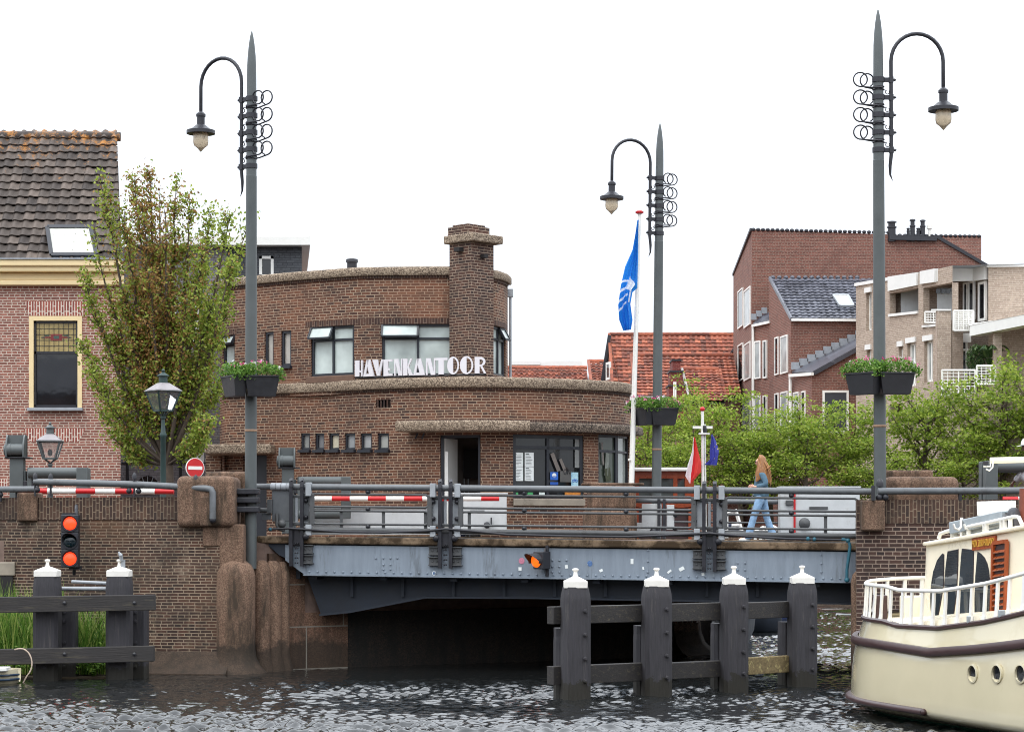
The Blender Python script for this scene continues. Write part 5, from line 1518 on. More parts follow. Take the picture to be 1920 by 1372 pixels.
# ------------------------------------------------------------------ timber fenders
def pile_cap(par, x, y, z, w, cross=False):
    m = MB(); h = w / 2
    m.box((x, y, z + .035), (w, w, .10))
    b = [(x + sx * h, y + sy * h, z + .085) for sx, sy in ((-1, -1), (1, -1), (1, 1), (-1, 1))]; q = [(x + sx * .045, y + sy * .045, z + .15) for sx, sy in ((-1, -1), (1, -1), (1, 1), (-1, 1))]
    for k in range(4): m.quad(b[k], b[(k + 1) % 4], q[(k + 1) % 4], q[k])
    m.lathe([(.055, .14), (.032, .165), (.027, .21), (.028, .23), (.046, .238), (.048, .255), (.034, .268), (0, .272)], (x, y, z), 12)
    return m.build('cap', M_whitedirty, par, bevel=.008, smooth=40)
def octa(mb, x, y, z0, z1, w, taper=.12, rz=0):
    """squared pile with chamfered corners and a tapered head"""
    def ring(s, z):
        h = w / 2 * s; c = h * .72
        return [Matrix.Rotation(rz, 3, 'Z') @ Vector((a, b, 0)) + Vector((x, y, z)) for a, b in ((-c, -h), (c, -h), (h, -c), (h, c), (c, h), (-c, h), (-h, c), (-h, -c))]
    R_ = [ring(1.0, z0), ring(1.0, z1 - .20), ring(.97, z1 - .12), ring(1 - taper, z1)]
    vs = [v for r in R_ for v in r]; fs = [tuple(reversed(range(8)))]
    for i in range(3):
        for k in range(8): l = (k + 1) % 8; fs.append((i * 8 + k, i * 8 + l, i * 8 + 8 + l, i * 8 + 8 + k))
    fs.append(tuple(24 + k for k in range(8))); mb.add(vs, fs)
fd = thing('timber_fender', 'black timber mooring fender with four white capped posts in front of the bridge', 'fender', (X(1290, 31.5), 32, 0))
PL = [(1079, 53, 1313, 1100), (1231, 53, 1305, 1098), (1376, 49, 1297, 1094), (1504, 50, 1288, 1092)]
pc = []
for px, w, pw, pt in PL:
    y = E * F / (pw - HY) + .2; pc.append((px, y, w))
    m = MB(); W0 = w / F * y * .97
    octa(m, X(px, y), y, -.8, Z(pt, y), W0, .15, R(8))
    for k, f in enumerate((.24, .45, .66, .86)):
        zb = Z(pt, y) * (1 - f) + .05
        m.lathe([(.03, 0), (.03, .03), (.018, .035), (.018, .06)], (X(px, y) + W0 * .33, y - W0 * .47, zb), 8, (0.3, -1, 0))
    po = m.build('post', M_timber, fd, smooth=30); pile_cap(po, X(px, y), y, Z(pt, y), W0 * .86)
    m = MB(); octa(m, X(px - 16, y), y + .42, -.8, 1.02 if px < 1500 else 1.0, W0 * .86, .02, R(8)); m.build('rear_post', M_timber, fd)
def beam_between(i, j, py0, py1, m, name='beam', ext0=0, ext1=0, back=.30):
    (a, ya_, _), (b, yb_, _) = pc[i], pc[j]
    A = Vector((X(a, ya_), ya_ + back, 0)); B = Vector((X(b, yb_), yb_ + back, 0)); d = (B - A).normalized()
    A -= d * ext0; B += d * ext1
    z = (Z(py0, ya_) + Z(py1, ya_)) / 2; h = Z(py0, ya_) - Z(py1, ya_)
    g = MB(); g.bar(A + Vector((0, 0, z)), B + Vector((0, 0, z)), .17, h); return g.build(name, m, fd, bevel=.01)
beam_between(0, 1, 1137, 1170, M_beam, ext0=.44); beam_between(1, 2, 1133, 1167, M_beam); beam_between(2, 3, 1131, 1162, M_beam)
beam_between(0, 1, 1249, 1284, M_beam, ext0=.44); beam_between(1, 2, 1245, 1276, M_beam); beam_between(2, 3, 1236, 1268, M_mossbeam)
fl = thing('timber_fender', 'black timber mooring fender with two white capped posts in front of the reeds', 'fender', (X(150, 35.6), 35.8, 0))
for px, w, bw in ((89, 46, 1), (224, 45, 1)):
    y = 35.9
    m = MB(); W0 = w / F * y; octa(m, X(px, y), y, -.8, Z(1079, y), W0 * 1.02, .10); po = m.build('post', M_timber, fl, smooth=30); pile_cap(po, X(px, y), y, Z(1079, y), W0 * .93)
    m = MB(); octa(m, X(px + 20, y) + .05, y + .5, -.8, 1.35, W0 * .8, .0)
    for z in (1.1, .95, .6, .2): m.lathe([(.03, 0), (.03, .03), (0, .035)], (X(px + 23, y), y + .5 - W0 * .4, z), 8, (0, -1, 0))
    m.build('rear_post', M_timber, fl)
yb2 = 35.55
for y0, y1, y2, y3, x1 in ((1118, 1148, 1115.5, 1142, 291), (1216, 1246, 1211, 1238, 289)):
    m = MB(); a = P(-90, (y0 + y1) / 2 + 2, yb2); b = P(x1, (y2 + y3) / 2, yb2); m.bar(a, b, .16, .255)
    bo = m.build('beam', M_beam, fl, bevel=.012)
    m = MB()
    for px in (121, 252): m.lathe([(.03, 0), (.03, .02), (.015, .03), (0, .04)], P(px, (y2 + y3) / 2 + 1, yb2 - .08), 8, (0, -1, 0))
    m.build('bolt', M_black, bo, smooth=40)
# small mast light and conduits on the second post
m = MB(); m.box((X(231, 35.9), 35.9, Z(1058, 35.9)), (.06, .06, .15)); m.tube([P(228, 1050, 35.85), P(226, 1040, 35.8), P(222, 1034, 35.8)], [.03, .035, .012], 8)
tag(m.build('navigation_lamp', M_silver, None), 'small grey lamp fixed on the white post cap near the wall', 'lamp')
m = MB(); m.tube([P(113, 1103, 36.3), P(203, 1103, 36.1)], .035, 10); m.tube([P(135, 1090, 36.3), P(203, 1093, 36.1)], .028, 10)
tag(m.build('conduit', M_silver, None, smooth=40), 'pair of grey conduits between the posts and the wall', 'pipe')

# ------------------------------------------------------------------ reeds and bank plants
M_reed = leafmat('reed_blade', srgb(60, 96, 34), srgb(104, 144, 54), srgb(166, 176, 96), .5, .35)
M_weed = leafmat('bank_weed', srgb(54, 84, 30), srgb(92, 128, 46), srgb(136, 160, 70), .5, .3)
rng = random.Random(3)
m = MB()
def blade(mb, x, y, z0, h, lean, w, rng):
    a = rng.uniform(0, 6.28); d = Vector((math.cos(a), math.sin(a) * .5, 0)); n = Vector((-d.y, d.x, 0)); ps = []
    k = 5
    face = Vector((math.cos(a + 1.2), .35 * math.sin(a + 1.2), 0)).normalized()
    for i in range(k + 1):
        t = i / k; ps.append((Vector((x, y, z0)) + d * (lean * t ** 2.2) + Vector((0, 0, h * (t - .22 * lean * t ** 3))), w * (1 - t) ** .6 * (.6 + .4 * min(1, t * 4))))
    vs = []
    for p, ww in ps: vs += [p - face * ww * .5, p + face * ww * .5]
    mb.add(vs, [(2 * i, 2 * i + 1, 2 * i + 3, 2 * i + 2) for i in range(k)])
for k in range(1500):
    px = rng.uniform(-60, 213); y = rng.uniform(36.5, 37.5)
    top = 1.0 if 55 < px < 120 or px < 30 else .82
    blade(m, X(px, y), y, .05, rng.uniform(.75, 1.68) * top, rng.uniform(.03, .6), rng.uniform(.018, .034), rng)
tag(m.build('reeds', M_reed, None, fix=False), 'bright green reeds growing along the foot of the quay wall', 'reeds', kind='stuff')
m = MB()
for k in range(3200):
    px = rng.uniform(-50, 205) if rng.random() < .6 else rng.uniform(112, 203); y = rng.uniform(36.25, 37.2)
    c = Vector((X(px, y), y, .04 + abs(rng.gauss(0, .16)) + .15 * math.sin(px * .09) ** 2)); leafquad(m, c, .06, rng, .6)
tag(m.build('undergrowth', M_weed, None, fix=False), 'low green bank plants at the waterline between the timber posts', 'plants', kind='stuff')
bk = MB(); bk.prism([(-14, 36.25), (X(120, 36.3), 36.15), (X(205, 36.4), 36.35), (X(225, 36.9), 36.9), (X(228, 37.8), 37.8), (-14, 38.8)], -.5, .03)
structure(bk.build('mud_bank', paint('mud', srgb(66, 56, 40), .9, .4, 6, bmp=.5)))
# ------------------------------------------------------------------ roofs of real pantiles
def pantiles(O, u, v, Lu, Lv, tw=.25, ch=.27, amp=.035, step=.028, lim=None, n=8, seed=0):
    """tile field on the plane through O along the unit vectors u (eave) and v (up the slope)"""
    O, u, v = Vector(O), Vector(u).normalized(), Vector(v).normalized(); nn = u.cross(v).normalized()
    rng = random.Random(seed)
    nu, nc = max(1, int(round(Lu / tw))), max(1, int(round(Lv / ch)))
    m = MB(); vs = []; fs = []; uv = []
    for c in range(nc):
        jit = [rng.uniform(-.008, .008) for _ in range(nu + 1)]
        for k in range(nu):
            if lim:
                a, b = lim((c + .5) * ch)
                if (k + 1) * tw < a or k * tw > b: continue
            base = len(vs)
            sl = jit[k] * 1.4
            for r, hh in ((0, step), (.5, step * .45), (1.06, -step * .1)):
                for q in range(n + 1):
                    x = q / n
                    w = (.5 + .5 * math.cos(2 * math.pi * (x - .3))) ** 1.4 * amp
                    sag = -.026 * math.cos(2 * math.pi * (x - .3)) if r == 0 else 0
                    uu_ = (k + x * 1.02) * tw
                    if lim: la, lb = lim((c + r) * ch); uu_ = min(max(uu_, la), lb)
                    vs.append(O + u * uu_ + v * ((c + r) * ch + sl + sag) + nn * (w + hh + jit[k] * .5))
            for q in range(n):  # front lip
                pass
            for i in range(2):
                for q in range(n):
                    a = base + i * (n + 1) + q
                    fs.append((a, a + 1, a + n + 2, a + n + 1))
                    uv.append([(k + (q + d) / n * .98 + .01, c + (i + e) * .48 + .01) for d, e in ((0, 0), (1, 0), (1, 1), (0, 1))])
            lip = len(vs)
            for q in range(n + 1): vs.append(vs[base + q] - nn * .03)
            for q in range(n):
                fs.append((lip + q, lip + q + 1, base + q + 1, base + q)); uv.append([(k + .5, c + .3)] * 4)
    m.add(vs, fs, uv)
    return m
def ridge(mb, a, b, r=.11, L=.33):
    a, b = Vector(a), Vector(b); d = b - a; n = max(1, int(d.length / L))
    for k in range(n):
        p, q = a + d * (k / n), a + d * ((k + 1.08) / n)
        mb.tube([p, q], [r * 1.07, r * .93], 10)
M_tdark = tiles('dark_pantiles', srgb(62, 54, 50), srgb(86, 76, 69), srgb(112, 99, 90), srgb(168, 112, 48), .75, (7.4, 9.7))
M_tred = tiles('orange_pantiles', srgb(98, 56, 44), srgb(150, 80, 58), srgb(182, 106, 78), srgb(98, 78, 62), .8)
M_tglz = tiles('glazed_grey_pantiles', srgb(70, 72, 80), srgb(92, 94, 104), srgb(110, 112, 122), None, .32)
M_zinc = paint('zinc', srgb(148, 152, 158), .5, .15, 6)

# ------------------------------------------------------------------ red brick house on the left
HY_ = 50.0
hs = thing('brick_house', 'red brick house with dark pantile roof, cream cornice and stained glass window', 'house', (X(100, HY_), HY_, GZ))
class Straight(Plan):
    def __init__(s, pa, ya, pb, yb, n=24):
        A, B = Vector((X(pa, ya), ya)), Vector((X(pb, yb), yb)); px = []; ys = []
        for k in range(n + 1):
            q = A.lerp(B, k / n); ys.append(q.y); px.append(CX + q.x / q.y * F)
        s.px = np.array(px); s.Y = np.array(ys)
HP = Straight(-150, HY_, 226, HY_, 6)
hw = (55, 154, Z(765, HY_), Z(593, HY_))
mb = MB(); facade(mb, HP, GZ - .1, Z(536, HY_), [hw], reveal=.12)
xr = X(226, HY_); xl = X(-150, HY_)
xbk = xr * (HY_ + 6.2) / HY_ - .2
mb.quad((xr, HY_, GZ - .1), (xbk, HY_ + 6, GZ - .1), (xbk, HY_ + 6, 8.5), (xr, HY_, 8.5)); mb.quad((xbk, HY_ + 6, GZ - .1), (xl, HY_ + 6, GZ - .1), (xl, HY_ + 6, 8.5), (xbk, HY_ + 6, 8.5))
mb.build('wall', M_red, hs, fix=False)
mb = MB()
def arch_slab(px0, px1, pxa, pxb, y0, y1): mb.slab([P(px0, y1, HY_ - .006), P(px1, y1, HY_ - .006), P(pxb, y0, HY_ - .006), P(pxa, y0, HY_ - .006)], .004, (0, -1, 0))
arch_slab(54, 156, 46, 166, 565, 592); mb.build('flat_arch', M_redarch, hs); mb = MB(); arch_slab(56, 148, 44, 160, 803, 827)
mb.build('flat_arch', M_redarch, hs)
mb = MB(); mb.box(((xl + X(16, HY_)) / 2, HY_ - .004, Z(905, HY_)), (X(16, HY_) - xl, .012, .17)); mb.build('soldier_course', M_redarch, hs)
# cornice
mb = MB()
for y0, y1, out in ((490, 502, .34), (502, 512, .28), (512, 527, .10), (527, 536, .16)):
    mb.box(((xl + xr) / 2, HY_ - out / 2 + .1, (Z(y0, HY_) + Z(y1, HY_)) / 2), (xr - xl + .1, out + .2, Z(y0, HY_) - Z(y1, HY_) - .004))
mb.build('cornice', M_cream, hs, bevel=.02)
mb = MB(); mb.box(((xl + xr) / 2, HY_ - .16, Z(488.5, HY_)), (xr - xl + .12, .42, .03)); mb.build('gutter', M_zinc, hs)
# window
Ww = hw; A, B = HP.pt(55, -.03), HP.pt(154, -.03)
mb = MB(); w_ = .10
for a, b in ((A + Vector((w_ / 2, 0, Ww[2])), A + Vector((w_ / 2, 0, Ww[3]))), (B + Vector((-w_ / 2, 0, Ww[2])), B + Vector((-w_ / 2, 0, Ww[3])))): mb.bar(a, b, w_, .12, up=(0, -1, 0))
mb.bar(A + Vector((w_, 0, Ww[3] - w_ / 2)), B + Vector((-w_, 0, Ww[3] - w_ / 2)), .12, w_)
wf = mb.build('window', M_cream, hs)
mb = MB(); x0, x1 = A.x + .10, B.x - .10
for z in (Ww[2] + .045, Z(661, HY_), Ww[3] - .12): mb.box(((x0 + x1) / 2, HY_ + .06, z), (x1 - x0, .05, .06))
for x in (x0 + .025, x1 - .025): mb.box((x, HY_ + .06, (Ww[2] + Ww[3]) / 2 - .02), (.05, .05, Ww[3] - Ww[2] - .14))
mb.build('sash', M_black, wf)
mb = MB(); mb.quad((x0, HY_ + .08, Ww[2]), (x1, HY_ + .08, Ww[2]), (x1, HY_ + .08, Z(661, HY_)), (x0, HY_ + .08, Z(661, HY_))); mb.build('pane', M_dark, wf)
m_, nt_, b_ = nodes('leaded_glass')
v_ = coords(nt_, 'Object'); f_ = noise(nt_, v_, 6, 3); nt_.links.new(mixc(nt_, ramp(nt_, f_, .35, .65), srgb(150, 130, 82), srgb(176, 156, 104)), b_.inputs['Base Color']); b_.inputs['Roughness'].default_value = .25
mb = MB(); zs0, zs1 = Z(661, HY_) + .03, Ww[3] - .15; mb.quad((x0, HY_ + .075, zs0), (x1, HY_ + .075, zs0), (x1, HY_ + .075, zs1), (x0, HY_ + .075, zs1)); lg = mb.build('stained_glass', m_, wf)
mb = MB()
for k in range(1, 9): mb.box((x0 + (x1 - x0) * k / 9, HY_ + .07, (zs0 + zs1) / 2), (.008, .01, zs1 - zs0))
for k in range(1, 5): mb.box(((x0 + x1) / 2, HY_ + .07, zs0 + (zs1 - zs0) * k / 5), (x1 - x0, .01, .008))
mb.build('lead', M_black, lg)
mb = MB(); xm, zm = (x0 + x1) / 2, (zs0 + zs1) / 2
mb.box((xm, HY_ + .066, zm), (.26, .006, .15)); mb.box((xm, HY_ + .067, zm), (.62, .006, .03)); mb.build('red_glass', paint('ruby_glass', srgb(120, 44, 44), .3, .3, 20), lg)
mb = MB()
for s in (-1, 1): mb.box((xm + s * .22, HY_ + .066, zm + .04), (.09, .006, .02)); mb.box((xm + s * .30, HY_ + .066, zm), (.09, .007, .02))
mb.box((xm, HY_ + .062, zm), (.12, .004, .07)); mb.build('green_glass', paint('green_glass', srgb(60, 84, 76), .3, .2, 20), lg)
mb = MB(); mb.box(((A.x + B.x) / 2, HY_ - .04, Ww[2] - .03), (B.x - A.x + .06, .20, .07)); mb.build('sill', M_zinc, wf, bevel=.01)
# roof
RY = 2.7; zr = Z(259, HY_ + RY); ze = 8.60
vv = Vector((0, RY, zr - ze)); Lv = vv.length
slope_shift = (X(226, HY_ + .1) - X(216, HY_ + RY)); xbk = xr * (HY_ + 6.2) / HY_ - .2
def lim(s): return (0, (xr + .06 - xl) - slope_shift * s / Lv)
rf = pantiles((xl, HY_ - .15, ze), (1, 0, 0), vv, xr - xl + .2, Lv + .1, .245, .262, .07, .045, lim, seed=5)
ro = rf.build('roof', M_tdark, hs, smooth=50, fix=False)
mb = MB(); ridge(mb, (xl, HY_ + RY - .12, zr + .03), (xr - slope_shift + .1, HY_ + RY - .12, zr + .01), .12, .36); mb.build('ridge_tiles', M_tdark, ro, smooth=50)
mb = MB(); mb.quad((xl, HY_ + .02, ze - .06), (xr, HY_ + .02, ze - .06), (xr - slope_shift, HY_ + RY + .05, zr - .1), (xl, HY_ + RY + .05, zr - .1)); mb.quad((xl, HY_ + 6, ze - .06), (xbk, HY_ + 6, ze - .06), (xr - slope_shift, HY_ + RY + .05, zr - .1), (xl, HY_ + RY + .05, zr - .1))
mb.add([(xr - .02, HY_ + .02, ze - .06), (xbk - .02, HY_ + 6, ze - .06), (xr - slope_shift - .02, HY_ + RY, zr - .1)], [(0, 1, 2)]); mb.build('roof_deck', M_darkroom, ro, fix=False)
# skylight lying in the roof plane
def onroof(px, py):
    # point on the roof plane
    n = Vector((0, -(zr - ze), RY)).normalized(); o = Vector((xl, HY_ - .15, ze))
    d = Vector(((px - CX) / F, 1, -(py - HY) / F)); t = (o - Vector((0, 0, E))).dot(n) / d.dot(n)
    return Vector((0, 0, E)) + d * t + n * .09
q = [onroof(*p) for p in ((98, 484), (182, 484), (171, 432), (90, 432))]
nr = Vector((0, -(zr - ze), RY)).normalized()
mb = MB()
for k in range(4): mb.bar(q[k], q[(k + 1) % 4], .09, .10, up=nr)
sk = mb.build('skylight', M_frame, hs)
mb = MB(); mb.quad(*[p + nr * .02 for p in q]); mb.build('pane', glass('skylight_pane', srgb(206, 206, 196), .08, .01), sk)
mb = MB(); mb.bar(onroof(96, 490) - nr * .03, onroof(180, 490) - nr * .03, .3, .02, up=nr); mb.build('lead_apron', M_zinc, sk)

# ------------------------------------------------------------------ grey painted house behind the tree
GY = 55.0
gh = thing('grey_house', 'grey painted brick house with flat white roof edge behind the tree', 'house', (X(400, GY), GY, GZ))
gx0, gx1 = X(200, GY), X(566, GY)
GP = Straight(200, GY, 566, GY, 8)
o1 = (486, 513, Z(520, GY), Z(480, GY)); o2 = (290, 330, Z(690, GY), Z(560, GY)); o3 = (350, 385, Z(690, GY), Z(600, GY)); o4 = (276, 300, Z(800, GY), Z(735, GY))
zmid = Z(700, GY)
mb = MB(); facade(mb, GP, GZ - .1, zmid + .0, [o4], 200, 425)
facade(mb, GP, zmid, Z(463, GY), [(290, 330, Z(635, GY), Z(560, GY)), (286, 318, Z(540, GY), Z(484, GY)), (350, 372, Z(640, GY), Z(570, GY))], 200, 425)
mb.build('painted_wall', M_greybrick, gh, fix=False)
mb = MB(); facade(mb, GP, Z(640, GY), Z(463, GY), [o1], 425, 566)
gxb = gx1 * (GY + 8) / GY - .1
mb.quad((gx1, GY, 3.2), (gxb, GY + 8, 3.2), (gxb, GY + 8, Z(463, GY)), (gx1, GY, Z(463, GY))); mb.build('slate_wall', M_darkgrey, gh, fix=False)
mb = MB(); q0, q1 = X(240, GY - .3), X(582, GY - .3); k_ = (GY + 8.3) / (GY - .3); mb.prism([(q0, GY - .3), (q1, GY - .3), (q1 * k_ - .1, GY + 8), (q0 * k_, GY + 8)], Z(463, GY), Z(445, GY)); mb.build('roof_edge', M_white, gh, bevel=.02)
for a, b, c, d in (o1, (290, 330, Z(635, GY), Z(560, GY)), (286, 318, Z(540, GY), Z(484, GY)), (350, 372, Z(640, GY), Z(570, GY)), o4):
    m = MB(); A, B = GP.pt(a, -.05), GP.pt(b, -.05); f = .07
    m.bar(A + Vector((0, 0, d - f / 2)), B + Vector((0, 0, d - f / 2)), .1, f); m.bar(A + Vector((0, 0, c + f / 2)), B + Vector((0, 0, c + f / 2)), .1, f)
    for p, s in ((A, 1), (B, -1)): m.bar(p + Vector((s * f / 2, 0, c)), p + Vector((s * f / 2, 0, d)), f, .1, up=(0, -1, 0))
    w = m.build('window', M_white, gh); m = MB(); m.quad(A + Vector((0, .03, c)), B + Vector((0, .03, c)), B + Vector((0, .03, d)), A + Vector((0, .03, d))); m.build('pane', M_dark, w)
m = MB()
for px in (239, 338, 395):
    m.tube([P(px, 845, GY - .03), P(px, 902, GY - .03)], .035, 6)
m.tube([P(228, 868, GY - .02), P(415, 867, GY - .02)], .018, 5); m.build('wall_anchor', M_black, gh)
m = MB(); c = P(277, 925, GY - .01)
m.slab([c + Vector((.34 * math.cos(a), 0, .45 * math.sin(a))) for a in np.linspace(0, 3.1416, 13)], .02, (0, -1, 0)); fo = m.build('arched_fanlight', M_dark, gh)
m = MB()
for a in np.linspace(.3, 2.84, 7): m.tube([c + Vector((0, -.02, 0)), c + Vector((.33 * math.cos(a), -.02, .44 * math.sin(a)))], .012, 4)
m.build('tracery', M_silver, fo)
m = MB(); m.box((X(375, GY - .02), GY - .01, Z(858, GY)), (.2, .02, .25)); m.build('wall_lamp', M_white, gh)

# ------------------------------------------------------------------ terraces across the basin
def K(y): return y * 1.13
def wallpoly(mb, pts, n):
    """vertical polygon [(x, y, z)] with brick UVs"""
    pts = [Vector(p) for p in pts]; d = Vector((pts[1].x - pts[0].x, pts[1].y - pts[0].y, 0)).normalized()
    mb.add(pts, [tuple(range(len(pts)))], [[((p - pts[0]).dot(d), p.z) for p in pts]])
def bgwin(plan, px0, px1, y0, y1, par, mf=M_white, pane=M_dark, mid=None, fw=.07, out=.02, name='window', lintel=None):
    pm = (px0 + px1) / 2; z0, z1 = Z(y1, plan.y(pm)), Z(y0, plan.y(pm))
    A, B = plan.pt(px0, out), plan.pt(px1, out); d = (B - A).normalized(); n = Vector((d.y, -d.x, 0)); L = (B - A).length
    m = MB(); h = Vector((0, 0, 1))
    m.bar(A + h * (z1 - fw / 2), B + h * (z1 - fw / 2), .1, fw); m.bar(A + h * (z0 + fw / 2), B + h * (z0 + fw / 2), .1, fw)
    for p, s in ((A, 1), (B, -1)): m.bar(p + d * s * fw / 2 + h * (z0 + fw), p + d * s * fw / 2 + h * (z1 - fw), fw, .1, up=n)
    if mid: m.bar(A + d * L * mid + h * (z0 + fw), A + d * L * mid + h * (z1 - fw), fw * .9, .09, up=n)
    w = m.build(name, mf, par)
    m = MB(); m.quad(A + h * z0 + n * .02, B + h * z0 + n * .02, B + h * z1 + n * .02, A + h * z1 + n * .02); m.build('pane', pane, w)
    if lintel:
        m = MB(); m.bar(A - d * .1 + h * (z1 + .12), B + d * .1 + h * (z1 + .12), .16, .22); m.build('lintel', M_white, w)
    return w
M_blindp = glass('white_curtain_pane', srgb(168, 172, 170), .2, .02)
def bumps(mb, a, b, r=.09, L=.24):
    a, b = Vector(a), Vector(b); n = int((b - a).length / L)
    for k in range(n): mb.ball(a.lerp(b, (k + .5) / n) - Vector((0, 0, r * .35)), r, 8, 5, (1.25, 1.2, 1))
# A: tall block
ta = thing('terrace_house', 'tallest brown brick terrace block with blank side wall and tile ridge', 'house', (X(1600, K(97)), K(100), GZ))
ya_, yb_ = K(97), K(104)
mb = MB(); wallpoly(mb, [P(1410, 1010, ya_), P(1850, 1010, ya_), P(1850, 499, ya_), P(1756, 443, ya_), P(1410, 430, ya_)], None)
wallpoly(mb, [P(1375, 1010, yb_), P(1410, 1010, ya_), P(1410, 430, ya_), P(1375, 515, yb_)], None)
b1, b2 = P(1850, 1010, ya_), P(1375, 1010, yb_)
wallpoly(mb, [b1, (b1.x, yb_, b1.z), (b1.x, yb_, Z(510, yb_)), P(1850, 499, ya_)], None)
wallpoly(mb, [P(1740, 1010, ya_ + .2), P(1840, 1010, ya_ + .2), P(1840, 441, ya_ + 3), P(1740, 441, ya_ + 3)], None); mb.build('wall', M_brown, ta, fix=False)
mb = MB(); t0, t1, t2, t3 = P(1410, 430, ya_), P(1756, 443, ya_), P(1850, 499, ya_), P(1375, 515, yb_)
mb.add([t0, t1, t2, (t2.x, yb_, Z(510, yb_)), (t1.x, yb_, Z(470, yb_)), t3], [(0, 1, 4, 5), (1, 2, 3, 4)]); mb.build('roof', M_tglz, ta, fix=False)
mb = MB(); bumps(mb, P(1408, 429, ya_), P(1670, 435, ya_)); bumps(mb, P(1672, 440, ya_), P(1752, 441, ya_)); bumps(mb, P(1760, 441, ya_ + 3), P(1840, 442, ya_ + 3))
mb.bar(P(1752, 441, ya_ - .05), P(1852, 499, ya_ - .05), .12, .16); mb.bar(P(1408, 430, ya_), P(1375, 515, yb_), .12, .14); mb.bar(P(1668, 446, ya_ - .1), P(1756, 448, ya_ - .1), .3, .22); mb.build('ridge_tiles', M_black, ta, smooth=60)
mb = MB()
for px, h, r in ((1672, .75, .20), (1703, .4, .08), (1711, .85, .12), (1722, .4, .10), (1730, .82, .12)):
    b = P(px, 442, ya_); mb.lathe([(r, -.3), (r, h * .5), (r * 1.25, h * .52), (r * 1.25, h * .6), (r * .9, h * .62), (r * .9, h * .85), (r * 1.3, h * .87), (r * 1.2, h * .95), (0, h)], b, 10)
mb.build('chimney', M_black, ta, smooth=40)
mb = MB(); b = P(1743, 441, ya_); mb.lathe([(.07, -.2), (.07, .3), (.15, .32), (.15, .5), (0, .52)], b, 10); mb.build('vent_cowl', M_whitedirty, ta)
FA = Straight(1375, yb_, 1410, ya_)
for y0, y1 in ((541, 612), (643, 712), (746, 812)):
    bgwin(FA, 1385, 1394, y0 + 2, y1 + 2, ta); bgwin(FA, 1396.5, 1408, y0, y1, ta, pane=M_blindp)
# A2 lower infill
t2_ = thing('terrace_house', 'narrow brown brick terrace bay with downpipe between the tall block and the skylight house', 'house', (X(1428, K(96)), K(97), GZ))
yc, yd = K(95.5), K(96.95)
mb = MB(); wallpoly(mb, [P(1411, 1010, yd), P(1443, 1010, yc), P(1443, 600, yc), P(1411, 609, yd)], None); mb.build('wall', M_brown, t2_, fix=False)
mb = MB(); mb.slab([P(1411, 607, yd - .1), P(1443, 600, yc - .1), P(1443, 583, yc + 2), P(1428, 590, yd)], .15); mb.build('roof', M_tglz, t2_)
mb = MB()
for k in range(3): c = P(1413 + k * 10, 594 - k * 6, yd - .25); mb.box(c, (.28, .1, .3))
mb.build('flashing', M_zinc, t2_)
mb = MB(); mb.bar(P(1411, 611, yd - .2), P(1443, 604, yc - .2), .12, .12); mb.tube([P(1412, 611, yd - .2), P(1412, 1000, yd - .2)], .07, 6); mb.build('gutter', M_white, t2_)
F2 = Straight(1411, yd, 1443, yc)
for y0, y1 in ((639, 710), (742, 805)): bgwin(F2, 1416, 1427, y0, y1, t2_, pane=M_blindp); bgwin(F2, 1432, 1439, y0 - 1, y1 - 1, t2_)
# B
tb = thing('terrace_house', 'brown brick terrace house with grey glazed tile roof and skylight', 'house', (X(1550, K(92)), K(94), GZ))
ye = K(92)
mb = MB(); wallpoly(mb, [P(1483, 1010, ye), P(1640, 1010, ye), P(1640, 599, ye), P(1483, 598, ye)], None); wallpoly(mb, [P(1442, 1010, yc), P(1483, 1010, ye), P(1483, 598, ye), P(1442, 521, yc)], None)
mb.build('wall', M_brown, tb, fix=False)
ev = P(1484, 598, ye - .15); rg = P(1443, 521, yc)
Lu = X(1660, ye) - ev.x; vv = Vector((0, rg.y - ev.y, rg.z - ev.z)); sh = ev.x - rg.x
def limB(s): return (-.01 + 0 * s, 99)
rfB = pantiles((rg.x, ev.y, ev.z), (1, 0, 0), vv, Lu + sh, vv.length, .30, .33, .05, .045, lambda s: (max(0, sh * (1 - s / vv.length)), 99), n=6, seed=9).build('roof', M_tglz, tb, smooth=50, fix=False)
mb = MB(); bumps(mb, rg + Vector((0, 0, .05)), (rg.x + Lu, rg.y, rg.z + .05), .10, .3); mb.bar(ev, rg, .1, .16); mb.build('ridge_tiles', M_tglz, rfB, smooth=60)
mb = MB(); mb.quad((ev.x, ev.y + .1, ev.z - .1), (rg.x + Lu + sh, ev.y + .1, ev.z - .1), (rg.x + Lu + sh, rg.y, rg.z - .1), (rg.x, rg.y, rg.z - .1)); mb.build('roof_deck', M_darkroom, rfB)
mb = MB(); mb.bar(P(1484, 599.5, ye - .25), P(1640, 600.5, ye - .25), .12, .12); mb.build('gutter', M_white, tb)
def roofB(px, py):
    n = Vector((0, -vv.z, vv.y)).normalized(); o = Vector((rg.x, ev.y, ev.z)); d = Vector(((px - CX) / F, 1, -(py - HY) / F)); t = (o - Vector((0, 0, E))).dot(n) / d.dot(n); return Vector((0, 0, E)) + d * t + n * .1
q = [roofB(*p) for p in ((1575, 577), (1600, 577), (1589, 557), (1562, 557))]; nB = Vector((0, -vv.z, vv.y)).normalized()
mb = MB()
for k in range(4): mb.bar(q[k], q[(k + 1) % 4], .10, .12, up=nB)
s_ = mb.build('skylight', M_silver, tb); mb = MB(); mb.quad(*[p + nB * .03 for p in q]); mb.build('pane', M_white, s_)
FB = Straight(1442, yc, 1483, ye)
for y0, y1 in ((632, 703), (737, 808)): bgwin(FB, 1454, 1461, y0, y1, tb); bgwin(FB, 1465, 1478, y0 - 3, y1 - 3, tb, pane=M_blindp)
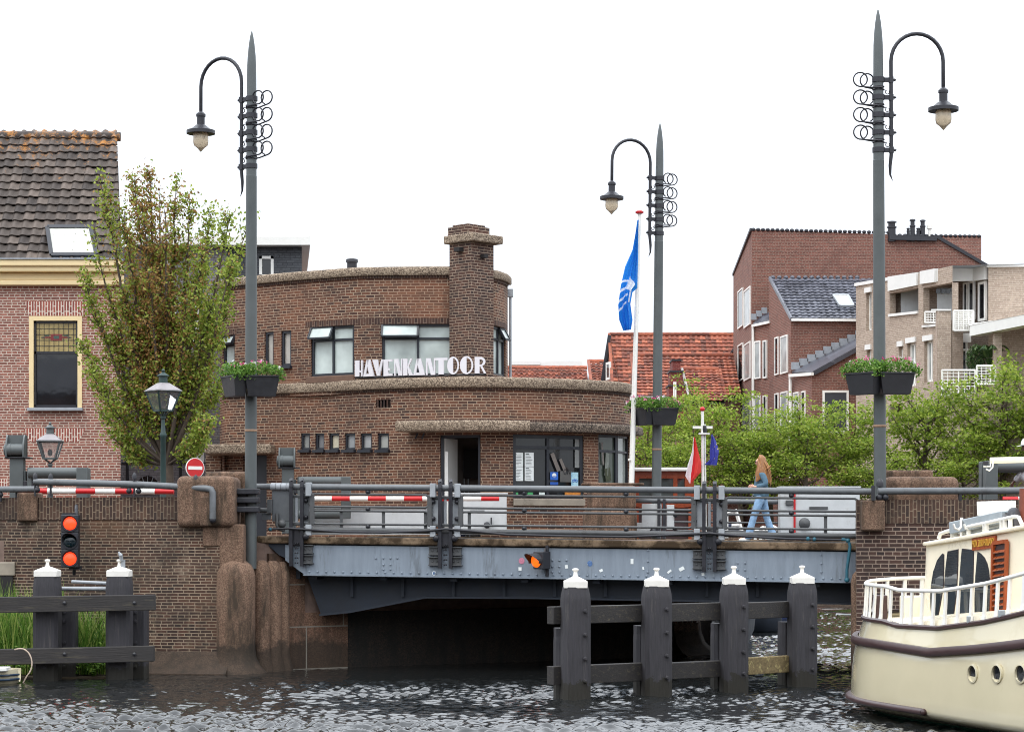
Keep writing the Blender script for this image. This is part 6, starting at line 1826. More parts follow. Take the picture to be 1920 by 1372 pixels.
# C
tc_ = thing('terrace_house', 'lowest brown brick terrace house with lean-to roof and stepped lead flashing', 'house', (X(1560, K(89)), K(90), GZ))
yf, yg = K(89), K(91.8)
mb = MB(); wallpoly(mb, [P(1522, 1010, yf), P(1640, 1010, yf), P(1640, 636, yf), P(1522, 699, yf)], None); wallpoly(mb, [P(1486, 1010, yg), P(1522, 1010, yf), P(1522, 699, yf), P(1486, 702, yg)], None); mb.build('wall', M_brown, tc_, fix=False)
mb = MB(); mb.slab([P(1484, 697, yg), P(1524, 696, yf - .15), P(1640, 632, yf - .15), P(1640, 617, yg)], .2); mb.build('roof', M_tglz, tc_)
mb = MB()
for k in range(9): mb.box(P(1492 + k * 15, 686 - k * 7.4, yg - .05), (.42, .06, .36))
mb.build('flashing', M_zinc, tc_)
mb = MB(); mb.bar(P(1481, 704, yg - .25), P(1523, 701, yf - .25), .14, .14); mb.tube([P(1482, 704, yg - .2), P(1482, 900, yg - .2)], .08, 6); mb.build('gutter', M_white, tc_)
FC = Straight(1486, yg, 1522, yf)
bgwin(FC, 1489, 1499, 735, 800, tc_, pane=M_blindp); bgwin(FC, 1504, 1511, 733, 810, tc_)
FCs = Straight(1522, yf, 1640, yf); bgwin(FCs, 1542, 1591, 732, 812, tc_, pane=paint('dark_blind', srgb(56, 58, 64), .6, .2, 8, stretch=(.2, .2, 6)), fw=.1)
# low brown gable at the left of the block
td = thing('terrace_house', 'low brown brick terrace end beside the orange roofs', 'house', (X(1365, K(107)), K(107), GZ))
yh = K(106)
mb = MB(); wallpoly(mb, [P(1345, 1010, yh + 2), P(1376, 1010, yh), P(1376, 655, yh), P(1345, 712, yh + 2)], None); mb.build('wall', M_brown, td, fix=False)
mb = MB(); mb.bar(P(1343, 713, yh + 1.9), P(1377, 653, yh - .1), .1, .14); mb.build('verge', M_black, td)
FD = Straight(1345, yh + 2, 1376, yh); bgwin(FD, 1352, 1360, 752, 800, td, pane=M_blindp); bgwin(FD, 1365, 1370, 748, 800, td)

# ------------------------------------------------------------------ beige flats
BY = lambda y: y * 1.13
bf = thing('apartment_building', 'beige brick apartment building with white concrete bands and recessed balconies', 'apartments', (X(1760, BY(82)), BY(83), GZ))
PA = Straight(1605, BY(86), 1786, BY(79.3), 30)
zt = Z(506, PA.y(1750)) ; LB = lambda a, b, y0, y1: (a, b, Z(y1, PA.y((a + b) / 2)), Z(y0, PA.y((a + b) / 2)))
ops = [LB(1668, 1722, 545, 589), LB(1731, 1785, 535, 612), LB(1624, 1634, 548, 620), LB(1625, 1633, 655, 740), LB(1685, 1693, 649, 735), LB(1701, 1717, 642, 724), LB(1733, 1749, 638, 716), LB(1668, 1690, 757, 815)]
mb = MB(); facade(mb, PA, GZ - .1, zt, ops, reveal=.3); mb.build('street_wall', M_beige, bf, fix=False)
e0, e1 = PA.pt(1786), PA.pt(1605)
Yr = BY(79.3)
mb = MB()
wallpoly(mb, [P(1786, 1010, Yr), P(1806, 1010, Yr + .3), P(1806, 585, Yr + .3), P(1786, 585, Yr)], None)
wallpoly(mb, [P(1853, 1010, Yr), P(2040, 1010, Yr - 1), P(2040, 499, Yr - 1), P(1853, 501, Yr)], None)
wallpoly(mb, [(e1.x, e1.y, GZ), (e1.x + 2.1, e1.y + 12, GZ), (e1.x + 2.1, e1.y + 12, zt), (e1.x, e1.y, zt)], None)
yb3 = Yr + 2.8
wallpoly(mb, [P(1655, 1010, yb3 + 3), P(1870, 1010, yb3), P(1870, 506, yb3), P(1655, 530, yb3 + 3)], None)
wallpoly(mb, [P(1853, 1010, Yr), P(1853, 1010, Yr + 3), P(1853, 503, Yr + 3), P(1853, 501, Yr)], None)
mb.build('side_wall', M_beige, bf, fix=False)
mb = MB(); mb.add([(e1.x, e1.y, zt + .01), (e0.x, e0.y, zt + .01), (X(2040, Yr - 1), Yr - 1, zt + .01), (X(2040, Yr - 1), Yr + 12, zt + .01), (e1.x + 2.1, e1.y + 12, zt + .01)], [(0, 1, 2, 3, 4)]); mb.build('flat_roof', M_zinc, bf)
M_wc = paint('white_concrete', srgb(222, 220, 216), .7, .05, 3, dirt=srgb(196, 192, 184), dirt_amt=.35)
def fascia(a, b, y0a, y1a, y0b, y1b, ya, yb, out=.12, name='white_band'):
    m = MB(); A, B, C_, D = P(a, y1a, ya), P(b, y1b, yb), P(b, y0b, yb), P(a, y0a, ya); n = (B - A).cross(Vector((0, 0, 1))).normalized()
    m.slab([v + n * out for v in (A, B, C_, D)], out + .05, n); return m.build(name, M_wc, bf)
fascia(1604, 1668, 531, 537, 520, 526, PA.y(1605), PA.y(1668), .06)
fascia(1668, 1722, 519, 546, 511, 535, PA.y(1668), PA.y(1722), .10); fascia(1729, 1756, 509, 533, 504, 529, PA.y(1729), PA.y(1756), .12)
fascia(1756, 1828, 504, 528, 504, 527, PA.y(1756), Yr + 1.0, .1); fascia(1826, 1850, 504, 527, 499, 524, Yr + 1.0, Yr + .2, .1); fascia(1850, 2040, 497, 501, 495, 499, Yr - .05, Yr - 1.05, .08)
fascia(1668, 1722, 589, 594, 583, 588, PA.y(1668), PA.y(1722), .08, 'loggia_sill'); fascia(1731, 1757, 610, 614, 608, 612, PA.y(1731), PA.y(1757), .08, 'loggia_sill')
fascia(1746, 1783, 580, 583, 580, 583, Yr + .1, Yr, .12, 'coping'); fascia(1786, 1820, 625, 642, 625, 642, Yr + .8, Yr + .8, .1, 'balcony_slab')
m = MB()
for a, b in ((1757, 1760), (1787, 1800)): pass
m.box((X(1770, Yr), Yr + .12, (Z(583, Yr) + GZ) / 2), (X(1784, Yr) - X(1757, Yr), .3, Z(583, Yr) - GZ)); m.build('pier', M_beige, bf)
m = MB()
m.quad(P(1689, 592, yb3 + 2.2), P(1724, 592, yb3 + 2.0), P(1724, 540, yb3 + 2.0), P(1689, 540, yb3 + 2.2)); m.build('garage_door', M_cab, bf); m = MB(); m.quad(P(1757, 600, yb3 + .2 - .6), P(1791, 600, yb3 - .4), P(1791, 540, yb3 - .4), P(1757, 540, yb3 - .4)); m.build('garage_door', M_cab, bf)
m = MB()
for px in (1759, 1769, 1778): m.box(P(px, 546, yb3 - .5), (.18, .05, .18))
m.build('small_window', M_dark, bf)
FR = Straight(1800, Yr + 2.5, 1853, Yr + .25)
bgwin(FR, 1808, 1816, 530, 600, bf); bgwin(FR, 1818, 1828, 528, 600, bf); bgwin(FR, 1836, 1850, 528, 602, bf, fw=.11)
for k in (2, 3, 4, 5, 6):
    a, b, c, d = ops[k]; A, B = PA.pt(a, -.2), PA.pt(b, -.2); dd_ = (B - A).normalized(); n = Vector((dd_.y, -dd_.x, 0)); h = Vector((0, 0, 1))
    m = MB()
    for p, s in ((A, 1), (B, -1)): m.bar(p + dd_ * s * .05 + h * c, p + dd_ * s * .05 + h * d, .1, .1, up=n)
    m.bar((A + B) / 2 + h * c, (A + B) / 2 + h * d, .08, .1, up=n); m.bar(A + h * (d - .05), B + h * (d - .05), .1, .1); m.bar(A + h * (c + .05), B + h * (c + .05), .1, .1)
    w = m.build('window', M_white, bf); m = MB(); m.quad(A + h * c, B + h * c, B + h * d, A + h * d); m.build('pane', M_blindp if k > 4 else M_dark, w)
    m = MB(); A2, B2 = PA.pt(a - 1, .02), PA.pt(b + 1, .02); m.bar(A2 + h * (d + .1), B2 + h * (d + .1), .12, .22); m.build('lintel', M_wc, w)
def railing_grid(name, a, b, y0, y1, ya, yb, nx, nz):
    m = MB(); A, B, C_, D = P(a, y1, ya), P(b, y1 - (0), yb), P(b, y0, yb), P(a, y0, ya)
    for p, q in ((A, B), (B, C_), (C_, D), (D, A)): m.tube([p, q], .045, 6)
    for k in range(1, nx): m.tube([A.lerp(B, k / nx), D.lerp(C_, k / nx)], .018 if k % 3 else .035, 4)
    for k in range(1, nz): m.tube([A.lerp(D, k / nz), B.lerp(C_, k / nz)], .018, 4)
    return m.build(name, M_white, bf)
railing_grid('balcony_railing', 1788, 1825, 583, 620, Yr - .1, Yr - .1, 12, 9); railing_grid('balcony_railing', 1735, 1756, 585, 605, PA.y(1740) - .1, PA.y(1752) - .1, 4, 4)
# lower balcony and its roof band
Yq = Yr - 2.2
m = MB(); m.slab([P(1818, 630, Yq), P(2040, 586, Yq - 7), P(2040, 566, Yq - 7), P(1818, 610, Yq)], .5); m.build('white_band', M_wc, bf)
m = MB(); m.add([P(1817, 610, Yq), P(2040, 566, Yq - 7), P(2040, 575, Yr), P(1817, 607, Yr)], [(0, 1, 2, 3)]); m.build('balcony_roof', M_wc, bf)
m = MB(); m.box(P(1870, 680, Yq - 1.1) + Vector((0, 0, .2)), (.30, .3, 3.4)); m.build('pier', M_beige, bf)
m = MB(); wallpoly(m, [P(1766, 1010, Yq + .6), P(2040, 1010, Yq - 7), P(2040, 715, Yq - 7), P(1766, 742, Yq + .6)], None); m.build('parapet', M_beige, bf, fix=False)
railing_grid('balcony_railing', 1767, 1829, 694, 742, Yq + .5, Yq - 1.2, 6, 8); railing_grid('balcony_railing', 1832, 1866, 686, 720, Yq - 1.3, Yq - 2.2, 4, 7)
m = MB(); m.quad(P(1786, 742, Yr + .9), P(1812, 742, Yr + .9), P(1812, 642, Yr + .9), P(1786, 642, Yr + .9)); m.build('balcony_window', M_midglass, bf)
m = MB(); m.tube([P(1786, 656, Yr + .85), P(1822, 656, Yr + .85)], .05, 6); m.tube([P(1786, 742, Yr + .85), P(1786, 640, Yr + .85)], .05, 6); m.tube([P(1812, 742, Yr + .85), P(1812, 640, Yr + .85)], .05, 6); m.build('balcony_frame', M_white, bf)
M_shrub = leafmat('balcony_shrub', srgb(36, 58, 30), srgb(58, 84, 44), srgb(92, 112, 62))
m = MB(); rng = random.Random(8)
for k in range(900):
    u = Vector((rng.gauss(0, 1), rng.gauss(0, 1), rng.gauss(0, 1))).normalized() * rng.uniform(.5, 1); c = P(1830, 672, Yq - .4) + Vector((u.x * .42, u.y * .4, u.z * .58)); leafquad(m, c, .11, rng)
o = m.build('balcony_shrub', M_shrub, None, fix=False); tag(o, 'rounded dark shrub standing on the flats balcony beside the pier', 'shrub')
m = MB()
for k in range(26):
    a = rng.uniform(0, 6.28); c = P(1856, 690, Yq - .6); d = Vector((math.cos(a), math.sin(a), 0)); ps = [c + d * (.75 * t) + Vector((0, 0, .9 * math.sin(t * 2.2))) for t in np.linspace(0, 1, 6)]
    for p0, p1 in zip(ps[:-1], ps[1:]):
        for s in (-1, 1): m.add([p0, p1, p1 + d.cross(Vector((0, 0, s))) * .12 - Vector((0, 0, .06))], [(0, 1, 2)])
o = m.build('palm', M_shrub, None, fix=False); tag(o, 'small spiky palm in the corner of the flats balcony', 'palm')

# ------------------------------------------------------------------ orange tiled roofs
def orange_house(name, label, px0, px1, yr, ye, Yr_, dY, gable=True, seed=1, tw=.30):
    h = thing(name, label, 'house', (X((px0 + px1) / 2, Yr_), Yr_, GZ))
    e0 = P(px0 - 0, ye, Yr_ - dY); r0 = P(px0, yr, Yr_); e0.x = r0.x; L = X(px1, Yr_) - r0.x
    v = Vector((0, dY, r0.z - e0.z))
    rf = pantiles(e0, (1, 0, 0), v, L, v.length, tw, .36, .055, .05, n=6, seed=seed).build('roof', M_tred, h, smooth=50, fix=False)
    m = MB(); ridge(m, r0 + Vector((0, 0, .02)), r0 + Vector((L, 0, .02)), .13, .4); m.build('ridge_tiles', M_tred, rf, smooth=50)
    m = MB(); m.quad(e0 - Vector((0, 0, .12)), e0 + Vector((L, 0, -.12)), r0 + Vector((L, .1, -.12)), r0 + Vector((0, .1, -.12))); m.build('roof_deck', M_darkroom, rf)
    m = MB()
    ze_ = e0.z - .05
    m.quad((e0.x, e0.y + .3, GZ), (e0.x + L, e0.y + .3, GZ), (e0.x + L, e0.y + .3, ze_), (e0.x, e0.y + .3, ze_))
    wallpoly(m, [(e0.x + .05, r0.y + dY, GZ), (e0.x + .05, e0.y + .3, GZ), (e0.x + .05, e0.y + .3, ze_), (e0.x + .05, r0.y, r0.z - .1), (e0.x + .05, r0.y + dY, ze_)], None)
    wallpoly(m, [(e0.x + L, e0.y + .3, GZ), (e0.x + L, r0.y + dY, GZ), (e0.x + L, r0.y + dY, ze_), (e0.x + L, r0.y, r0.z - .1), (e0.x + L, e0.y + .3, ze_)], None)
    m.build('wall', M_brown, h, fix=False)
    m = MB(); m.bar(e0 + Vector((-.02, 0, .05)), r0 + Vector((-.02, 0, .06)), .16, .14); m.build('verge', M_tred, rf)
    return h
orange_house('tiled_house', 'house with the highest orange pantile roof behind the tall flagpole', 1143, 1384, 628, 745, 124, 4.5, seed=21)
m = MB(); g0 = P(1124, 760, 123.4); wallpoly(m, [P(1126, 1010, 123.5), P(1166, 1010, 119.4), P(1166, 742, 119.4), P(1143, 630, 123.5), P(1126, 745, 123.5)], None)
gb = thing('gable_house', 'brick gable with small window at the end of the highest orange roof', 'house', (X(1146, 123), 123, GZ)); m.build('wall', M_brown, gb, fix=False)
FG = Straight(1126, 123.4, 1166, 119.3); bgwin(FG, 1138, 1145, 679, 712, gb, fw=.12)
m = MB(); m.bar(P(1124, 748, 123.3), P(1143, 628, 123.3), .14, .2); m.build('verge', M_black, gb)
orange_house('tiled_house', 'house with orange pantile roof just in front of and below the highest orange roof', 1184, 1374, 667, 742, 116, 4.2, seed=22)
orange_house('tiled_house', 'house with a small orange roof between the low roofs and the brick gable', 1104, 1136, 678, 715, 128, 4, seed=23)
orange_house('tiled_house', 'long low house with orange and dark tiled roof behind the office', 930, 1100, 690, 712, 132, 3, seed=24, tw=.32)
orange_house('tiled_house', 'house with bright orange roof low behind the red dormer', 1262, 1346, 693, 752, 110, 3.6, seed=25)
rd = thing('dormer', 'narrow dark red brick dormer with a white window among the orange roofs', 'dormer', (X(1268, 106.5), 107, GZ))
m = MB(); yy = 106.3
for a, b, t in ((1254, 1284, 724), (1257, 1280, 697), (1261, 1276, 676)): m.box(((X(a, yy) + X(b, yy)) / 2, yy + .8, (Z(t, yy) + Z(790, yy)) / 2), (X(b, yy) - X(a, yy), 1.6 - .02 * (b - a) * .1, Z(t, yy) - Z(790, yy)))
m.build('wall', brick('dormer_brick', srgb(128, 44, 38), srgb(96, 34, 32), srgb(150, 90, 80), grime=.2), rd)
m = MB()
for a, b, t in ((1252, 1286, 723), (1255, 1282, 696), (1259, 1278, 675)): m.box(((X(a, yy) + X(b, yy)) / 2, yy + .8, Z(t, yy)), (X(b, yy) - X(a, yy), 1.7, .08))
m.build('coping', M_black, rd)
m = MB(); m.bar(P(1278, 690, yy + .3), P(1291, 742, yy + .3), .3, .12); m.build('lead_flashing', M_white, rd)
FW_ = Straight(1250, yy, 1290, yy); bgwin(FW_, 1262, 1268, 716, 748, rd, fw=.07)
lg_ = MB(); lg_.box((X(1225, 113), 112, Z(745, 112)), (5.0, .3, .3)); tag(lg_.build('gutter_board', M_wc, None), 'pale eaves board under the orange roofs', 'eaves')
fw_ = MB(); fw_.box((X(1020, 150), 150, Z(688, 150)), (5.2, 3, .6)); fw_.box((X(985, 150), 149, Z(685.5, 150)), (2.0, 3, .25)); tag(fw_.build('flat_roof_building', M_wc, None), 'pale flat rooftop far behind the low orange roof', 'building')
# ------------------------------------------------------------------ trees
M_bark = paint('bark', srgb(84, 72, 62), .9, .35, 9, bmp=.5)
M_lg = leafmat('fresh_leaf', srgb(92, 120, 38), srgb(136, 158, 54), srgb(178, 190, 90), .5, .47)
M_lk = leafmat('maple_leaf', srgb(96, 116, 42), srgb(142, 160, 62), srgb(180, 190, 94), .5, .45)
M_seed = leafmat('maple_seed', srgb(112, 80, 44), srgb(156, 116, 66), srgb(178, 148, 90), .6, .35)

def maple():
    rng = random.Random(12)
    y0 = 44.6
    o = thing('tree', 'upright maple with fanned stems, green leaves and rusty seed clusters, left of the office', 'tree', (X(312, y0), y0, GZ))
    w = MB(); lf = MB(); sd = MB()
    base = Vector((X(312, y0), y0, GZ)); crot = Vector((X(313, y0), y0, Z(872, y0)))
    w.tube([base, base.lerp(crot, .5) + Vector((.02, 0, 0)), crot], [.17, .14, .13], 10)
    # crown outline in photo pixels: half-lines the stem tips reach
    tips = [(152, 640), (160, 520), (180, 440), (190, 345), (228, 400), (250, 330), (280, 322), (298, 350), (330, 345), (360, 375), (392, 400), (425, 415), (455, 430), (432, 500), (398, 560), (404, 640), (408, 720), (392, 790), (240, 560), (320, 470), (350, 560), (280, 520), (215, 640), (170, 700), (190, 770), (222, 830), (255, 855), (365, 840), (300, 620), (340, 680), (262, 700), (245, 440), (375, 470), (310, 400), (268, 385)]
    def put(c, n, spread, seedy):
        for j in range(n):
            p = c + Vector((rng.gauss(0, spread), rng.gauss(0, spread), rng.gauss(0, spread)))
            if rng.random() < seedy: leafquad(sd, p, .07, rng)
            else: leafquad(lf, p, .085, rng)
    for px, py in tips:
        dep = rng.uniform(-1.25, 1.25)
        tip = P(px, py, y0 + dep)
        mid = crot.lerp(tip, .45); mid.x += (crot.x - tip.x) * -.16; mid.y += dep * .1; mid.z -= .12 * abs(tip.x - crot.x)
        n = 9; L = (tip - crot).length; pts = []
        for k in range(n + 1):
            t = k / n; a = crot.lerp(mid, t); b = mid.lerp(tip, t); p = a.lerp(b, t)
            p += Vector((rng.gauss(0, .02), rng.gauss(0, .02), 0)) * t * 2; pts.append(p)
        w.tube(pts, [.046 * (1 - k / n) ** .8 * min(1, L / 3.5) + .006 for k in range(n + 1)], 6)
        ns = int(12 + L * 8.0)
        for s in range(ns):
            t = rng.uniform(.27, 1.0); k = min(n - 1, int(t * n)); b = pts[k].lerp(pts[k + 1], t * n - k)
            d = (pts[k + 1] - pts[k]).normalized() + Vector((rng.gauss(0, .55), rng.gauss(0, .55), .35)); d.normalize()
            l = rng.uniform(.15, .5) * (1.15 - .5 * t); e = b + d * l
            w.tube([b, b.lerp(e, .5) + Vector((0, 0, -.02)), e], [.012, .009, .004], 4, caps=False)
            ppx = CX + e.x / e.y * F; ppy = HY - (e.z - E) / e.y * F
            # rusty in the upper middle, green at the edges
            seedy = .66 * math.exp(-((ppx - 285) / 75) ** 2) * (1.0 if ppy < 640 else max(.15, 1 - (ppy - 640) / 220)) + .10
            for q in range(3):
                c = b.lerp(e, .45 + .55 * q / 2)
                put(c, 9, .085, seedy)
    w.build('trunk', M_bark, o, smooth=60, fix=False); lf.build('crown', M_lk, o, fix=False)
    sdo = sd.build('seed_clusters', M_seed, o, fix=False)
maple()

def street_tree(seed, name_label, H=6.2, Rr=2.3):
    rng = random.Random(seed)
    o = thing('tree', name_label, 'tree', (0, 0, 0), 0, 'street trees along the far quay')
    w = MB(); lf = MB()
    th = 1.7
    w.tube([(0, 0, 0), (.03, 0, .8), (0, .02, th), (.05, 0, th + 1.2), (0, 0, H * .7)], [.16, .13, .12, .08, .03], 8)
    for k in range(17):
        a = k * 2.4 + rng.uniform(-.5, .5); z0 = th + (H * .72 - th) * (k / 17) ; el = rng.uniform(.15, .75) + .4 * k / 17
        L = Rr * rng.uniform(.7, 1.12) * (1 - .45 * abs(k / 17 - .35))
        d = Vector((math.cos(a) * math.cos(el), math.sin(a) * math.cos(el), math.sin(el))); b = Vector((0, 0, z0))
        pts = [b + d * L * t + Vector((0, 0, .35 * t * t * L * .4)) + Vector((rng.gauss(0, .05), rng.gauss(0, .05), rng.gauss(0, .04))) * (t > 0) for t in np.linspace(0, 1, 6)]
        w.tube(pts, [.055, .045, .036, .026, .016, .006], 5)
        for s in range(11):
            t = rng.uniform(.28, 1.0); i = min(4, int(t * 5)); p = pts[i].lerp(pts[i + 1], t * 5 - i)
            dd = (d + Vector((rng.gauss(0, .8), rng.gauss(0, .8), rng.gauss(.25, .5)))).normalized(); e = p + dd * rng.uniform(.25, .75)
            w.tube([p, e], [.014, .005], 4, caps=False)
            cs = rng.uniform(.6, 1.4)
            # flat sprays of leaves with gaps between them
            for q in range(int(34 * cs)):
                c = e + Vector((rng.gauss(0, .26 * cs), rng.gauss(0, .26 * cs), rng.gauss(0, .085)))
                leafquad(lf, c, .15, rng, 1.2)
    w.build('trunk', M_bark, o, smooth=60, fix=False); lf.build('crown', M_lg, o, fix=False)
    return o
base_trees = [street_tree(31, ''), street_tree(47, ''), street_tree(58, '')]
# (photo column, depth, crown top row, width factor, label)
TR = [(1212, 84.5, 772, .85, 'round green tree directly behind the tall middle lamp post'), (1322, 86, 708, .95, 'tall slim green tree in front of the orange roofs'), (1270, 83.5, 815, .8, 'low green tree behind the red wheelhouse roof'),
      (1388, 84.6, 806, .85, 'green tree just left of the walking woman'), (1445, 86, 768, .9, 'green tree behind the walking woman, below the narrow terrace windows'), (1512, 84.2, 742, 1.0, 'green tree under the square window of the lowest terrace'),
      (1590, 85.5, 756, .9, 'green tree just left of the right lamp post, below its flower box'), (1652, 83.6, 842, .8, 'short bushy tree at the foot of the right lamp post'), (1736, 85, 704, 1.05, 'open branched tree in front of the beige flats windows'),
      (1806, 83.6, 815, .85, 'low tree behind the granite blocks on the brick pier'), (1880, 84.2, 664, 1.1, 'tallest green tree in front of the flats balcony'), (1965, 83.4, 700, 1.0, 'green tree cut by the picture edge beside the man in white')]
for k, (px, y, top, wf, lab) in enumerate(TR):
    h = Z(top, y) - GZ
    sc = h / 6.35
    if k < 3: t = base_trees[k]
    else: t = copy_thing(base_trees[k % 3], (0, 0, 0))
    t['label'] = lab
    t.location = (X(px, y), y, GZ); t.rotation_euler = (0, 0, k * 1.9); t.scale = (wf, wf, sc)
# continuous low hedge line of trees seen under the crowns
# ------------------------------------------------------------------ cream motor boat at the right
M_hull = paint('cream_gloss', srgb(206, 196, 166), .12, .03, 1.5, dirt=srgb(198, 186, 154), dirt_amt=.42)
M_hull.node_tree.nodes['Principled BSDF'].inputs['Coat Weight'].default_value = .6
M_hull.node_tree.nodes['Principled BSDF'].inputs['Coat Roughness'].default_value = .04
M_cabin = paint('cream_cabin', srgb(242, 231, 206), .3, .03, 2, dirt=srgb(222, 204, 170), dirt_amt=.33)
M_brownr = paint('dark_brown_strake', srgb(66, 46, 46), .35, .25, 5, stretch=(.6, .6, 6))
M_mahog = paint('mahogany', srgb(156, 74, 34), .3, .25, 5, stretch=(3, 3, .7), dirt=srgb(112, 48, 26), dirt_amt=.4)
M_greenb = paint('green_bottom_paint', srgb(30, 84, 66), .5, .2, 5)
M_alu = paint('aluminium', srgb(176, 184, 188), .35, .12, 6, metal=.5)
bt = thing('motor_boat', 'cream motor boat with rounded stern, white railing and arched cabin windows', 'boat', (X(1760, 28.5), 29.5, 0))
OUT = [(2480, 24.6), (2400, 26.0), (2168, 28.5), (2040, 30.0), (1859, 31.0), (1703, 30.9), (1626, 30.45), (1606, 29.9), (1611, 29.2), (1632, 28.6), (1676, 27.9), (1745, 27.0), (1830, 25.9), (1920, 24.9), (2100, 23.3), (2300, 21.9)]
ctl = [Vector((X(p, y), y, 0)) for p, y in OUT]
def crom(c, m=7):
    r = []; c = [c[0]] + c + [c[-1]]
    for i in range(1, len(c) - 2):
        p0, p1, p2, p3 = c[i - 1:i + 3]
        for k in range(m):
            u = k / m; r.append(.5 * (2 * p1 + (p2 - p0) * u + (2 * p0 - 5 * p1 + 4 * p2 - p3) * u * u + (3 * p1 - p0 - 3 * p2 + p3) * u ** 3))
    return r + [c[-2]]
oc = crom(ctl)
nrm = []
for i in range(len(oc)):
    d = (oc[min(i + 1, len(oc) - 1)] - oc[max(i - 1, 0)]).normalized(); nrm.append(Vector((d.y, -d.x, 0)))
# outline runs far side -> stern -> near side, outward is to the right of travel reversed
if nrm[len(oc) // 2].x > 0: nrm = [-n for n in nrm]
limb = min(range(len(oc)), key=lambda i: oc[i].x / oc[i].y)          # where the hull turns out of sight on the left
_x = [4.6, 4.73, 4.84, 5.17, 5.50, 5.83, 6.48, 7.2]
def zrub(i): return float(np.interp(oc[i].x, _x, [.975, .975, .966, .938, 1.035, 1.149, 1.36, 1.6])) if i >= limb else .98 + .0035 * (limb - i)
def zbul(i): return float(np.interp(oc[i].x, _x, [1.245, 1.24, 1.20, 1.215, 1.335, 1.50, 1.80, 2.1])) if i >= limb else 1.245 + .0035 * (limb - i)
def near(px): return min(range(limb, len(oc)), key=lambda k: abs(CX + oc[k].x / oc[k].y * F - px))
def loft(levels, m_name, mat_, par, sm=50, i0=0, i1=None, uvf=None):
    i1 = len(oc) if i1 is None else i1
    vs = []; fs = []; k = len(levels)
    for i in range(i0, i1):
        for off, zf in levels:
            z = zf(i) if callable(zf) else zf
            p = oc[i] + nrm[i] * off; vs.append(Vector((p.x, p.y, z)))
    for i in range(i1 - i0 - 1):
        for j in range(k - 1): fs.append((i * k + j, (i + 1) * k + j, (i + 1) * k + j + 1, i * k + j + 1))
    m = MB(); m.add(vs, fs); return m.build(m_name, mat_, par, smooth=sm)
loft([(-.22, .045), (-.13, .075), (-.02, .11), (.065, .17), (.075, .22), (.07, .34), (.055, .55), (.03, .78), (.0, lambda x: zrub(x) - .04), (-.02, zrub), (-.06, lambda x: (zrub(x) + zbul(x)) / 2), (-.10, zbul)], 'hull', M_hull, bt, 60)
loft([(-.9, -.6), (-.65, -.25), (-.48, -.08), (-.32, .0), (-.215, .045)], 'hull_bottom', M_greenb, bt, 60)
def strake(name, off, zf, w, h, i0=0, i1=None):
    return loft([(off - .02, lambda x: zf(x) - h), (off + w * .8, lambda x: zf(x) - h), (off + w, lambda x: zf(x) - h * .6), (off + w, lambda x: zf(x) + h * .4), (off + w * .7, lambda x: zf(x) + h), (off - .02, lambda x: zf(x) + h)], name, M_brownr, bt, 40, i0, i1)
strake('rubbing_strake', .0, zrub, .07, .052)
strake('cap_rail', -.13, lambda x: zbul(x) + .02, .065, .028)
# short strake low on the stern, ends beside the first porthole
i_end = near(1746); i_beg = limb - 10
ls = loft([(.05, lambda x: .155), (.13, lambda x: .165), (.15, lambda x: .20), (.13, lambda x: .235), (.05, lambda x: .245)], 'rubbing_strake', M_brownr, bt, 60, i_beg, i_end + 1)
m = MB(); p = oc[i_end] + nrm[i_end] * .10; m.ball((p.x, p.y, .20), .042, 12, 8); m.build('strake_end', M_brownr, ls, smooth=60)
# deck
m = MB(); m.add([Vector(((p - n * .12).x, (p - n * .12).y, zbul(i) - .06)) for i, (p, n) in enumerate(zip(oc, nrm))], [tuple(range(len(oc)))]); m.build('deck', M_cabin, bt)
# railing
m = MB(); idx = list(range(0, len(oc)))
s = 0; lastp = None; posts = []
for i in idx:
    p = oc[i] - nrm[i] * .10
    if lastp is None or (Vector((p.x, p.y)) - lastp).length > .24: posts.append(i); lastp = Vector((p.x, p.y))
m.tube([Vector((oc[i].x, oc[i].y, zbul(i) + .475)) - nrm[i] * .13 for i in idx], .026, 10); ra = m.build('hand_rail', M_white, bt, smooth=60)
m = MB()
for i in posts:
    b = oc[i] - nrm[i] * .10; z = zbul(i)
    t = (oc[min(i + 1, len(oc) - 1)] - oc[i - 1 if i else 0]).normalized()
    vs = []
    for z_, w, d in ((z + .03, .045, 0), (z + .12, .028, -.01), (z + .475, .026, -.03)):
        for sx, sy in ((-1, -1), (1, -1), (1, 1), (-1, 1)): q = b + t * w * sx + nrm[i] * (d + .012 * sy); vs.append(Vector((q.x, q.y, z_)))
    m = MB(); m.add(vs, [(0, 1, 5, 4), (1, 2, 6, 5), (2, 3, 7, 6), (3, 0, 4, 7), (4, 5, 9, 8), (5, 6, 10, 9), (6, 7, 11, 10), (7, 4, 8, 11)]); m.build('rail_post', M_white, ra)
# portholes
for px in (1832, 1878, 1915):
    i = near(px); n = nrm[i]; t = Vector((-n.y, n.x, 0))
    c = oc[i] + n * .048 + Vector((0, 0, Z(1262, oc[i].y)))
    m = MB(); m.lathe([(.115, -.02), (.115, .008), (.095, .012), (.092, -.02)], c, 22, tuple(n)); po = m.build('porthole', M_hull, bt, smooth=40)
    m = MB(); m.lathe([(.094, 0), (.094, .001), (0, .002)], c - n * .012, 22, tuple(n)); m.build('glass', M_dark, po)
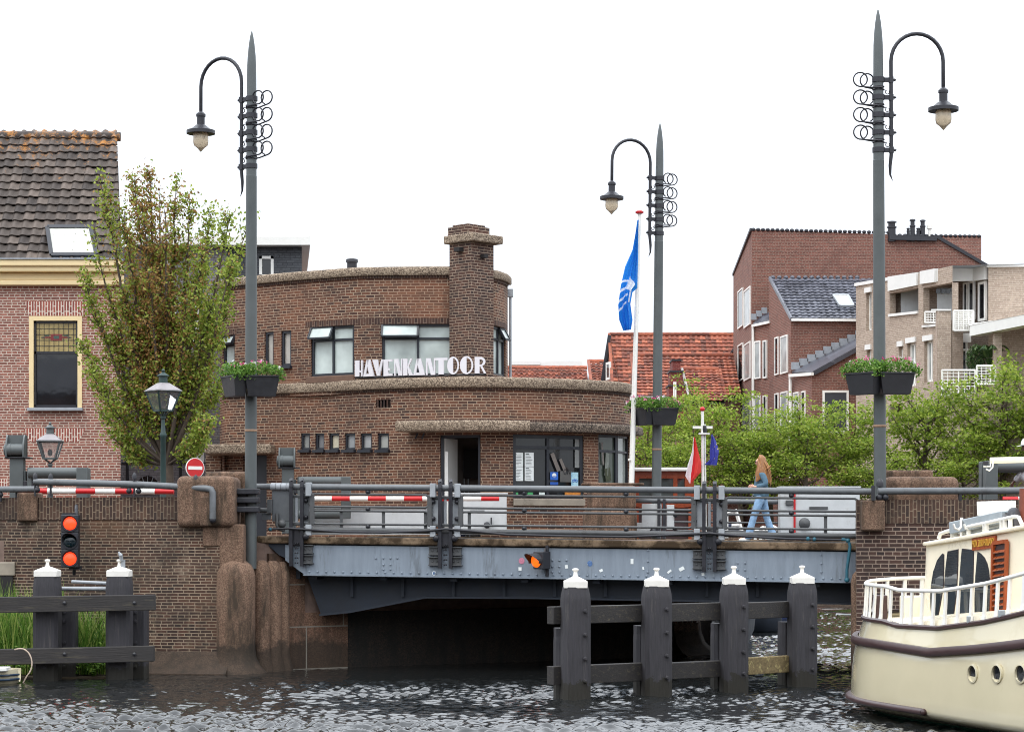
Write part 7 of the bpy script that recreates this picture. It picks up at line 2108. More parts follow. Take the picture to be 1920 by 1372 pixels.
# cabin
_cp = np.array([(1737, 30.0), (1737.5, 29.2), (1738, 28.7), (1739, 28.35), (1740.5, 28.16), (1743, 28.08), (1750, 27.99), (1800, 27.35), (1890, 26.26), (1925, 25.85), (2060, 24.4), (2200, 23.1)])
class Kinked(Plan):
    def __init__(s, t): s.px = t[:, 0]; s.Y = t[:, 1]
CP = Kinked(_cp)
def cbul(q): return float(np.interp(q.x, [5.0, 5.4, 5.6, 5.96, 6.4, 7], [1.22, 1.22, 1.27, 1.42, 1.6, 1.85]))
def zroof(px): return Z(float(np.interp(px, [1737, 1745, 1860, 1925, 2200], [1016, 1015, 996, 983, 935])), CP.y(px))
m = MB(); xs = [p for p in CP.px]; vs = []; fs = []
for p in xs:
    for f, out in ((0, .11), (.25, .06), (.6, .015), (1, .0)):
        q = CP.pt(p, out * (1.0 if p < 1740 else (.3 if p < 1742 else .0))); z0 = cbul(q) - .1; vs.append(Vector((q.x, q.y, z0 + (zroof(p) - z0) * f)))
for i in range(len(xs) - 1):
    for j in range(3): fs.append((i * 4 + j, (i + 1) * 4 + j, (i + 1) * 4 + j + 1, i * 4 + j + 1))
m.add(vs, fs); cab = m.build('cabin', M_cabin, bt, smooth=50)
m = MB(); top = [CP.pt(p, .05) + Vector((0, 0, zroof(p))) for p in xs]; far = [q + Vector((2.0, .65, 0)) for q in (top[-1], top[0])]
m.slab(top + far, .05, (0, 0, 1)); m.build('cabin_roof', M_cabin, cab, bevel=.015)
def onc(px, py, out): q = CP.pt(px, out); return Vector((q.x, q.y, Z(py, CP.y(px))))
WIN = [[(1767, 1038), (1770.4, 1040), (1770, 1095), (1764, 1130), (1758, 1161), (1749, 1159), (1746, 1140), (1745, 1120), (1747, 1095), (1751, 1071), (1758, 1050)],
       [(1778, 1034), (1797, 1030), (1796.5, 1060), (1794, 1110), (1787, 1164), (1771, 1162), (1770, 1140), (1771.5, 1103), (1774, 1065)],
       [(1805, 1029), (1825, 1031), (1826.5, 1036), (1825.5, 1090), (1821, 1140), (1816, 1167), (1798, 1162), (1797.5, 1130), (1800, 1090), (1803, 1045)],
       [(1834, 1034), (1841, 1038), (1847, 1046), (1852, 1057), (1855, 1070), (1857.5, 1095), (1857.5, 1120), (1856, 1142), (1851, 1166), (1828.6, 1166), (1828.5, 1120), (1830, 1080)]]
M_bglass = glass('cabin_glass', (.035, .045, .055), .02, .03, .9)
for w in WIN:
    cx, cy = sum(p[0] for p in w) / len(w), sum(p[1] for p in w) / len(w)
    n_ = (CP.pt(cx, .1) - CP.pt(cx, 0)).normalized()
    m = MB(); m.slab([onc(cx + (p - cx) * 1.0 + (.7 if p > cx else -.7), cy + (q - cy) * 1.018, .006) for p, q in w], .03, n_); fo = m.build('window', M_brownr, cab)
    m = MB(); m.slab([onc(p, q, .010) for p, q in w], .004, n_); m.build('pane', M_bglass, fo)
m = MB(); c = [onc(1867, 1018, .035), onc(1893, 1014, .035), onc(1889, 1162, .035), onc(1864, 1166, .035)]
def inter(u, v): return c[0].lerp(c[1], u).lerp(c[3].lerp(c[2], u), v)
n_ = (CP.pt(1880, .1) - CP.pt(1880, 0)).normalized()
for k in range(4): m.bar(inter(*((0, 0), (1, 0), (1, 1), (0, 1))[k]), inter(*((1, 0), (1, 1), (0, 1), (0, 0))[k]), .045, .035, up=n_)
for k in range(1, 13): a, b = inter(.1, .04 + k * .075), inter(.9, .04 + k * .075); m.bar(a, b, .012, .05, up=n_ + Vector((0, 0, -.8)))
ld = m.build('louvre_door', M_mahog, cab)
m = MB(); m.slab([v - n_ * .012 for v in c], .01, n_); m.build('door_back', M_brownr, ld)
m = MB(); m.slab([onc(1870, 1026, .03), onc(1826, 1032, .03), onc(1825.5, 1009, .03), onc(1870, 1003, .03)], .03, n_); npb = m.build('name_plate', M_mahog, cab, bevel=.006)
cu = bpy.data.curves.new('plate_text', 'FONT'); cu.body = 'PROV. ZUID-HOLLAND'; cu.size = .115; cu.extrude = .003; cu.align_x = 'CENTER'; cu.align_y = 'CENTER'; cu.space_character = .92
to = bpy.data.objects.new('plate_text', cu); COL.objects.link(to)
cu.materials.append(paint('gold_paint', srgb(206, 160, 64), .35, .1, 6))
d_ = (onc(1870, 1003, .03) - onc(1825.5, 1009, .03)); wpl = d_.length; d_.normalize(); up_ = n_.cross(d_).normalized()
if up_.z < 0: up_ = -up_
bpy.context.view_layer.update()
wt = max(.05, to.dimensions.x); sc = wpl * .92 / wt
mid = (onc(1870, 1026, .034) + onc(1826, 1032, .034) + onc(1825.5, 1009, .034) + onc(1870, 1003, .034)) / 4
mw = Matrix.Translation(mid + n_ * .003) @ Matrix((d_, up_, n_)).transposed().to_4x4() @ Matrix.Diagonal((sc, sc * 2.3, 1, 1))
dg_ = bpy.context.evaluated_depsgraph_get(); tm_ = bpy.data.meshes.new_from_object(to.evaluated_get(dg_)); tm_.transform(MW[npb.name].inverted() @ mw)
bpy.data.objects.remove(to); to = bpy.data.objects.new('plate_text', tm_); COL.objects.link(to); to.parent = npb
# roof rail
m = MB(); pts = [onc(p, 1010, .0) for p in (1757, 1800, 1850, 1900, 1908)]
pts = [CP.pt(p, -.03) + Vector((0, 0, zroof(p) + h)) for p, h in ((1756, .03), (1759, .085), (1770, .10), (1800, .11), (1850, .12), (1898, .13), (1906, .11), (1912, .02))]
m.tube(pts, .024, 8)
for p in (1782, 1788, 1812, 1842, 1846, 1874, 1880, 1890): q = CP.pt(p, -.03); z = zroof(p); m.bar(q + Vector((0, 0, z)), q + Vector((0, 0, z + .11)), .05, .02, up=(0, 1, 0))
m.build('roof_rail', M_white, cab, smooth=50)
m = MB(); m.tube([P(1919, 1005, 26.6), P(1922, 916, 26.6)], .066, 14); m.build('mast', paint('mast_brown', srgb(118, 62, 46), .4, .2, 5), bt, smooth=50)
m = MB(); m.box((X(1712, 29.6), 29.6, 1.38), (.3, .4, .36)); m.build('deck_locker', M_cabin, bt, bevel=.02)
m = MB(); m.box((X(1650, 30.0), 30.0, 1.38), (.16, .3, .36)); m.build('dark_locker', M_brownr, bt, bevel=.015)
m = MB()
for px in (1808, 1865): i = near(px); q = oc[i] - nrm[i] * .1; m = MB(); m.box((q.x, q.y, zbul(i) + .07), (.08, .05, .09)); m.build('cleat', M_alu, bt, bevel=.01)
# things carried on the roof
gp = thing('gangplank', 'aluminium gangplank lying on the boat roof with hooks and a black wheel', 'gangplank', tuple(P(1845, 985, 27.4)))
m = MB(); a, b = P(1797, 990, 27.6), P(1896, 969, 26.7); m.bar(a, b, .3, .15); m.bar(a + Vector((0, -.16, -.10)), b + Vector((0, -.16, -.10)), .03, .03); m.bar(a + Vector((0, -.16, .08)), b + Vector((0, -.16, .08)), .03, .03); m.build('frame', M_alu, gp, bevel=.008)
m = MB(); m.lathe([(.04, -.05), (.135, -.045), (.15, -.02), (.15, .02), (.135, .045), (.04, .05)], P(1901, 974, 26.45), 20, (.85, -.5, 0)); m.build('wheel', M_black, gp, smooth=40)
m = MB()
for x in (1802, 1822, 1888): m.tube([P(x, 975, 27.3), P(x, 988, 27.25), P(x - 5, 993, 27.2), P(x - 12, 990, 27.2), P(x - 14, 982, 27.2)], .016, 8)
m.tube([P(1803, 970, 27.35), P(1803, 1006, 27.35)], .02, 8); m.build('hook', M_white, gp, smooth=50)
bx = MB(); bx.slab([P(1832, 966, 28.0), P(1898, 958, 27.3), P(1898, 938, 27.3), P(1831, 940, 28.0)], .15, (-.5, -.85, 0)); tag(bx.build('white_panel', M_white, None, bevel=.01), 'white chequered panel leaning behind the gangplank on the boat roof', 'panel')
bo = thing('cream_boom', 'cream boom lying level above the boat roof with a white hook', 'boom', tuple(P(1890, 862, 29)))
m = MB(); m.tube([P(1857, 863, 29.0), P(1990, 860, 28.6)], .04, 14); m.build('spar', M_cabin, bo, smooth=40)
m = MB(); m.tube([P(1862, 863, 28.95), P(1861, 876, 28.95), P(1855, 882, 28.95), P(1849, 879, 28.95)], .012, 6); m.tube([P(1844, 874, 28.95), P(1857, 874, 28.95), P(1857, 866, 28.95)], .012, 6); m.build('hook', M_white, bo)
m = MB(); m.box(P(1848, 868, 28.95), (.05, .05, .05)); m.build('block', M_black, bo)

# ------------------------------------------------------------------ small boat at the left edge
sb = thing('rowing_boat', 'small white boat with dark blue bands moored behind the left timber fender', 'boat', (X(0, 35.3), 35.3, 0))
def simple_hull(mb, sec, ring):
    vs = []; fs = []; k = len(ring)
    for x, y, sx, sz, zo in sec:
        for a, b in ring: vs.append(Vector((x, y + a * sx, zo + b * sz)))
    for i in range(len(sec) - 1):
        for j in range(k - 1): fs.append((i * k + j, (i + 1) * k + j, (i + 1) * k + j + 1, i * k + j + 1))
    mb.add(vs, fs)
ring = [(-1, 1), (-.96, .7), (-.8, .3), (-.4, .05), (0, 0), (.4, .05), (.8, .3), (.96, .7), (1, 1)]
y = 35.1; xe = X(37, y)
m = MB(); simple_hull(m, [(xe - 3, y, .6, .32, -.1), (xe - 1.2, y, .6, .32, -.1), (xe - .4, y, .5, .31, -.09), (xe - .1, y, .3, .28, -.05), (xe, y, .1, .22, .02)], ring); m.build('hull', M_hull, sb, smooth=60, fix=False)
m = MB()
for k, (z, h) in enumerate(((.15, .035), (.08, .04))): m.tube([(xe - 3, y - .6, z), (xe - 1.2, y - .6, z), (xe - .4, y - .51, z), (xe - .1, y - .31, z), (xe + .01, y - .1, z)], h * .5, 6)
m.build('blue_band', paint('navy_paint', srgb(28, 50, 72), .4, .1, 5), sb)
m = MB(); m.box((xe - .22, y - .3, .25), (.22, .3, .06)); m.build('bow_seat', M_white, sb, bevel=.01)
m = MB(); ps = [P(28, 1217, 35.4)] + [P(38 + 22 * math.sin(t), 1243 - 28 * math.cos(t), 35.3) for t in np.linspace(-.3, 2.5, 12)] + [P(42, 1281, 35.3)]
m.tube(ps, .012, 6); tag(m.build('mooring_rope', paint('rope', srgb(196, 176, 158), .9, .2, 20), None), 'thin pale rope looped over the lower beam by the small boat', 'rope')

# ------------------------------------------------------------------ boats moored beyond the bridge
bb = thing('moored_barge', 'dark hulled barge with varnished red wheelhouse and white roof beyond the bridge', 'boat', (4.6, 52, 0))
m = MB(); hull = [(4.15, 44.8, .06), (4.3, 45.3, .35), (4.45, 46.3, .6), (4.55, 48, .85), (4.6, 52, 1.05), (4.6, 60, 1.05), (4.6, 63, .8)]
vs = []; fs = []; prof = [(-1, 1.75), (-1.02, 1.2), (-.9, .3), (-.6, -.3), (.6, -.3), (.9, .3), (1.02, 1.2), (1, 1.75)]
for x, yy_, w in hull:
    for a, z in prof: vs.append(Vector((x + a * w, yy_, z if yy_ > 46 else z * .92)))
for i in range(len(hull) - 1):
    for j in range(7): fs.append((i * 8 + j, (i + 1) * 8 + j, (i + 1) * 8 + j + 1, i * 8 + j + 1))
m.add(vs, fs); m.build('hull', M_under, bb, smooth=60)
m = MB(); m.add([(4.15, 44.8, 1.6), (5.0, 46.3, 1.6), (5.65, 52, 1.6), (5.65, 60, 1.6), (3.55, 60, 1.6), (3.55, 52, 1.6), (3.9, 46.3, 1.6)], [tuple(range(7))]); m.build('deck', M_brownr, bb)
yw = 53.0
M_varn = paint('varnished_red_wood', srgb(150, 66, 34), .3, .2, 5)
m = MB(); xa, xb = X(1192, yw), X(1296, yw); z0, z1 = 1.6, Z(884, yw)
for x in (xa + .03, X(1228, yw), X(1266, yw), xb - .05): m.box((x, yw, (Z(950, yw) + z1) / 2), (.10 if x < xb - .1 else .22, .12, z1 - Z(950, yw)))
m.box(((xa + xb) / 2, yw, Z(890, yw)), (xb - xa, .10, .17)); m.box(((xa + xb) / 2, yw, Z(945, yw)), (xb - xa, .1, .18)); m.box((xb - .03, yw + .9, (z0 + z1) / 2), (.08, 1.9, z1 - z0)); m.box((xa + .03, yw + .9, (z0 + z1) / 2), (.08, 1.9, z1 - z0))
wh = m.build('wheelhouse', M_varn, bb)
m = MB(); m.box(((xa + xb) / 2, yw + .9, (z0 + Z(952, yw)) / 2), (xb - xa - .02, 1.7, Z(952, yw) - z0)); m.build('cabin_trunk', M_brownr, bb)
m = MB(); m.box(((xa + xb) / 2, yw + .95, z1 + .05), (xb - xa + .22, 2.3, .09)); m.build('roof', M_white, wh, bevel=.03)
m = MB(); m.quad((xa, yw + .03, Z(938, yw)), (xb, yw + .03, Z(938, yw)), (xb, yw + .03, z1), (xa, yw + .03, z1)); m.build('pane', glass('wheelhouse_glass', (.08, .1, .1), .03, .02, .7), wh)
m = MB()
for px in (1214, 1258): m.lathe([(.16, 0), (.16, .5), (.2, .62), (0, .64)], (X(px, yw), yw + .4, Z(938, yw)), 10)
m.build('wheel_seat', M_black, wh)
ym = 50.5
mt = thing('boat_mast', 'white signal mast with crosstree and red ball top beyond the bridge', 'mast', (X(1317, ym), ym, 1.6))
m = MB(); m.tube([(X(1319, ym), ym, 1.6), P(1317, 770, ym)], .035, 8); m.tube([(X(1324, ym), ym, 1.6), P(1322, 795, ym)], .018, 6); m.bar(P(1299, 801, ym), P(1336, 801, ym), .05, .06); m.bar(P(1310, 813, ym), P(1330, 813, ym), .2, .03); m.build('mast', M_white, mt)
m = MB(); m.ball(P(1317, 767, ym), .06); m.build('ball', M_red_p, mt, smooth=60)
m = MB(); m.lathe([(.05, 0), (.06, .08), (.05, .16)], P(1321, 811, ym), 8); m.tube([P(1331, 802, ym), P(1331, 940, ym)], .006, 4); m.tube([P(1300, 802, ym), P(1301, 830, ym)], .006, 4); m.build('lantern', M_black, mt)
hang_flag('flag', 'red and white national flag drooping from the signal mast', 'flag', [(1300, 820), (1298, 845), (1290, 870), (1285, 892), (1293, 905)], [(1303, 819), (1309, 845), (1315, 868), (1314, 885), (1295, 907)], flagmat('tricolour_flag', 'tricolour'), ym - .1, 1.4, .06, 20, 20)
hang_flag('flag', 'violet blue flag with yellow stars hanging from the signal mast', 'flag', [(1334, 815), (1331, 845), (1331, 862), (1320, 871)], [(1336, 814), (1343, 828), (1348, 845), (1344, 872)], flagmat('star_flag', 'stars'), ym - .15, 1.6, .06, 20, 20)
# blue boat and white railings farther off
y = 62.0
bl = thing('moored_boat', 'dark blue hulled boat with white railings seen under the bridge rail behind the woman', 'boat', (X(1430, y), y, 0))
m = MB(); hull = [(X(1352, y), y, .1), (X(1372, y), y, .7), (X(1420, y), y, 1.0), (X(1500, y), y + .5, 1.0), (X(1530, y), y + .6, .7)]
vs = []; fs = []; pr = [(-1, 1), (-.98, .6), (-.7, 0), (.7, 0), (.98, .6), (1, 1)]
for k, (x, yy_, w) in enumerate(hull):
    for a, b in pr: vs.append(Vector((x, yy_ + a * w, -.2 + b * (2.42 - .05 * k))))
for i in range(len(hull) - 1):
    for j in range(5): fs.append((i * 6 + j, (i + 1) * 6 + j, (i + 1) * 6 + j + 1, i * 6 + j + 1))
m.add(vs, fs); m.build('hull', paint('navy_hull', srgb(32, 44, 78), .3, .15, 4), bl, smooth=60)
m = MB()
for a, b in (((1356, 963), (1382, 957)), ((1380, 958), (1392, 1000)), ((1362, 963), (1362, 1008)), ((1372, 985), (1388, 984)), ((1410, 1000), (1432, 988)), ((1430, 988), (1445, 1000)), ((1408, 1004), (1462, 1003)), ((1432, 986), (1432, 1010)), ((1446, 985), (1470, 998))):
    m.tube([P(a[0], a[1], y - .6), P(b[0], b[1], y - .6)], .055, 6)
for px in (1416, 1426, 1436, 1446): m.bar(P(px, 1003, y - .6), P(px, 1011, y - .6), .08, .08, up=(0, 1, 0))
m.build('white_railing', M_white, bl)
m = MB(); m.box((X(1374, y), y, Z(990, y)), (.4, .4, .25)); m.build('navy_cover', paint('navy_canvas', srgb(34, 40, 60), .9, .2, 5), bl, bevel=.05)
# dark skiff on the water beyond the piles
y = 53.5
sk2 = thing('rowing_boat', 'dark skiff with a canvas cover afloat beyond the timber posts', 'boat', (X(1432, y), y, 0))
m = MB(); vs = []; fs = []
for x, w, h in ((X(1380, y), .5, .36), (X(1420, y), .5, .38), (X(1455, y), .36, .40), (X(1466, y), .05, .42)):
    for a, b in ((-1, 1), (-.8, .1), (0, -.3), (.8, .1), (1, 1)): vs.append(Vector((x, y + a * w, b * h)))
for i in range(3):
    for j in range(4): fs.append((i * 5 + j, (i + 1) * 5 + j, (i + 1) * 5 + j + 1, i * 5 + j + 1))
m.add(vs, fs); m.build('hull', M_under, sk2, smooth=60)
m = MB(); m.add([(X(1380, y), y - .5, .36), (X(1455, y), y - .36, .41), (X(1466, y), y, .43), (X(1455, y), y + .36, .41), (X(1380, y), y + .5, .36), (X(1400, y), y, .55), (X(1450, y), y, .5)], [(0, 1, 6, 5), (1, 2, 6), (2, 3, 6), (3, 4, 5, 6)]); m.build('cover', paint('grey_canvas', srgb(96, 98, 100), .9, .3, 5), sk2)
# ------------------------------------------------------------------ people (one skinned surface each, clothes as close shells)
def skinned(name, joints, edges, m, parent, root=0, sub=2, smooth=True):
    me = bpy.data.meshes.new(name); me.from_pydata([j[:3] for j in joints], edges, [])
    o = bpy.data.objects.new(name, me); COL.objects.link(o)
    sk = o.modifiers.new('skin', 'SKIN'); sk.branch_smoothing = .6
    if not me.skin_vertices:
        bm = bmesh.new(); bm.from_mesh(me); bm.verts.layers.skin.verify(); bm.to_mesh(me); bm.free()
    for k, j in enumerate(joints):
        r = j[3]; rr = r if isinstance(r, tuple) else (r, r)
        me.skin_vertices[0].data[k].radius = rr; me.skin_vertices[0].data[k].use_root = (k == root)
    ss = o.modifiers.new('sub', 'SUBSURF'); ss.levels = sub; ss.render_levels = sub
    bpy.context.view_layer.update()
    dg = bpy.context.evaluated_depsgraph_get()
    nm = bpy.data.meshes.new_from_object(o.evaluated_get(dg)); nm.name = name
    o.modifiers.clear(); o.data = nm
    nm.materials.clear(); nm.materials.append(m); nm.shade_smooth()
    bpy.data.meshes.remove(me)
    o.parent = parent; return o
M_skin = paint('skin', srgb(218, 166, 142), .55, .06, 9)
M_skin2 = paint('brown_skin', srgb(112, 72, 56), .55, .08, 9)
M_denim = paint('pale_denim', srgb(128, 158, 188), .85, .25, 16, dirt=srgb(170, 192, 212), dirt_amt=.45, bmp=.8)
M_jacket = paint('denim_jacket', srgb(78, 106, 124), .85, .3, 14, dirt=srgb(110, 138, 154), dirt_amt=.42, bmp=.8)
M_hair = paint('ginger_hair', srgb(146, 98, 58), .5, .4, 14, stretch=(8, 8, .4), dirt=srgb(196, 152, 104), dirt_amt=.44)
def body(par, H, leg_f, leg_r, arms, head, mskin):
    """joints in metres, facing -x; near side is -y"""
    J = [(0, 0, .95, .10), (.0, 0, 1.10, .085), (0, 0, 1.28, .09), (-.005, 0, 1.40, .07), (-.015, 0, 1.48, .05), (-.025, 0, 1.53, .048), (head[0], 0, 1.585, .078), (head[0] + .01, 0, 1.65, .083), (head[0] + .01, 0, 1.69, .055)]
    Ed = [(0, 1), (1, 2), (2, 3), (3, 4), (4, 5), (5, 6), (6, 7), (7, 8)]
    def chain(start, pts):
        i = start
        for p in pts: J.append(p); Ed.append((i, len(J) - 1)); i = len(J) - 1
        return i
    J.append((head[0] - .085, 0, 1.60, .016)); Ed.append((6, len(J) - 1))        # nose
    J.append((head[0] - .055, 0, 1.535, .03)); Ed.append((6, len(J) - 1))        # chin
    for s, L in ((-1, leg_f), (1, leg_r)):
        chain(0, [(L[0][0], s * .085, .86, .088), (L[1][0], s * .09, L[1][1], .058), (L[1][0] * .35 + L[2][0] * .65, s * .09, L[1][1] * .45 + L[2][1] * .55, .052), (L[2][0], s * .09, L[2][1], .038), (L[2][0] - .08, s * .09, max(.035, L[2][1] - .05), .036), (L[2][0] - .17, s * .095, max(.025, L[2][1] - .06 + L[3]), .026)])
    for s, A in ((-1, arms[0]), (1, arms[1])):
        w = chain(3, [(.01, s * .15, 1.385, .04), A[0] + (.034,), A[1] + (.025,)])
        h = A[2]; d = (Vector(h) - Vector(A[1])).normalized(); q = Vector(A[1]) + d * .045
        pl = chain(w, [(q.x, q.y, q.z, (.030, .018))])
        e = Vector(A[1]) + d * .085
        side = d.cross(Vector((0, 1, 0))).normalized()
        for f, (o_, l_) in enumerate(((-.026, .062), (-.009, .074), (.009, .068), (.026, .052))):
            k1 = e + side * o_; k2 = k1 + d * l_ * .5 + Vector((0, 0, -.008)); k3 = k1 + d * l_ * .85 + Vector((0, 0, -.03))
            chain(pl, [(k1.x, k1.y, k1.z, .0095), (k2.x, k2.y, k2.z, .0085), (k3.x, k3.y, k3.z, .007)])
        t1 = q - side * .03 + Vector((0, -s * .018, .005)); t2 = t1 + d * .035 + Vector((0, -s * .012, .0))
        chain(pl, [(t1.x, t1.y, t1.z, .011), (t2.x, t2.y, t2.z, .008)])
    return skinned('body', J, Ed, mskin, par)
# woman walking on the far pavement of the bridge
tw_ = tpx(1427, 7.5); wp_ = BR(tw_, 7.5, -.02)
wo = thing('person', 'woman with long ginger hair, denim jacket and pale jeans walking on the bridge', 'person', (0, 0, 0))
lf_ = [(-.03, .86), (-.15, .50), (-.27, .085), .03]; lr_ = [(.04, .86), (.12, .47), (.25, .11), -.02]
ar = [((.10, -.22, 1.14), (-.13, -.20, 1.10), (-.25, -.17, 1.13)), ((.06, .21, 1.14), (-.12, .18, 1.08), (-.22, .13, 1.12))]
body(wo, 1.7, lf_, lr_, ar, (-.04,), M_skin)
J = [(0, 0, 1.06, .14), (0, 0, .90, .155)]; Ed = [(0, 1)]
for s, L in ((-1, lf_), (1, lr_)):
    i = 1
    for p in ((L[0][0], s * .088, .84, .106), ((L[0][0] + L[1][0]) / 2, s * .09, (.84 + L[1][1]) / 2, .088), (L[1][0], s * .09, L[1][1], .072), ((L[1][0] + L[2][0]) / 2, s * .09, (L[1][1] + L[2][1]) / 2, .074), (L[2][0] + .005, s * .09, L[2][1] + .0, .088), (L[2][0] + .005, s * .09, L[2][1] - .045, .090)):
        J.append(p); Ed.append((i, len(J) - 1)); i = len(J) - 1
skinned('jeans', J, Ed, M_denim, wo)
J = [(0, 0, .80, .185), (0, 0, 1.06, .175), (0, 0, 1.26, .17), (-.005, 0, 1.39, .13), (-.012, 0, 1.45, .08)]; Ed = [(0, 1), (1, 2), (2, 3), (3, 4)]
for s, A in ((-1, ar[0]), (1, ar[1])):
    i = 3
    mid = Vector(A[0]).lerp(Vector(A[1]), .5); wr_ = Vector(A[0]).lerp(Vector(A[1]), .93)
    for p in ((.01, s * .165, 1.385, .078), (.06, s * .2, 1.26, .07), A[0] + (.072,), (mid.x, mid.y, mid.z, .064), (wr_.x, wr_.y, wr_.z, .052)):
        J.append(p); Ed.append((i, len(J) - 1)); i = len(J) - 1
skinned('jacket', J, Ed, M_jacket, wo)
# hair: cap over the skull falling down the back and one lock in front
m = MB(); vs = []; fs = []; nr_, na = 14, 18
for i in range(nr_ + 1):
    t = i / nr_
    for k in range(na + 1):
        a = R(-100) + R(200) * k / na                   # open towards the face (-x)
        if t < .32:
            ph = t / .32 * math.pi / 2; r = .112 * math.sin(ph); z = 1.63 + .118 * math.cos(ph); xo = -.025
        else:
            u = (t - .32) / .68; r = .112 + .02 * math.sin(u * 2.6) - .03 * u; z = 1.63 - .50 * u - .05 * math.cos(a * 3) * u; xo = -.025 + .13 * u
        vs.append(Vector((xo + r * math.cos(a) * (1 if t < .32 else 1 - .25 * (t - .32)), r * .98 * math.sin(a) * (1.0 if t < .5 else 1 - .15 * (t - .5)) + .006 * math.sin(k * 2.3 + i), z)))
for i in range(nr_):
    for k in range(na): q = i * (na + 1) + k; fs.append((q, q + 1, q + na + 2, q + na + 1))
m.add(vs, fs)
for s in (-1, 1):
    for k in range(6): m.tube([(-.035 + .012 * k, s * .09, 1.67), (-.04 + .012 * k, s * .112, 1.54), (-.075 + .024 * k, s * .155, 1.40), (-.10 + .034 * k, s * .165, 1.22 + .02 * k)], [.014, .018, .016, .004], 6)
m.tube([(.06, -.09, 1.45), (.14, -.10, 1.48), (.19, -.10, 1.53)], [.006, .004, .002], 4)
hair = m.build('hair', M_hair, wo, smooth=60, local=True, fix=False)
sol = hair.modifiers.new('thickness', 'SOLIDIFY'); sol.thickness = .02
M_strand = leafmat('hair_strands', srgb(120, 78, 44), srgb(176, 124, 76), srgb(222, 178, 124), .4, .1)
rng = random.Random(77); m = MB()
for k in range(120):                                    # loose strands over the shell
    a = R(rng.uniform(-112, 112)); e = rng.uniform(.30, .56); w_ = rng.uniform(.0, .025)
    ps = []
    for t in (0, .25, .5, .75, 1):
        z = 1.735 - e * 1.02 * t - .02; r = .085 + .045 * min(1, t * 3) + w_ * t
        ps.append((-.025 + .12 * max(0, t - .25) + r * math.cos(a), r * math.sin(a) * 1.02, z))
    m.tube(ps, [.005, .009, .009, .007, .002], 4, caps=False)
m.build('hair_strands', M_strand, hair, smooth=60, local=True, fix=False)
m = MB()
for s in (-1, 1): m.box((-.118, s * .034, 1.618), (.012, .05, .035)); m.bar((-.115, s * .062, 1.622), (-.03, s * .082, 1.622), .006, .012)
m.bar((-.122, -.02, 1.625), (-.122, .02, 1.625), .008, .008); m.build('sunglasses', M_black, wo, local=True, bevel=.003)
m = MB()
for L, dz in ((lf_, .03), (lr_, -.02)):
    s = -1 if L is lf_ else 1
    m.ball((L[2][0] - .07, s * .092, L[2][1] - .055), .05, 10, 6, (2.4, .9, .75))
m.build('shoe', M_white, wo, smooth=60, local=True)
wo.location = wp_; wo.rotation_euler = (0, 0, R(-4))
# man in white at the edge of the picture
ml = thing('person', 'man in white shirt and pale cap leaning behind the rail at the picture edge', 'person', (0, 0, 0))
lf2 = [(-.02, .86), (-.02, .48), (.0, .085), 0]; lr2 = [(.02, .86), (.03, .48), (.05, .085), 0]
ar2 = [((-.10, -.22, 1.17), (-.06, -.36, 1.28), (.03, -.40, 1.34)), ((-.06, .24, 1.15), (-.20, .30, 1.0), (-.24, .28, .92))]
body(ml, 1.75, lf2, lr2, ar2, (-.06,), M_skin2)
J = [(0, 0, .98, .175), (0, 0, 1.14, .18), (0, 0, 1.28, .18), (-.005, 0, 1.40, .135), (-.012, 0, 1.46, .08)]; Ed = [(0, 1), (1, 2), (2, 3), (3, 4)]
for s, A in ((-1, ar2[0]), (1, ar2[1])):
    i = 3; wr_ = Vector(A[0]).lerp(Vector(A[1]), .9)
    for p in ((-.01, s * .17, 1.39, .08), A[0] + (.068,), (wr_.x, wr_.y, wr_.z, .05)): J.append(p); Ed.append((i, len(J) - 1)); i = len(J) - 1
skinned('shirt', J, Ed, paint('white_shirt', srgb(232, 230, 236), .8, .05, 8), ml)
J = [(0, 0, 1.0, .155), (0, 0, .92, .16)]; Ed = [(0, 1)]
for s, L in ((-1, lf2), (1, lr2)):
    i = 1
    for p in ((L[0][0], s * .09, .85, .105), (L[1][0], s * .09, L[1][1], .075), (L[2][0], s * .09, L[2][1] - .02, .065)): J.append(p); Ed.append((i, len(J) - 1)); i = len(J) - 1
skinned('trousers', J, Ed, paint('black_trousers', srgb(34, 34, 40), .85, .2, 8), ml)
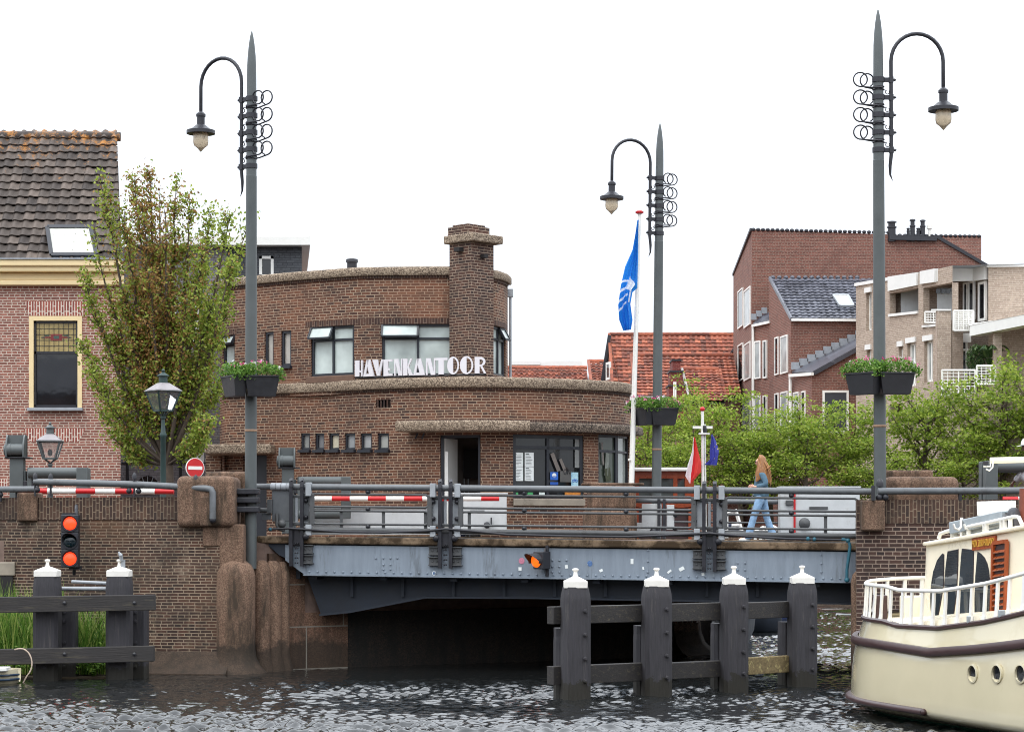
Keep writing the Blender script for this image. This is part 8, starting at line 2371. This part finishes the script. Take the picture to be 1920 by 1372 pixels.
m = MB(); m.lathe([(.105, 1.62), (.108, 1.66), (.10, 1.70), (.07, 1.745), (0, 1.76)], (-.05, 0, 0), 18); m.add([(-.14, -.085, 1.635), (-.14, .085, 1.635), (-.225, .05, 1.615), (-.24, 0, 1.612), (-.225, -.05, 1.615)], [(0, 1, 2, 3, 4)]); c_ = m.build('cap', M_white, ml, smooth=50, local=True, fix=False)
sol = c_.modifiers.new('thickness', 'SOLIDIFY'); sol.thickness = .008
m = MB(); m.lathe([(.111, 1.615), (.112, 1.64)], (-.05, 0, 0), 18); m.build('cap_band', M_black, c_, local=True)
ml.location = (X(1934, 37.6), 37.7, GZ + .02); ml.rotation_euler = (0, 0, R(5)); ml.scale = (1.0, 1.0, 1.0)

# ------------------------------------------------------------------ the bank behind the photographer, unseen warehouses added to block sky and darken reflections
structure_ = MB(); structure_.prism([(-90, -60), (90, -60), (90, -14), (-90, -14)], -1.6, 1.0); structure(structure_.build('near_quay', M_paving))
for x0, x1, h, lab in ((-60, -21, 11.5, 'long brick warehouse added unseen behind the viewer, left end'), (-20, 12, 13.5, 'tall brick warehouse added unseen behind the viewer, middle'), (13, 62, 10.5, 'low brick warehouse added unseen behind the viewer, right end')):
    o = thing('warehouse', lab, 'building', ((x0 + x1) / 2, -24, 1.0))
    m = MB(); m.box(((x0 + x1) / 2, -26, 1 + h * .4), (x1 - x0, 10, h * .8)); m.build('wall', M_haven, o)
    m = MB()
    m.add([(x0, -20.6, 1 + h * .8), (x1, -20.6, 1 + h * .8), (x1, -26, 1 + h), (x0, -26, 1 + h), (x0, -31.4, 1 + h * .8), (x1, -31.4, 1 + h * .8)], [(0, 1, 2, 3), (3, 2, 5, 4)]); m.build('roof', M_tglz, o, fix=False)
    n = int((x1 - x0) / 4)
    for k in range(n):
        for z in (1.6, 4.6, 7.6):
            if z + 1.8 < h * .8: m = MB(); m.box((x0 + (k + .5) * (x1 - x0) / n, -20.97, 1 + z + .9), (1.3, .06, 1.8)); m.build('window', M_white, o)
